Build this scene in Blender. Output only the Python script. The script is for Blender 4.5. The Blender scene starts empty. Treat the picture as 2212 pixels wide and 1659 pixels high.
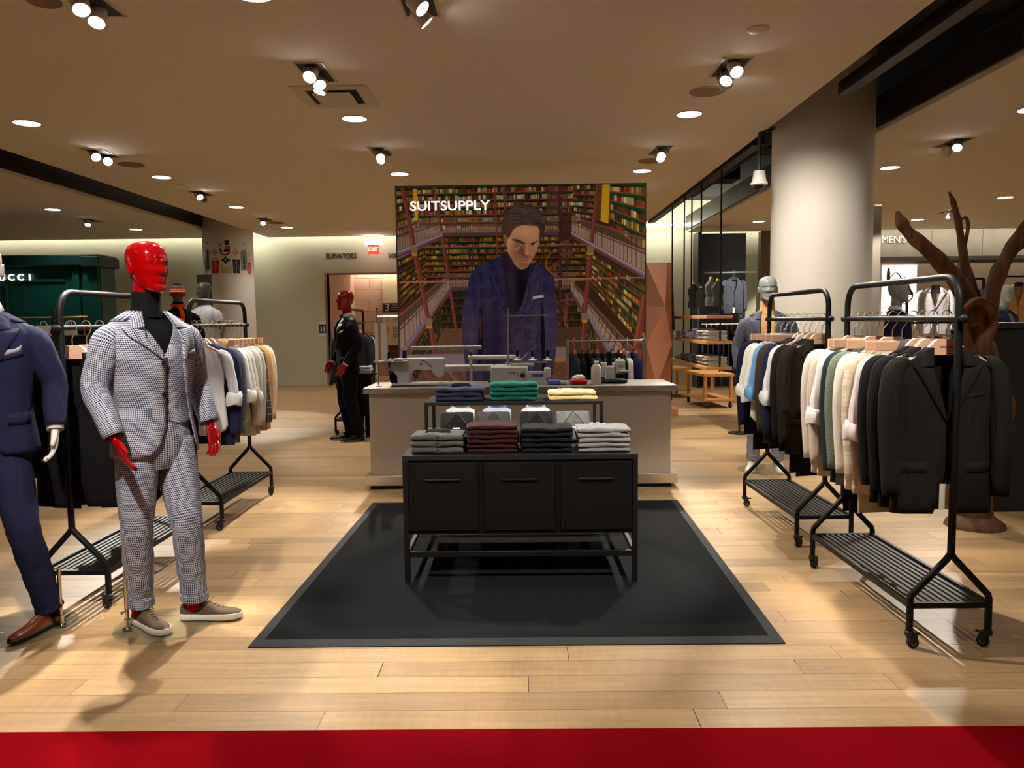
import bpy, math, random
import numpy as np
from mathutils import Vector, Matrix, noise as mnoise
random.seed(7); np.random.seed(7)
PI = math.pi
sc = bpy.context.scene
COL = sc.collection

# ---------------------------------------------------------------- camera
F, VX, VY, ROLL, CAMH = 1700.0, 1120.0, 692.0, 0.0105, 1.5      # focal length in pixels of a 2212 x 1659 frame
_d = Vector(((VX-1106)/F, (VY-829.5)/F, 1)).normalized()
_u = Vector((-math.sin(ROLL), -math.cos(ROLL), 0)); _u = (_u-_u.dot(_d)*_d).normalized()
_r = _d.cross(_u)
if _r.x < 0: _r = -_r
cam_d = bpy.data.cameras.new('camera'); cam = bpy.data.objects.new('camera', cam_d); COL.objects.link(cam)
cam_d.sensor_width = 36.0; cam_d.lens = F*36.0/2212.0; cam_d.clip_start = .05; cam_d.clip_end = 100
cam.matrix_world = Matrix(((_r.x, -_r.y, -_r.z, 0), (_d.x, -_d.y, -_d.z, 0), (_u.x, -_u.y, -_u.z, CAMH), (0, 0, 0, 1)))
sc.camera = cam
# ---------------------------------------------------------------- world, view
w = bpy.data.worlds.new('world'); sc.world = w; w.use_nodes = True
w.node_tree.nodes['Background'].inputs[0].default_value = (1, .9, .75, 1)
w.node_tree.nodes['Background'].inputs[1].default_value = .05
sc.view_settings.view_transform = 'Standard'; sc.view_settings.look = 'None'
sc.view_settings.gamma = 1; sc.view_settings.use_curve_mapping = False
sc.view_settings.exposure = EXPO = 0.72
try:
    sc.cycles.max_bounces = 5; sc.cycles.diffuse_bounces = 3; sc.cycles.glossy_bounces = 2
    sc.cycles.transmission_bounces = 2; sc.cycles.transparent_max_bounces = 6
    sc.cycles.use_denoising = True; sc.cycles.use_light_tree = False; sc.cycles.use_adaptive_sampling = True; sc.cycles.adaptive_threshold = .02; sc.cycles.adaptive_min_samples = 20; sc.cycles.sample_clamp_indirect = 6
    sc.cycles.caustics_reflective = False; sc.cycles.caustics_refractive = False
except Exception: pass
WARM = (1.0, .92, .79); NEUT = (1.0, .95, .87)
ZC = 3.47

# ---------------------------------------------------------------- mesh helpers
def S3(c):                       # sRGB 0-255 to linear
    return tuple(((v/255)/12.92 if v/255 <= .04045 else ((v/255+.055)/1.055)**2.4) for v in c)
class MB:
    """collects shapes; build() links them as one mesh object"""
    def __init__(s): s.v = []; s.f = []; s.uv = {}; s.n = 0
    def add(s, vs, fs):
        o = len(s.v); s.v += [tuple(map(float, p)) for p in vs]
        s.f += [tuple(i+o for i in q) for q in fs]; return o
    def grid(s, P, cu=False, cv=False, caps=(0, 0), uv=None, flip=False):
        """P: (n,m,3); cu closes along n, cv closes along m (rings)"""
        P = np.asarray(P, float); n, m = P.shape[:2]
        o = len(s.v); s.v += [tuple(p) for p in P.reshape(-1, 3).tolist()]
        for i in range(n if cu else n-1):
            i2 = (i+1) % n
            for j in range(m if cv else m-1):
                j2 = (j+1) % m
                q = (o+i*m+j, o+i*m+j2, o+i2*m+j2, o+i2*m+j)
                if flip: q = q[::-1]
                if uv is not None:
                    jj = j+1; ii = i+1
                    uq = (uv[i][j], uv[i][jj], uv[ii][jj], uv[ii][j])
                    s.uv[len(s.f)] = uq[::-1] if flip else uq
                s.f.append(q)
        if cv:
            if caps[0]: s.f.append(tuple(o+j for j in (range(m) if flip else range(m-1, -1, -1))))
            if caps[1]: s.f.append(tuple(o+(n-1)*m+j for j in (range(m-1, -1, -1) if flip else range(m))))
        return s
    def box(s, c, d, b=0.0, rz=0.0, M=None):
        x, y, z = [k/2 for k in d]; b = min(b, .49*min(d))
        if b <= 0:
            vs = [(i*x, j*y, k*z) for i in (-1, 1) for j in (-1, 1) for k in (-1, 1)]
            fs = [(0, 1, 3, 2), (4, 6, 7, 5), (0, 4, 5, 1), (2, 3, 7, 6), (0, 2, 6, 4), (1, 5, 7, 3)]
        else:
            vs = []; idx = {}
            for i in (-1, 1):
                for j in (-1, 1):
                    for k in (-1, 1):
                        for a in range(3):
                            p = [i*(x-b), j*(y-b), k*(z-b)]; p[a] = (i*x, j*y, k*z)[a]
                            idx[i, j, k, a] = len(vs); vs.append(p)
            fs = []
            def quad(l):  # orient outward
                P = [Vector(vs[i]) for i in l]; n = (P[1]-P[0]).cross(P[2]-P[0]); cc = sum(P, Vector())/len(P)
                fs.append(tuple(l) if n.dot(cc) > 0 else tuple(l[::-1]))
            for a in range(3):
                o = [t for t in range(3) if t != a]
                for sgn in (-1, 1):
                    l = []
                    for (p, q) in ((-1, -1), (1, -1), (1, 1), (-1, 1)):
                        k = [0, 0, 0]; k[a] = sgn; k[o[0]] = p; k[o[1]] = q; l.append(idx[k[0], k[1], k[2], a])
                    quad(l)
            for a in range(3):           # edges run along axis a
                o = [t for t in range(3) if t != a]
                for p in (-1, 1):
                    for q in (-1, 1):
                        l = []
                        for (sg, ax) in ((-1, o[0]), (1, o[0]), (1, o[1]), (-1, o[1])):
                            k = [0, 0, 0]; k[a] = sg; k[o[0]] = p; k[o[1]] = q; l.append(idx[k[0], k[1], k[2], ax])
                        quad(l)
            for i in (-1, 1):
                for j in (-1, 1):
                    for k in (-1, 1): quad([idx[i, j, k, a] for a in range(3)])
        if M is None: M = Matrix.Translation(c) @ Matrix.Rotation(rz, 4, 'Z')
        s.add([M @ Vector(p) for p in vs], fs); return s
    def b2(s, lo, hi, b=0.0):
        return s.box([(lo[i]+hi[i])/2 for i in range(3)], [abs(hi[i]-lo[i]) for i in range(3)], b)
    def tube(s, path, r, n=10, caps=True, closed=False, sq=None):
        """path of points, radius number or list; sq=(a,b) gives elliptic section factors"""
        P = [Vector(p) for p in path]; k = len(P); R = [float(r)]*k if not hasattr(r, '__len__') else [float(q) for q in r]
        T = []
        for i in range(k):
            a = P[(i-1) % k] if (closed or i > 0) else P[i]; b = P[(i+1) % k] if (closed or i < k-1) else P[i]
            t = b-a; T.append(t.normalized() if t.length > 1e-9 else Vector((0, 0, 1)))
        up = Vector((0, 0, 1)) if abs(T[0].z) < .9 else Vector((0, 1, 0))
        N = (up-up.dot(T[0])*T[0]).normalized(); rings = []
        for i in range(k):
            N = (N-N.dot(T[i])*T[i])
            N = N.normalized() if N.length > 1e-6 else T[i].orthogonal().normalized()
            B = T[i].cross(N); sx, sy = sq if sq else (1, 1)
            rings.append([P[i]+R[i]*(math.cos(2*PI*j/n)*N*sx+math.sin(2*PI*j/n)*B*sy) for j in range(n)])
        s.grid([[tuple(q) for q in rr] for rr in rings], cu=closed, cv=True, caps=(caps and not closed, caps and not closed))
        return s
    def cyl(s, a, b, r, n=16, r2=None): return s.tube([a, b], [r, r if r2 is None else r2], n)
    def lathe(s, prof, n=24, c=(0, 0, 0), axis='z', caps=(1, 1)):
        rings = []
        for (r, z) in prof:
            ring = []
            for j in range(n):
                a = 2*PI*j/n; x, y = r*math.cos(a), r*math.sin(a)
                p = (x, y, z) if axis == 'z' else ((x, z, y) if axis == 'y' else (z, x, y))
                ring.append((p[0]+c[0], p[1]+c[1], p[2]+c[2]))
            rings.append(ring)
        return s.grid(rings, cv=True, caps=caps, flip=(axis == 'y'))
    def prism(s, pts, axis, a, b):
        """extrudes a 2D outline along an axis from a to b; 'x': pts=(y,z), 'y': pts=(x,z), 'z': pts=(x,y)"""
        def P(p, t): return {'x': (t, p[0], p[1]), 'y': (p[0], t, p[1]), 'z': (p[0], p[1], t)}[axis]
        n = len(pts); vs = [P(p, a) for p in pts]+[P(p, b) for p in pts]
        fs = [tuple(range(n)), tuple(range(2*n-1, n-1, -1))]+[(i, i+n, (i+1) % n+n, (i+1) % n) for i in range(n)]
        ar = sum(pts[i][0]*pts[(i+1) % n][1]-pts[(i+1) % n][0]*pts[i][1] for i in range(n))
        pos = (ar > 0) == (b > a)
        if axis == 'y': pos = not pos
        if pos: fs = [q[::-1] for q in fs]
        s.add(vs, fs); return s
    def blob(s, c, r, n=12, m=8, f=None):
        rings = []
        for i in range(m+1):
            a = PI*i/m-PI/2; ring = []
            for j in range(n):
                t = 2*PI*j/n; p = [math.cos(a)*math.cos(t), math.cos(a)*math.sin(t), math.sin(a)]
                k = f(p) if f else 1.0
                ring.append([c[q]+p[q]*(r[q] if hasattr(r, '__len__') else r)*k for q in range(3)])
            rings.append(ring)
        return s.grid(rings, cv=True)
    def xf(s, M):
        s.v = [tuple(M @ Vector(p)) for p in s.v]; return s
    def mesh(s, name, smooth=True, ang=40):
        me = bpy.data.meshes.new(name); me.from_pydata(s.v, [], s.f)
        if s.uv:
            lay = me.uv_layers.new(name='UVMap'); data = np.zeros((len(me.loops), 2), np.float32)
            for fi, q in s.uv.items():
                st = me.polygons[fi].loop_start
                data[st:st+len(q)] = q
            lay.data.foreach_set('uv', data.ravel())
        if smooth:
            me.polygons.foreach_set('use_smooth', [True]*len(me.polygons))
            try: me.set_sharp_from_angle(angle=math.radians(ang))
            except Exception: pass
        me.update(); return me
    def build(s, name, mat, parent=None, smooth=True, ang=40, thick=0):
        o = bpy.data.objects.new(name, s.mesh(name, smooth, ang)); COL.objects.link(o)
        if mat is not None: o.data.materials.append(mat)
        if parent is not None: o.parent = parent
        if thick:
            md = o.modifiers.new('thickness', 'SOLIDIFY'); md.thickness = abs(thick); md.offset = 1 if thick > 0 else -1
        return o
def tag(o, label=None, cat=None, group=None, kind=None):
    if label: o['label'] = label
    if cat: o['category'] = cat
    if group: o['group'] = group
    if kind: o['kind'] = kind
    return o
def thing(name, label, cat, loc=(0, 0, 0), rz=0.0, group=None):
    o = bpy.data.objects.new(name, None); COL.objects.link(o); o.location = loc; o.rotation_euler = (0, 0, rz)
    o.empty_display_size = .05
    return tag(o, label, cat, group)
def struct(name, mb, mat, parent=None, smooth=False):
    o = mb.build(name, mat, parent, smooth=smooth)
    if parent is None: o['kind'] = 'structure'
    return o
def dup(root, loc, rz, label=None):
    r = root.copy(); COL.objects.link(r); r.location = loc; r.rotation_euler = (0, 0, rz)
    if label: r['label'] = label
    for ch in list(root.children):
        c = ch.copy(); COL.objects.link(c); c.parent = r
        for g in list(ch.children):
            d = g.copy(); COL.objects.link(d); d.parent = c
    return r
def text_part(name, body, size, mat, parent, loc, rot, extrude=.002, sx=1.0, align='CENTER', bold=0.0):
    cu = bpy.data.curves.new(name, 'FONT'); cu.body = body; cu.size = size; cu.extrude = extrude; cu.align_x = align; cu.align_y = 'CENTER'
    cu.offset = bold; cu.resolution_u = 4
    o = bpy.data.objects.new(name, cu); COL.objects.link(o)
    dg = bpy.context.evaluated_depsgraph_get(); me = bpy.data.meshes.new_from_object(o.evaluated_get(dg))
    bpy.data.objects.remove(o); bpy.data.curves.remove(cu)
    me.name = name; me.materials.clear(); me.materials.append(mat)
    o = bpy.data.objects.new(name, me); COL.objects.link(o); o.location = loc; o.rotation_euler = rot; o.scale = (sx, 1, 1)
    if parent is not None: o.parent = parent
    return o

# ---------------------------------------------------------------- materials
MATS = {}
def fold_bump(nt, vec, strength):
    """soft hanging folds and creases in cloth"""
    mp = nt.nodes.new('ShaderNodeMapping'); mp.inputs['Scale'].default_value = (13, 13, 4.2); nt.links.new(vec, mp.inputs['Vector'])
    nz = nt.nodes.new('ShaderNodeTexNoise'); nz.inputs['Scale'].default_value = 1; nz.inputs['Detail'].default_value = 2; nz.inputs['Roughness'].default_value = .45; nz.inputs['Distortion'].default_value = .8
    nt.links.new(mp.outputs[0], nz.inputs['Vector'])
    b = nt.nodes.new('ShaderNodeBump'); b.inputs['Strength'].default_value = strength; b.inputs['Distance'].default_value = .03; nt.links.new(nz.outputs['Fac'], b.inputs['Height']); return b.outputs[0]
def mat(name, col, rough=.6, metal=0.0, spec=.5, var=0.0, vscale=20.0, bump=0.0, bscale=200.0, sheen=0.0, coat=0.0, emit=None, estr=0.0, trans=0.0, ior=1.45, aniso=None, folds=0.0):
    if name in MATS: return MATS[name]
    m = bpy.data.materials.new(name); m.use_nodes = True; nt = m.node_tree; N = nt.nodes; L = nt.links
    p = N['Principled BSDF']; c = S3(col) if max(col) > 1.0 else col
    p.inputs['Base Color'].default_value = (*c, 1); p.inputs['Roughness'].default_value = rough
    p.inputs['Metallic'].default_value = metal; p.inputs['Specular IOR Level'].default_value = spec
    p.inputs['Sheen Weight'].default_value = sheen; p.inputs['Sheen Roughness'].default_value = .5
    p.inputs['Coat Weight'].default_value = coat; p.inputs['Coat Roughness'].default_value = .05
    p.inputs['Transmission Weight'].default_value = trans; p.inputs['IOR'].default_value = ior
    if emit is not None:
        p.inputs['Emission Color'].default_value = (*emit, 1); p.inputs['Emission Strength'].default_value = estr
    tc = N.new('ShaderNodeTexCoord')
    if var > 0:
        nz = N.new('ShaderNodeTexNoise'); nz.inputs['Scale'].default_value = vscale; nz.inputs['Detail'].default_value = 2
        L.new(tc.outputs['Object'], nz.inputs['Vector'])
        if aniso:
            mp = N.new('ShaderNodeMapping'); mp.inputs['Scale'].default_value = aniso
            L.new(tc.outputs['Object'], mp.inputs['Vector']); L.new(mp.outputs[0], nz.inputs['Vector'])
        mr = N.new('ShaderNodeMapRange'); mr.inputs['From Min'].default_value = .3; mr.inputs['From Max'].default_value = .7
        mr.inputs['To Min'].default_value = 1-var; mr.inputs['To Max'].default_value = 1+var
        L.new(nz.outputs['Fac'], mr.inputs['Value'])
        mx = N.new('ShaderNodeVectorMath'); mx.operation = 'MULTIPLY'; mx.inputs[0].default_value = c
        L.new(mr.outputs[0], mx.inputs[1]); L.new(mx.outputs[0], p.inputs['Base Color'])
    if folds > 0 and bump <= 0: L.new(fold_bump(nt, tc.outputs['Object'], folds), p.inputs['Normal'])
    if bump > 0:
        nb = N.new('ShaderNodeTexNoise'); nb.inputs['Scale'].default_value = bscale; nb.inputs['Detail'].default_value = 3
        L.new(tc.outputs['Object'], nb.inputs['Vector'])
        bp = N.new('ShaderNodeBump'); bp.inputs['Strength'].default_value = bump; bp.inputs['Distance'].default_value = .004
        L.new(nb.outputs['Fac'], bp.inputs['Height']); L.new(bp.outputs[0], p.inputs['Normal'])
        if folds > 0: L.new(fold_bump(nt, tc.outputs['Object'], folds), bp.inputs['Normal'])
    MATS[name] = m; return m
def cloth(name, col, rough=.9, var=.12, sheen=.02, folds=.8):
    return mat('cloth_'+name, col, rough=rough, spec=.2, var=var, vscale=14, folds=folds)
def node_math(nt, op, a, b=None):
    n = nt.nodes.new('ShaderNodeMath'); n.operation = op
    for i, v in enumerate((a, b)):
        if v is None: continue
        if isinstance(v, (int, float)): n.inputs[i].default_value = v
        else: nt.links.new(v, n.inputs[i])
    return n.outputs[0]
def check_cloth(name, base, lines, pitch=.01, frac=.5, soft=True, over=None, opitch=.06, ofrac=.06, gingham=True, rough=.88, ostr=.55):
    """woven check by UV in metres: base colour, line colour; over = a larger windowpane in another colour"""
    m = bpy.data.materials.new('cloth_'+name); m.use_nodes = True; nt = m.node_tree; N = nt.nodes; L = nt.links
    p = N['Principled BSDF']; p.inputs['Roughness'].default_value = rough; p.inputs['Specular IOR Level'].default_value = .25
    p.inputs['Sheen Weight'].default_value = 0
    uv = N.new('ShaderNodeUVMap'); sp = N.new('ShaderNodeSeparateXYZ'); L.new(uv.outputs[0], sp.inputs[0])
    def stripe(o, pt, fr):
        a = node_math(nt, 'FRACT', node_math(nt, 'DIVIDE', o, pt)); return node_math(nt, 'LESS_THAN', a, fr)
    u, v = stripe(sp.outputs[0], pitch, frac), stripe(sp.outputs[1], pitch, frac)
    f = node_math(nt, 'MULTIPLY', node_math(nt, 'ADD', u, v), .5) if gingham else node_math(nt, 'MAXIMUM', u, v)
    mx = N.new('ShaderNodeMix'); mx.data_type = 'RGBA'; mx.inputs['A'].default_value = (*S3(base), 1); mx.inputs['B'].default_value = (*S3(lines), 1)
    L.new(f, mx.inputs['Factor']); out = mx.outputs['Result']
    if over:
        g = node_math(nt, 'MAXIMUM', stripe(sp.outputs[0], opitch, ofrac), stripe(sp.outputs[1], opitch, ofrac))
        m2 = N.new('ShaderNodeMix'); m2.data_type = 'RGBA'; m2.inputs['B'].default_value = (*S3(over), 1)
        L.new(node_math(nt, 'MULTIPLY', g, ostr), m2.inputs['Factor']); L.new(out, m2.inputs['A']); out = m2.outputs['Result']
    tc = N.new('ShaderNodeTexCoord'); L.new(fold_bump(nt, tc.outputs['Object'], .4), p.inputs['Normal'])
    L.new(out, p.inputs['Base Color']); MATS['cloth_'+name] = m; return m

BLACKM = mat('black_powder_metal', (13, 13, 14), rough=.5, spec=.35, bump=.05, bscale=600)
BLACKP = mat('black_panel', (9, 9, 10), rough=.5, spec=.25)
STEEL = mat('brushed_steel', (190, 186, 178), rough=.28, metal=1, var=.06, vscale=40, aniso=(1, 60, 60))
CHROME = mat('chrome', (215, 215, 215), rough=.12, metal=1)
WIRE = mat('hook_wire', (206, 194, 168), rough=.35, metal=.85)
WHITEP = mat('white_plastic', (222, 222, 214), rough=.35)
GREYP = mat('grey_plastic', (140, 140, 140), rough=.45)
DARKP = mat('dark_plastic', (25, 25, 26), rough=.4)
PINKWOOD = mat('pale_hanger_wood', (214, 172, 142), rough=.5, var=.08, vscale=6, aniso=(3, 30, 30))
GLASS = mat('clear_glass', (110, 120, 98), rough=.03, spec=.6); GLASS.node_tree.nodes['Principled BSDF'].inputs['Alpha'].default_value = .2
INK = mat('dark_ink', (35, 30, 28), rough=.7)

# ---------------------------------------------------------------- setting: floor
def floor_mat():
    m = bpy.data.materials.new('maple_planks'); m.use_nodes = True; nt = m.node_tree; N = nt.nodes; L = nt.links
    p = N['Principled BSDF']; p.inputs['Specular IOR Level'].default_value = .45
    ge = N.new('ShaderNodeNewGeometry'); oi = N.new('ShaderNodeObjectInfo')
    r = node_math(nt, 'FRACT', node_math(nt, 'ADD', node_math(nt, 'MULTIPLY', ge.outputs['Random Per Island'], 7.13), node_math(nt, 'MULTIPLY', oi.outputs['Random'], 5.37)))
    cb = N.new('ShaderNodeCombineXYZ'); L.new(node_math(nt, 'MULTIPLY', r, 37.0), cb.inputs[0]); L.new(node_math(nt, 'MULTIPLY', r, 11.0), cb.inputs[1]); L.new(r, cb.inputs[2])
    ad = N.new('ShaderNodeVectorMath'); ad.operation = 'ADD'; L.new(ge.outputs['Position'], ad.inputs[0]); L.new(cb.outputs[0], ad.inputs[1])
    mp = N.new('ShaderNodeMapping'); mp.inputs['Scale'].default_value = (1.6, 26, 1); L.new(ad.outputs[0], mp.inputs['Vector'])
    nz = N.new('ShaderNodeTexNoise'); nz.inputs['Scale'].default_value = 1.0; nz.inputs['Detail'].default_value = 5; nz.inputs['Roughness'].default_value = .62
    nz.inputs['Distortion'].default_value = .6; L.new(mp.outputs[0], nz.inputs['Vector'])
    mp2 = N.new('ShaderNodeMapping'); mp2.inputs['Scale'].default_value = (55, 6, 1); L.new(ad.outputs[0], mp2.inputs['Vector'])
    n2 = N.new('ShaderNodeTexNoise'); n2.inputs['Scale'].default_value = 1.0; n2.inputs['Detail'].default_value = 2; L.new(mp2.outputs[0], n2.inputs['Vector'])
    cr = N.new('ShaderNodeValToRGB'); e = cr.color_ramp.elements
    e[0].position = 0; e[0].color = (*S3((160, 128, 90)), 1); e[1].position = 1; e[1].color = (*S3((200, 165, 120)), 1)
    for po, c in ((.3, (178, 144, 102)), (.6, (188, 154, 110)), (.85, (181, 146, 101))):
        k = cr.color_ramp.elements.new(po); k.color = (*S3(c), 1)
    L.new(r, cr.inputs[0])
    g = N.new('ShaderNodeMapRange'); g.inputs['From Min'].default_value = .32; g.inputs['From Max'].default_value = .7; g.inputs['To Min'].default_value = .80; g.inputs['To Max'].default_value = 1.08
    L.new(nz.outputs['Fac'], g.inputs['Value'])
    g2 = N.new('ShaderNodeMapRange'); g2.inputs['From Min'].default_value = .3; g2.inputs['From Max'].default_value = .7; g2.inputs['To Min'].default_value = .95; g2.inputs['To Max'].default_value = 1.05
    L.new(n2.outputs['Fac'], g2.inputs['Value'])
    mm = N.new('ShaderNodeVectorMath'); mm.operation = 'SCALE'; L.new(cr.outputs[0], mm.inputs[0]); L.new(node_math(nt, 'MULTIPLY', g.outputs[0], g2.outputs[0]), mm.inputs['Scale'])
    L.new(mm.outputs[0], p.inputs['Base Color'])
    rr = N.new('ShaderNodeMapRange'); rr.inputs['To Min'].default_value = .33; rr.inputs['To Max'].default_value = .5; L.new(nz.outputs['Fac'], rr.inputs['Value']); L.new(rr.outputs[0], p.inputs['Roughness'])
    bp = N.new('ShaderNodeBump'); bp.inputs['Strength'].default_value = .12; bp.inputs['Distance'].default_value = .002; L.new(n2.outputs['Fac'], bp.inputs['Height']); L.new(bp.outputs[0], p.inputs['Normal'])
    return m
FLOORM = floor_mat()
X0, X1, Y0, Y1 = -13.4, 13.4, -6.0, 24.0
floor = struct('floor', MB().b2((X0, Y0, -.12), (X1, Y1, -.0135)), mat('floor_subbase', (120, 92, 62), rough=.7))
RY0, PWID = 2.785, .145
rows = []; y = RY0; rng = random.Random(3)
while y < Y1:
    x = X0-rng.random()*1.6
    while x < X1:
        l = rng.uniform(1.15, 2.3); rows.append((max(x, X0), min(x+l, X1), y)); x += l
    y += PWID
y = .245-PWID
while y > Y0:
    x = X0-rng.random()*1.6
    while x < X1:
        l = rng.uniform(1.15, 2.3); rows.append((max(x, X0), min(x+l, X1), y)); x += l
    y -= PWID
def plank_mesh():
    b = MB(); e = .0012
    b.grid([[(-.5, -PWID/2+.0004, -.013), (.5, -PWID/2+.0004, -.013)], [(-.5, -PWID/2+.0004, -e), (.5, -PWID/2+.0004, -e)], [(-.4995, -PWID/2+.0004+e, 0), (.4995, -PWID/2+.0004+e, 0)],
            [(-.4995, PWID/2-.0004-e, 0), (.4995, PWID/2-.0004-e, 0)], [(-.5, PWID/2-.0004, -e), (.5, PWID/2-.0004, -e)], [(-.5, PWID/2-.0004, -.013), (.5, PWID/2-.0004, -.013)]])
    return b
pm = plank_mesh().mesh('plank', smooth=False); pm.materials.append(FLOORM)
def seen(a, b, y):            # how wide the plank shows inside the view cone
    lim = .66*y+.1; return min(b, lim)-max(a, -lim)
cand = [r for r in rows if r[2] > 2 and seen(*r) > .05]
near = set(cand[:290])
rest = MB()
for r in rows:
    a, b, yy = r
    if r in near:
        o = bpy.data.objects.new('plank', pm); COL.objects.link(o); o.parent = floor; o.location = ((a+b)/2, yy+PWID/2, 0); o.scale = (b-a-.001, 1, 1)
    else:
        e = .001; c0, c1 = yy+.0006, yy+PWID-.0006
        rest.add([(a+e, c0, -.002), (b-e, c0, -.002), (b-e, c0+.0015, 0), (a+e, c0+.0015, 0), (b-e, c1-.0015, 0), (a+e, c1-.0015, 0), (b-e, c1, -.002), (a+e, c1, -.002)],
                 [(0, 1, 2, 3), (3, 2, 4, 5), (5, 4, 6, 7)])
o = rest.build('plank_field', FLOORM, floor, smooth=False); o['kind'] = 'stuff'
REDC = mat('red_carpet', (128, 2, 12), rough=.95, spec=.03, var=.10, vscale=3, bump=.5, bscale=500)
tag(MB().b2((X0+.02, .25, -.0134), (X1-.02, RY0-.002, .004), .003).build('red_carpet', REDC, smooth=False), 'plain red carpet aisle in front of the wood floor', 'carpet')

# ---------------------------------------------------------------- setting: ceiling and walls
CEIL = mat('ceiling_paint', (240, 233, 222), rough=.9, spec=.1)
WALLP = mat('wall_paint', (205, 203, 182), rough=.9, spec=.1)
DARKBR = mat('dark_bronze', (46, 36, 30), rough=.45, spec=.5)
PLEN = mat('plenum_black', (16, 14, 13), rough=.9)
COLP = mat('column_paint', (224, 219, 208), rough=.8, spec=.2)
YW = 18.7
SLR = (2.63, 3.88); SLL = (-6.62, -5.75)
cm = MB()
cm.b2((SLL[1], Y0, ZC), (SLR[0], 18.3, ZC+.14)); cm.b2((SLR[1], Y0, ZC), (X1, 18.3, ZC+.14)); cm.b2((X0, Y0, ZC), (SLL[0], 18.3, ZC+.14))
struct('ceiling', cm, CEIL)
struct('ceiling_plenum', MB().b2((X0, Y0, 4.25), (X1, Y1, 4.4)), PLEN)
tr = MB()
# dark bronze fascias along both open slots, standing on the ceiling edges
tr.b2((SLR[1]-.03, Y0, ZC+.05), (SLR[1]+.03, 18.3, ZC+.36)); tr.b2((SLL[0]-.03, Y0, ZC+.05), (SLL[0]+.03, 18.3, ZC+.36))
tr.b2((SLR[0]+.02, Y0, ZC+.14), (SLR[0]+.06, 18.3, ZC+.3)); tr.b2((SLL[1]-.05, Y0, ZC+.14), (SLL[1]-.02, 18.3, ZC+.3))
struct('trim_1', tr, DARKBR)
b = MB(); b.b2((2.86, Y0, ZC-.01), (2.93, 7.2, ZC+.1)); b.b2((2.96, Y0, ZC+.01), (3.0, 7.2, ZC+.06)); b.b2((2.90, Y0, ZC+.05), (2.98, 7.2, ZC+.07))
tag(b.build('ceiling_track', DARKBR, smooth=False), 'dark bronze track in the ceiling slot before the big column', 'track')
b = MB(); b.b2((2.70, 9.2, ZC-.01), (2.77, 16.5, ZC+.09)); b.b2((2.80, 9.2, ZC+.01), (2.84, 16.5, ZC+.06))
tag(b.build('ceiling_track', DARKBR, smooth=False), 'dark bronze track in the ceiling slot above the hanging shelves', 'track')
b = MB()
for yy in (5.9, 11.2, 13.6): b.b2((SLR[0]+.1, yy, 3.85), (SLR[1]-.1, yy+.5, 4.2))
b.tube([(3.4, 9.6, 4.0), (3.4, 15.5, 4.0)], .16, 12)
struct('plenum_ducts', b, PLEN, smooth=True)
b = MB(); b.tube([(-6.2, 6, 4.0), (-6.2, 15, 4.0)], .17, 12); b.b2((-6.5, 10.4, 3.75), (-6.3, 10.6, 3.9)); struct('plenum_pipe', b, PLEN, smooth=True)
b = MB()
b.b2((X0, Y0-.2, 0), (X1, Y0, 4.4)); struct('wall_front', b, WALLP)
struct('wall_left', MB().b2((X0-.2, Y0, 0), (X0, Y1, 4.4)), WALLP)
struct('wall_right', MB().b2((X1, Y0, 0), (X1+.2, Y1, 4.4)), WALLP)
# back wall with the elevator lobby opening between x -4.52 and -.9
LB0, LB1, LBZ = -4.52, 1.9, 2.63
b = MB(); b.b2((X0, YW, 0), (LB0, YW+.25, 4.4)); b.b2((LB0, YW, LBZ), (LB1, YW+.25, 4.4)); b.b2((LB1, YW, 0), (6.3, YW+.25, 4.4))
struct('wall_back', b, WALLP)
struct('wall_end', MB().b2((X0, Y1, 0), (X1, Y1+.2, 4.4)), PLEN)
PINKW = mat('lobby_stone', (208, 180, 160), rough=.6, var=.05, vscale=4)
lob = struct('wall_lobby', MB().b2((LB0-.3, 21.9, 0), (LB1+.5, 22.1, 3.2)), mat('lobby_joint', (170, 142, 122), rough=.8))
rr = random.Random(5); tiles = []
zz = 0; k = 0
while zz < 3.0:
    xx = LB0-.3-(.35 if k % 2 else 0)
    while xx < .2:
        x2 = xx+.7
        if x2 > LB0-.28:
            t = MB().b2((max(xx, LB0-.3)+.004, 21.885, zz+.004), (x2-.004, 21.9, zz+.296), .003).build('stone_tile', PINKW, lob, smooth=False)
        xx = x2
    zz += .3; k += 1
struct('wall_lobby_side', MB().b2((LB0-.3, YW+.25, 0), (LB0-.02, 21.9, 3.2)), PINKW)
struct('ceiling_lobby', MB().b2((LB0-.3, YW+.25, 2.95), (LB1+.5, 21.6, 3.05)), CEIL)
struct('trim_2', MB().b2((LB0-.05, YW-.02, 0), (LB0, YW+.25, LBZ)).b2((LB0-.05, YW-.02, LBZ), (LB1, YW+.25, LBZ+.03)), mat('lobby_frame', (150, 118, 98), rough=.4))
struct('baseboard_back', MB().b2((X0, YW-.025, 0), (LB0-.05, YW, .12), .004), mat('baseboard_paint', (216, 206, 188), rough=.6))
def emis(name, col, s): return mat(name, (.8, .8, .8), emit=col, estr=s)
COVE = emis('cove_strip', (1, .95, .78), 22)
b = MB(); b.b2((X0, 18.20, ZC+.15), (6.2, 18.28, ZC+.19)); tag(b.build('cove_light', COVE, smooth=False), 'long warm light strip washing the top of the back wall', 'light strip')
b = MB(); b.b2((6.5, 18.36, ZC+.15), (X1-.1, 18.44, ZC+.19)); tag(b.build('cove_light', COVE, smooth=False), 'light strip washing the top of the grey panel wall', 'light strip')
b = MB(); b.b2((LB0+.1, 21.62, 3.06), (LB1, 21.68, 3.10)); b.b2((LB0+.03, YW+.6, 3.0), (LB0+.08, 21.6, 3.04))
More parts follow.
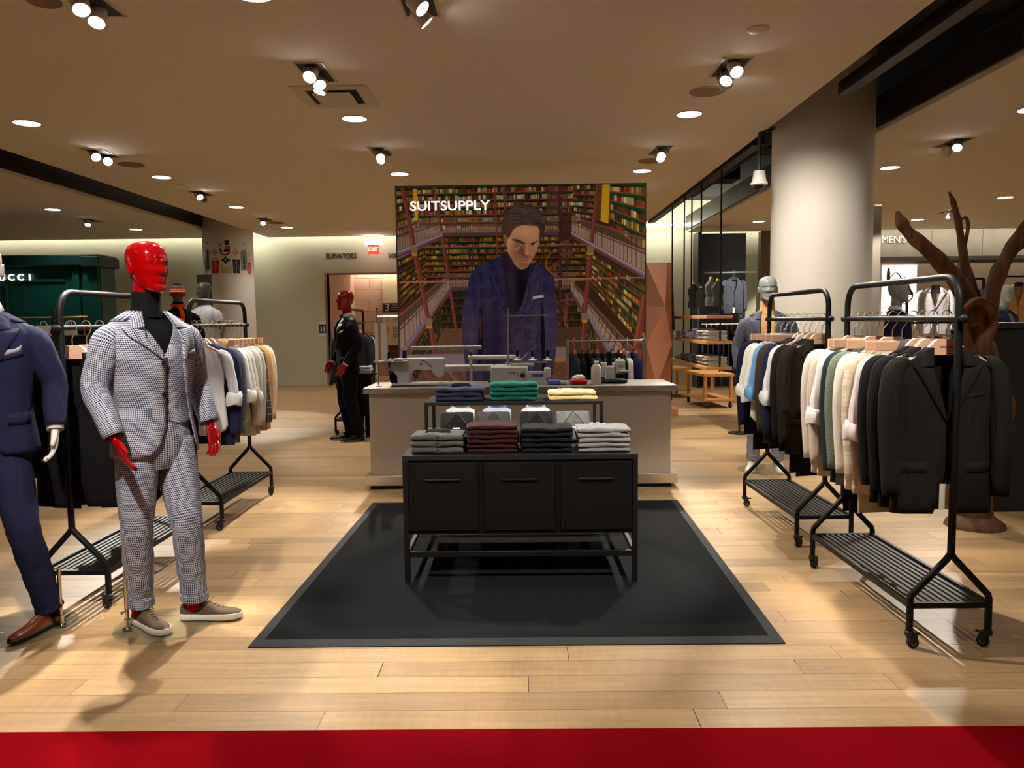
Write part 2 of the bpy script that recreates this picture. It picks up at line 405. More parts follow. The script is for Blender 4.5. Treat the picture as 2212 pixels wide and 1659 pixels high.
tag(b.build('lobby_cove_light', emis('cove_strip2', (1, .8, .62), 30), smooth=False), 'warm light strip along the top of the elevator lobby wall', 'light strip')
# right hand far wall of grey panels
CONC = mat('grey_panel', (116, 108, 96), rough=.7, var=.08, vscale=3)
rw = struct('wall_mens', MB().b2((6.2, 18.95, 0), (X1, 19.15, 4.4)), mat('grey_panel_joint', (70, 64, 58), rough=.8))
for i in range(6):
    MB().b2((6.2+i*1.2+.004, 18.92, 2.62), (6.2+(i+1)*1.2-.004, 18.95, 4.2), .003).build('wall_panel', CONC, rw, smooth=False)
# ---------------------------------------------------------------- round columns
CXR, CYR, CR = 3.27, 8.62, .515
def column(name, x, y, r):
    b = MB(); b.lathe([(r, 0), (r, 4.25)], 64, (x, y, 0), caps=(0, 0)); b.lathe([(r+.012, 0), (r+.012, .1), (r, .104)], 64, (x, y, 0), caps=(0, 0))
    o = b.build(name, COLP); o['kind'] = 'structure'; return o
column('column_1', CXR, CYR, CR)
CXL, CYL = -6.19, 16.95
column('column_2', CXL, CYL, CR)
# ---------------------------------------------------------------- ceiling fixtures with their own light
TRIMW = mat('fixture_white', (215, 208, 195), rough=.5)
LAMP = emis('lamp_white', (1, .95, .85), 14)
LAMPS = emis('lamp_spot', (1, .96, .88), 30)
def spot_light(name, loc, target, power, angle, blend, col, radius, parent):
    ld = bpy.data.lights.new(name, 'SPOT'); ld.energy = power; ld.spot_size = math.radians(angle); ld.spot_blend = blend
    ld.color = col; ld.shadow_soft_size = radius
    o = bpy.data.objects.new(name, ld); COL.objects.link(o); o.parent = parent; o.location = loc
    d = Vector(target)-Vector(loc); o.rotation_euler = d.to_track_quat('-Z', 'Y').to_euler(); return o
DX = [-7.9, -4.765, -1.57, 1.67, 4.96, 8.21]; DY = [-1.0, 1.95, 4.87, 7.8, 10.7, 13.52, 16.43]
trim_me = MB().lathe([(.118, 0), (.132, -.002), (.134, -.006), (.118, -.008), (.115, 0)], 32, caps=(0, 0)).mesh('trim_ring'); trim_me.materials.append(TRIMW)
lamp_me = MB().lathe([(.001, -.004), (.116, -.004), (.116, 0)], 32, caps=(1, 0)).mesh('lamp'); lamp_me.materials.append(LAMP)
PDOWN = 66
rowname = {4.87: 'nearest the camera', 7.8: 'over the front table', 10.7: 'over the poster', 13.52: 'in the third row back', 16.43: 'in the row nearest the back wall', 1.95: 'behind the camera', -1.0: 'far behind the camera'}
colname = {-7.9: 'far left', -4.765: 'left', -1.57: 'centre left', 1.67: 'centre right', 4.96: 'right', 8.21: 'far right'}
for x in DX:
    for y in DY:
        if (y in (-1.0, 1.95) and abs(x) > 4.9) or (abs(x) > 7 and y < 10) or (y == -1.0 and abs(x) > 2): continue
        t = thing('downlight', f'round recessed ceiling downlight {rowname[y]}, in the {colname[x]} column', 'ceiling light', (x, y, ZC), 0, 'recessed downlights')
        for nm, me in (('trim_ring', trim_me), ('lamp', lamp_me)):
            o = bpy.data.objects.new(nm, me); COL.objects.link(o); o.parent = t
        p = PDOWN
        spot_light('downlight_beam', (0, 0, -.02), (0, 0, -3), p, 125, .9, NEUT, .1, t)
# adjustable gimbal heads in a recessed slot
def gimbal(x, y, heads, label, power=330, ang=34, lx=.62):
    """heads: list of (dx along slot, target xyz or None)"""
    t = thing('gimbal_light', label, 'spotlight', (x, y, ZC), 0, 'adjustable gimbal spotlights')
    b = MB(); L2, W2 = lx/2, .10
    b.b2((-W2-.015, -L2-.015, -.006), (-W2, L2+.015, .0)); b.b2((W2, -L2-.015, -.006), (W2+.015, L2+.015, 0)); b.b2((-W2-.015, -L2-.015, -.006), (W2+.015, -L2, 0)); b.b2((-W2-.015, L2, -.006), (W2+.015, L2+.015, 0))
    b.build('frame', TRIMW, t, smooth=False)
    MB().b2((-W2, -L2, -.0025), (W2, L2, -.001)).build('recess_plate', mat('recess_dark', (60, 55, 50), rough=.7), t, smooth=False)
    for i, (dy, tg, on, *an) in enumerate(heads):
        c = Vector((0, dy, -.05)); d = (Vector(tg)-(Vector((x, y, ZC))+c)).normalized()
        q = d.to_track_quat('Z', 'Y').to_matrix().to_4x4(); M = Matrix.Translation(c) @ q
        hb = MB().lathe([(.03, -.05), (.05, -.04), (.054, .06), (.048, .062), (.046, .045)], 20, caps=(1, 0)); hb.xf(M)
        h = hb.build('lamp_head', TRIMW, t)
        MB().lathe([(.001, .046), (.046, .046)], 20, caps=(1, 0)).xf(M).build('lens', LAMPS if on else mat('lens_off', (120, 112, 100), rough=.3), h)
        MB().tube([(-.055, dy, 0), (-.058, dy, -.05), (-.04, dy, -.052)], .006, 6).build('yoke', TRIMW, t)
        if on:
            s = spot_light('spot_beam', tuple(c+d*.075), tuple(c+d*3), power*on, an[0] if an else ang, .8 if an else .45, WARM, .035, t)
    return t
# ---------------------------------------------------------------- rubber mat
RUB = mat('rubber_mat', (21, 22, 25), rough=.9, spec=.12, bump=.9, bscale=420)
RUBE = mat('rubber_edge', (40, 41, 43), rough=.7, spec=.2)
mq = [Vector(p) for p in ((-1.272, 3.528, 0), (1.216, 3.528, 0), (1.30, 6.43, 0), (-1.225, 6.43, 0))]
mc = sum(mq, Vector())/4
def inset(q, d): return [p+(Vector((mc.x-p.x, mc.y-p.y, 0)).normalized())*d*1.41 for p in q]
t = thing('rubber_mat', 'large black rubber mat under the black display table', 'mat', (mc.x, mc.y, 0))
rel = lambda q, z: [(p.x-mc.x, p.y-mc.y, z) for p in q]
q1, q2 = inset(mq, .006), inset(mq, .062)
b = MB(); b.grid([rel(mq, .001), rel(mq, .004), rel(q1, .006), rel(q2, .012), rel(q2, .009)], cv=True); b.build('bevelled_edge', RUBE, t, smooth=False)
b = MB(); b.add(rel(q2, .0105), [(0, 1, 2, 3)])
o = b.build('ribbed_top', RUB, t, smooth=False)

# ---------------------------------------------------------------- black display table with drawers
TX0, TX1, TY0, TY1, TZ = -.665, .665, 4.385, 5.56, .746
TW = TX1-TX0; TD = TY1-TY0
t = thing('display_table', 'low black display table with three drawers on the rubber mat', 'table', (0, TY0, 0))
b = MB(); b.b2((-TW/2, 0, TZ-.03), (TW/2, TD, TZ), .002); b.build('table_top', mat('black_top', (26, 28, 31), rough=.45, spec=.3), t, smooth=False)
for sx in (-1, 1):
    for yy in (.015, TD-.015): MB().box((sx*(TW/2-.016), yy, (TZ-.03)/2+.0055), (.03, .03, TZ-.03-.011), .002).build('leg', BLACKM, t, smooth=False)
MB().b2((-TW/2+.031, .012, .29), (TW/2-.031, TD-.03, TZ-.03)).build('cabinet_body', BLACKP, t, smooth=False)
for i, (a, c) in enumerate(((-.632, -.238), (-.205, .196), (.229, .632))):
    d = MB().b2((a, -.004, .315), (c, .014, TZ-.045), .002).build('drawer', mat('black_drawer', (10, 10, 11), rough=.5, spec=.25), t, smooth=False)
    m = (a+c)/2
    h = MB().b2((m-.1, -.022, .606), (m+.1, -.014, .613), .002); h.b2((m-.085, -.016, .607), (m-.079, 0, .612)); h.b2((m+.079, -.016, .607), (m+.085, 0, .612))
    h.build('handle', mat('handle_grey', (90, 90, 92), rough=.3, metal=.9), d, smooth=False)
MB().b2((-TW/2+.031, .004, .158), (TW/2-.031, .028, .19), .002).build('stretcher', BLACKM, t, smooth=False)
MB().b2((-TW/2+.031, TD-.028, .158), (TW/2-.031, TD-.004, .19), .002).build('stretcher', BLACKM, t, smooth=False)
for sx in (-1, 1): MB().b2((sx*(TW/2-.016)-.012, .031, .162), (sx*(TW/2-.016)+.012, TD-.031, .188), .002).build('stretcher', BLACKM, t, smooth=False)
# riser shelf standing on the table
RX0, RX1, RYF, RYB, RZ = -.608, .534, 5.0, 5.46, .983
t = thing('riser_shelf', 'black metal riser shelf standing on the low display table', 'shelf', ((RX0+RX1)/2, RYF, TZ))
W = RX1-RX0; hz = RZ-TZ
MB().b2((-W/2, 0, hz-.022), (W/2, RYB-RYF, hz), .002).build('shelf_top', mat('black_top', (34, 36, 40)), t, smooth=False)
for sx in (-1, 1):
    for yy in (.011, RYB-RYF-.011): MB().box((sx*(W/2-.011), yy, (hz-.022)/2), (.021, .021, hz-.022), .0015).build('leg', BLACKM, t, smooth=False)

# ---------------------------------------------------------------- folded clothes
def folded(name, label, cat, loc, w, d, h, m, group, seed, sag=.0, collar=None, buttons=False, rz=0.0):
    """one folded garment: rounded roll at the front, loose layers at the sides"""
    rn = random.Random(seed)
    b = MB(); n = 15; rings = []
    prof = []
    for k in range(14):                      # front roll
        a = -PI/2-PI*k/13
        prof.append((h*.62*math.cos(a)+h*.62, h/2*math.sin(a)+h/2))
    prof += [(d*.35, h), (d*.7, h*.98), (d, h*.9), (d, h*.1), (d*.6, 0)]
    ph = [rn.uniform(0, 6) for _ in range(4)]
    for i in range(n):
        x = -w/2+w*i/(n-1); e = 1-.16*max(0, (abs(x)/(w/2)-.86)/.14)**2
        ring = []
        for (y, z) in prof:
            dz = .0025*math.sin(x*31+ph[0])+.002*math.sin(x*57+ph[1]) - sag*math.sin(PI*(i/(n-1)))*(z/h)
            dy = .003*math.sin(x*23+ph[2]+z*80)
            ring.append((x+.002*math.sin(z*300+ph[3]), y+dy, max(0, z*e+dz*(z/h))))
        rings.append(ring)
    b.grid(rings, cv=True, caps=(1, 1))
    o = b.build(name, m, None, ang=60); o.location = loc; o.rotation_euler = (0, 0, rz); tag(o, label, cat, group)
    for s in (-1, 1):                        # loose layer edges seen at the sides
        lb = MB()
        for k in range(2):
            z0 = h*(.28+.36*k); lb.grid([[(s*(w/2-.012), .02+.01*k, z0), (s*(w/2-.012), d*.9, z0+.004)], [(s*(w/2+.006+.004*k), .03, z0-.004), (s*(w/2+.005), d*.85, z0)], [(s*(w/2-.01), .03, z0-.010), (s*(w/2-.01), d*.85, z0-.008)]])
        lb.build('layer_edge', m, o)
    if buttons:
        pb = MB().b2((-.018, -.001, h*.15), (.018, .004, h*.95), .002); p = pb.build('placket', m, o)
        MB().lathe([(.0055, 0), (.006, -.002), (.004, -.003)], 10, (0, -.001, h*.55), axis='y').build('button', mat('button_dark', (30, 28, 28), rough=.35), o)
    return o
def stack(px0, px1, Y, zbase, n, hh, m, what, where, seed, depth=.24, **kw):
    x0 = (px0-1123.5)*Y/1706; x1 = (px1-1123.5)*Y/1706; z = zbase
    order = ['bottom', 'second from the bottom', 'third from the bottom', 'fourth from the bottom', 'fifth from the bottom', 'top']
    out = []
    for i in range(n):
        pos = 'top' if i == n-1 else order[i]
        rn = random.Random(seed*10+i)
        o = folded('folded_'+what[1], f'{what[0]} on {where}, {pos} of its stack', what[2], ((x0+x1)/2+rn.uniform(-.006, .006), Y+rn.uniform(0, .008), z), (x1-x0)*rn.uniform(.965, 1.0), depth, hh*.97, m, f'folded clothes stacked on {where}', seed*10+i, **kw)
        z += hh; out.append(o)
    return out, z, (x0+x1)/2
def collar(o, w, h, m, y, z):
    """a small standing shirt collar on the folded piece"""
    b = MB(); P = []
    for k in range(13):
        a = PI*k/12; P.append([(w/2*math.cos(a), y+.035*math.sin(a)+.0, z), (w/2*1.05*math.cos(a), y+.04*math.sin(a)-.004, z+h), (w/2*1.25*math.cos(a), y+.055*math.sin(a)-.014, z+h*.25)])
    b.grid(P); return b.build('collar', m, o, thick=.002)
LOWT = 'the low black table'; TOPT = 'the riser shelf'
GK = cloth('grey_knit', (68, 68, 67)); LGK = cloth('light_grey_wool', (122, 122, 122)); MAR = cloth('maroon', (46, 17, 19)); BLK = cloth('black_wool', (16, 16, 19)); NAVYF = cloth('navy_fold', (34, 36, 54))
GRN = cloth('bottle_green', (10, 74, 64)); BEI = cloth('beige_chino', (226, 196, 140)); WSH = cloth('white_shirt', (226, 228, 232), var=.04); DGK = cloth('dark_grey_knit', (52, 50, 50)); BSH = cloth('pale_blue_shirt', (190, 202, 226), var=.04)
st, z, xm = stack(885, 1000, 4.43, TZ, 3, .037, GK, ('grey knitted cardigan', 'cardigan', 'cardigan'), LOWT, 1, buttons=True)
collar(st[-1], .12, .022, GK, .08, .033)
for o in st:
    pass
stack(1008, 1117, 4.43, TZ, 6, .0268, MAR, ('maroon trousers', 'trousers', 'trousers'), LOWT, 2)
stack(1129, 1239, 4.43, TZ, 5, .0292, BLK, ('black trousers', 'trousers', 'trousers'), LOWT, 3, sag=.004)
stack(1251, 1366, 4.43, TZ, 5, .0278, LGK, ('light grey trousers', 'trousers', 'trousers'), LOWT, 4)
st, z, xm = stack(940, 1044, 5.04, RZ, 3, .0290, NAVYF, ('navy folded polo', 'polo', 'polo shirt'), TOPT, 5, depth=.22)
collar(st[-1], .11, .022, NAVYF, .10, .026)
stack(1061, 1163, 5.04, RZ, 4, .0292, GRN, ('bottle green trousers', 'trousers', 'trousers'), TOPT, 6, depth=.22)
st, z, xm = stack(1188, 1292, 5.04, RZ, 2, .031, BEI, ('beige chino trousers', 'trousers', 'trousers'), TOPT, 7, depth=.22)
b = MB(); b.tube([(-.09+.018*k/2, .1, .034+.006*math.sin(k*1.3)) for k in range(20)], .0025, 6); b.build('drawstring', mat('string_tan', (190, 150, 100)), st[-1])
# folded knits leaning on folded white shirts, under the riser
def knit(px, Y, m, label, tilt=52, w=.215, l=.21):
    x = (px-1123.5)*Y/1706
    t = thing('folded_sweater', label, 'sweater', (x, Y, TZ), 0, 'folded sweaters under the riser shelf')
    b = MB(); n = 11; rings = []
    a = math.radians(tilt)
    for i in range(n):
        u = -w/2+w*i/(n-1); ring = []
        for (s, hh) in [(0, 0), (-.004, .02), (0, .036), (.02, .042), (l*.5, .043), (l*.93, .04), (l, .028), (l+.004, .012), (l*.97, 0)]:
            hh2 = hh*(1-.3*max(0, (abs(u)/(w/2)-.8)/.2)**2)+.0015*math.sin(u*40+s*30)
            # s runs up the slope, hh is thickness towards the viewer
            ring.append((u*(1-.05*s/l), s*math.cos(a)-hh2*math.sin(a)+.02, s*math.sin(a)+hh2*math.cos(a)))
        rings.append(ring)
    b.grid(rings, cv=True, caps=(1, 1)); b.build('knit_body', m, t, ang=60)
    def P(u, s, o=.0445): return (u, s*math.cos(a)-o*math.sin(a)+.02, s*math.sin(a)+o*math.cos(a))
    MB().tube([P(-.07, l*.45), P(-.035, l*.72), P(0, l*.95), P(.035, l*.72), P(.07, l*.45)], .0022, 6).build('neckline', mat('knit_seam', (20, 20, 22)), t)
    b = MB(); b.add([P(-.022, l*.36, .0455), P(.022, l*.36, .0455), P(.022, l*.41, .0455), P(-.022, l*.41, .0455)], [(0, 1, 2, 3)])
    b.build('size_tag', mat('tag_white', (200, 200, 200)), t, smooth=False)
    return t
def white_shirt(px, Y, m, label, w=.18, h=.20):
    x = (px-1123.5)*Y/1706
    t = thing('folded_shirt', label, 'shirt', (x, Y, TZ), 0, 'folded shirts under the riser shelf')
    b = MB(); n = 9; rings = []
    for i in range(n):
        u = -w/2+w*i/(n-1); e = max(0, (abs(u)/(w/2)-.75)/.25)
        rings.append([(u, 0, 0), (u, -.01, .05), (u, .0, .12), (u, .02, h-.012*e), (u, .05, h-.005-.012*e), (u, .13, .1), (u, .15, 0)])
    b.grid(rings, cv=True, caps=(1, 1)); o = b.build('shirt_body', m, t, ang=60)
    c = MB(); P = []
    for k in range(13):
        a = PI*k/12; P.append([(.055*math.cos(a), .03+.03*math.sin(a), h-.012), (.056*math.cos(a), .028+.032*math.sin(a), h+.014), (.068*math.cos(a), .018+.045*math.sin(a)*(1 if k not in (0, 12) else -.6), h-.008)])
    c.grid(P); c.build('collar', m, t, thick=.002)
    return t
for px, m, l in ((984, BLK, 'black folded sweater leaning under the left end of the riser shelf'), (1066, DGK, 'dark grey folded sweater leaning beside the left black one'), (1161, BLK, 'black folded sweater leaning between the two grey ones'), (1243, cloth('mid_grey_knit', (98, 98, 98)), 'mid grey folded sweater leaning under the right end of the riser shelf')):
    knit(px, 4.80, m, l)
for px, m, l in ((994, WSH, 'white folded shirt behind the left black sweater'), (1074, BSH, 'pale blue folded shirt behind the dark grey sweater'), (1159, cloth('white_shirt2', (232, 232, 240), var=.04), 'white folded shirt with standing collar behind the middle black sweater'), (1300, WSH, 'white folded shirt behind the right leg of the riser shelf')):
    if px == 1300:
        folded('folded_shirt', l, 'shirt', ((1296-1123.5)*5.36/1706, 5.30, TZ), .14, .2, .035, m, 'folded shirts under the riser shelf', 99)
    else: white_shirt(px, 4.965, m, l)

# ---------------------------------------------------------------- counter
CX0, CX1, CY0, CY1, CZ = -1.385, 1.395, 6.94, 7.62, .915
t = thing('service_counter', 'grey service counter with steel worktop and steel plinth', 'counter', (0, CY0, 0))
MB().b2((CX0, -.01, CZ-.05), (CX1, CY1-CY0+.01, CZ), .003).build('worktop', STEEL, t, smooth=False)
GREYLAM = mat('grey_laminate', (176, 166, 152), rough=.45, var=.02, vscale=2)
MB().b2((CX0+.045, .03, .12), (CX1-.05, CY1-CY0-.03, CZ-.05), .004).build('front_panel', GREYLAM, t, smooth=False)
MB().b2((CX0-.005, 0, .035), (CX1+.01, CY1-CY0, .125), .003).build('plinth', STEEL, t, smooth=False)
MB().b2((CX0+.04, .03, 0), (CX1-.04, CY1-CY0-.03, .04)).build('toe_kick', BLACKP, t, smooth=False)

# ---------------------------------------------------------------- rolling garment racks
def rail_arch(L2, z0, zt, rad, r, y0=0):
    p = [(0, -L2, z0)]
    for k in range(9):
        a = PI-PI/2*k/8; p.append((0, -L2+rad+rad*math.cos(a), zt-rad+rad*math.sin(a)))
    for k in range(9):
        a = PI/2-PI/2*k/8; p.append((0, L2-rad+rad*math.cos(a), zt-rad+rad*math.sin(a)))
    p.append((0, L2, z0)); return p
def make_rack(label, loc, rz, L=1.15, W=.355):
    t = thing('rolling_rack', label, 'clothes rack', loc, rz, 'black rolling garment racks')
    L2, W2 = L/2, W/2
    MB().tube(rail_arch(L2, .43, 1.672, .11, .016), .0165, 14).build('arch_frame', BLACKM, t)
    b = MB().tube([(0, -L2-.035, 1.487), (0, L2+.035, 1.487)], .0145, 12)
    for s in (-1, 1): b.blob((0, s*(L2+.045), 1.487), .019, 12, 8)
    b.build('hanging_bar', BLACKM, t)
    for s in (-1, 1):
        b = MB()
        for q in (-1, 1): b.tube([(0, s*L2, .435), (q*.02, s*L2, .408), (q*(W2-.004), s*L2, .245), (q*W2, s*L2, .225), (q*W2, s*L2, .07)], .0155, 10)
        b.build('end_fork', BLACKM, t)
        MB().b2((-W2+.012, s*L2-.011, .186), (W2-.012, s*L2+.011, .212), .002).build('end_rail', BLACKM, t, smooth=False)
    for q in (-1, 1): MB().b2((q*W2-.011, -L2+.012, .186), (q*W2+.011, L2-.012, .214), .002).build('side_rail', BLACKM, t, smooth=False)
    ns = 9
    for k in range(ns):
        x = -W2+.011+(W-.022)*(k+1)/(ns+1); MB().b2((x-.0095, -L2+.012, .198), (x+.0095, L2-.012, .21)).build('slat', BLACKM, t, smooth=False)
    MB().b2((-W2+.012, -.012, .188), (W2-.012, .012, .198)).build('cross_rail', BLACKM, t, smooth=False)
    for s in (-1, 1):
        for q in (-1, 1):
            a = random.uniform(-.8, .8)+(PI/2 if q < 0 else -PI/2)*0+1.2*q
            R = Matrix.Translation((q*W2, s*L2, 0)) @ Matrix.Rotation(a, 4, 'Z')
            c = MB().lathe([(.018, .058), (.021, .064), (.021, .078), (.016, .082)], 14)
            for e in (-1, 1): c.prism([(-.012, .066), (.028, .070), (.034, .04), (.018, .02), (.008, .022)], 'x', e*.016-.002, e*.016+.002)
            c.b2((-.008, .026, .060), (.008, .052, .070), .003)
            o = c.xf(R).build('caster', DARKP, t, smooth=False)
            wz = MB()
            wz.lathe([(.008, -.012), (.022, -.012), (.026, -.008), (.026, .008), (.022, .012), (.008, .012)], 20, axis='x'); wz.xf(R @ Matrix.Translation((0, .018, .0262)))
            wz.build('wheel', mat('wheel_rubber', (20, 20, 20), rough=.6), o)
            hb = MB().lathe([(.002, -.0135), (.010, -.0135), (.013, -.012), (.013, .012), (.010, .0135), (.002, .0135)], 14, axis='x').xf(R @ Matrix.Translation((0, .018, .0262)))
            hb.build('hub', mat('caster_hub', (170, 168, 160), rough=.3, metal=.8), o)
    return t
RACKS = {'R1': ((1.925, 4.05, 0), math.radians(.5)), 'R2': ((1.975, 5.64, 0), math.radians(.6)), 'L1': ((-2.36, 4.62, 0), 0.0), 'L2': ((-2.35, 6.19, 0), 0.0), 'M': ((-2.27, 10.95, 0), 0.0)}
RACKL = {'R1': 'black rolling clothes rack nearest on the right, charcoal jacket at its front', 'R2': 'black rolling clothes rack behind the nearest one on the right', 'L1': 'black rolling clothes rack of dark coats behind the red-headed checked mannequin',
         'L2': 'black rolling clothes rack of pale linen shirts and jackets on the left', 'M': 'black rolling clothes rack behind the tuxedo mannequin'}
for k in RACKS: make_rack(RACKL[k], *RACKS[k])
# ---------------------------------------------------------------- tailored cloth surfaces
class Torso:
    """closed body surface: rows of (z, half width, half depth, y centre); theta 0 is the front centre, +x at pi/2"""
    def __init__(s, tab, ex=2.4, wr=0.0, seed=0):
        tab = sorted(tab); z = np.array([t[0] for t in tab]); s.z0, s.z1 = z[0], z[-1]
        s.Z = np.linspace(z[0], z[-1], 160); s.c = []
        for k in (1, 2, 3):
            v = np.interp(s.Z, z, [t[k] for t in tab]); p = np.pad(v, 6, mode='reflect', reflect_type='odd'); s.c.append(np.convolve(p, np.ones(13)/13, 'valid'))
        s.ex = ex; s.wr = wr; s.fl = None; rn = random.Random(seed); s.ph = [rn.uniform(0, 6.28) for _ in range(6)]
    def abc(s, z): return [float(np.interp(z, s.Z, c)) for c in s.c]
    def __call__(s, th, z, off=0.0):
        a, b, yc = s.abc(z)
        if s.fl:
            tt = th % (2*PI); off += interp(s.fl, z)*max(0.0, 1-tt/1.35)**1.3 if tt < PI else 0.0
        a += off; b += off
        sn, cs = math.sin(th), math.cos(th); e = 2/s.ex
        x = a*math.copysign(abs(sn)**e, sn); y = yc-b*math.copysign(abs(cs)**e, cs)
        if s.wr:
            k = (s.z1-z)/(s.z1-s.z0); w = s.wr*k*(math.sin(3*th+s.ph[0]+z*4)+.7*math.sin(7*th+s.ph[1]+z*2.5)+.5*math.sin(2*th+14*z+s.ph[2]))
            y -= w*cs*.8+w*.3; x += w*sn*.5
        return (x, y, z)
    def th(s, x, z):          # theta on the front for a lateral x
        a = s.abc(z)[0]; r = min(1, max(-1, abs(x)/a)); return math.copysign(math.asin(r**(s.ex/2)), x)
def interp(tab, z): return float(np.interp(z, [t[0] for t in tab], [t[1] for t in tab]))
def shell(T, zs, gl, gr, m=44, off=0.0, mb=None):
    """open shell from the wearer's front edge on +x round the back to the edge on -x"""
    P = []; UV = []
    for z in zs:
        a0 = T.th(gr(z), z); a1 = 2*PI+T.th(-gl(z), z); row = [T(a0+(a1-a0)*j/(m-1), z, off) for j in range(m)]
        L = [0.0]
        for j in range(1, m): L.append(L[-1]+math.dist(row[j], row[j-1]))
        mid = L[m//2]; P.append(row); UV.append([(l-mid, z) for l in L])
    mb = mb or MB(); mb.grid(P, uv=UV, flip=True); return mb
def tube_uv(mb, path, rad, n=18, sq=(1, 1), flip=False, caps=(0, 0), vscale=1.0, twist=None):
    """vertical-ish sleeve or leg with UVs in metres; rings lie across the path, x and y factors sq"""
    P = [Vector(p) for p in path]; k = len(P); rings = []; UV = []; L = 0
    for i in range(k):
        T = (P[min(i+1, k-1)]-P[max(i-1, 0)]).normalized()
        X = Vector((1, 0, 0)); X = (X-X.dot(T)*T).normalized(); Y = T.cross(X).normalized()
        if Y.y < 0: Y = -Y
        r = rad[i]; rx, ry = (r if hasattr(r, '__len__') else (r*sq[0], r*sq[1]))
        if i: L += (P[i]-P[i-1]).length
        ring = [tuple(P[i]+X*rx*math.cos(2*PI*j/n)+Y*ry*math.sin(2*PI*j/n)) for j in range(n)]
        rings.append(ring); UV.append([((rx+ry)*PI*(j/n), P[0].z-L) for j in range(n+1)])
    mb.grid(rings, cv=True, uv=UV, flip=flip, caps=caps); return mb
def smooth_path(pts, k=4):
    """Catmull-Rom through rows of numbers"""
    P = np.array(pts, float); out = []
    for i in range(len(P)-1):
        p0, p1, p2, p3 = P[max(i-1, 0)], P[i], P[i+1], P[min(i+2, len(P)-1)]
        for j in range(k):
            t = j/k; out.append(.5*((2*p1)+(-p0+p2)*t+(2*p0-5*p1+4*p2-p3)*t*t+(-p0+3*p1-3*p2+p3)*t**3))
    out.append(P[-1]); return np.array(out)
BTN = mat('button_brown', (40, 28, 22), rough=.3)
def disc_at(mb, p, nrm, r, h=.004, n=10):
    q = Vector(nrm).to_track_quat('Z', 'Y').to_matrix().to_4x4()
    t = MB().lathe([(r, -.002), (r, h*.7), (r*.8, h), (r*.5, h*.6)], n); t.xf(Matrix.Translation(p) @ q); mb.add(t.v, t.f)
def lapels(T, t, m, gl, gr, zv, zn, ztop, wmax, off=.004, wcol=.05, name='lapel'):
    out = []
    for s, g in ((1, gr), (-1, gl)):
        P = []; UV = []
        for i in range(13):
            z = zv+(zn-zv)*i/12; w = wmax*(.06+.94*(i/12)**.9); x0 = g(z); row = []; ur = []
            for j, (f, o) in enumerate(((0, .001), (.08, .007), (.4, .008), (.75, .006), (1, .005))):
                zz = z+(.018*f*(i/12)); x = x0+w*f; row.append(T(T.th(s*x, zz), zz, off+o)); ur.append((s*x+zz*.35, zz-s*x*.2))
            P.append(row); UV.append(ur)
        b = MB(); b.grid(P, uv=UV, flip=(s < 0)); out.append(b.build(name, m, t, thick=.0025))
    # collar: from notch to notch round the back of the neck
    P = []; UV = []; K = 10; u = 0
    seq = []
    for i in range(K+1): seq.append(('f', 1, zn+.012+(ztop-zn-.012)*i/K))
    thg = T.th(gr(ztop), ztop); thl = T.th(-gl(ztop), ztop)+2*PI
    for i in range(1, 16): seq.append(('b', 0, thg+(thl-thg)*i/16))
    for i in range(K+1): seq.append(('f', -1, ztop+(zn+.012-ztop)*i/K))
    for q in seq:
        row = []; ur = []
        for (f, o) in ((0, .003), (.15, .010), (.5, .011), (1, .007)):
            if q[0] == 'f':
                s, z = q[1], q[2]; k = (z-zn)/(ztop-zn); x0 = (gr if s > 0 else gl)(z); w = wcol*(1.15-.15*k); zz = z-.02*f*k+.004*k*(1-f)
                zz = min(zz, ztop+.006); row.append(T(T.th(s*(x0+w*f*.95), min(zz, ztop)), zz, off+o))
            else:
                th = q[2]; zz = ztop+.006-f*wcol*.85; p = T(th, min(zz, ztop), off+o); row.append((p[0], p[1], zz))
            ur.append((u, f*wcol))
        u += .012; P.append(row); UV.append(ur)
    b = MB(); b.grid(P, uv=UV, flip=False); b.build('collar', m, t, thick=.0025)
    return out
HANG_TAB = [(-.885, .228, .052, 0), (-.74, .222, .052, 0), (-.6, .212, .050, 0), (-.48, .205, .048, 0), (-.36, .212, .05, 0), (-.27, .220, .05, .0), (-.225, .222, .046, .002), (-.2, .205, .042, .004), (-.18, .165, .038, .006), (-.16, .115, .036, .008), (-.145, .082, .038, .010), (-.132, .070, .040, .012)]
def sleeve_pts(s, zsh, length, drop=0):
    L = length
    return [(s*.172, .0, zsh+.004), (s*.205, .0, zsh-.008), (s*.232, -.002, zsh-.045), (s*.247, -.006, zsh-.14), (s*.254, -.012, zsh-.27), (s*.252, -.026, zsh-.40), (s*.246, -.046, zsh-L)]
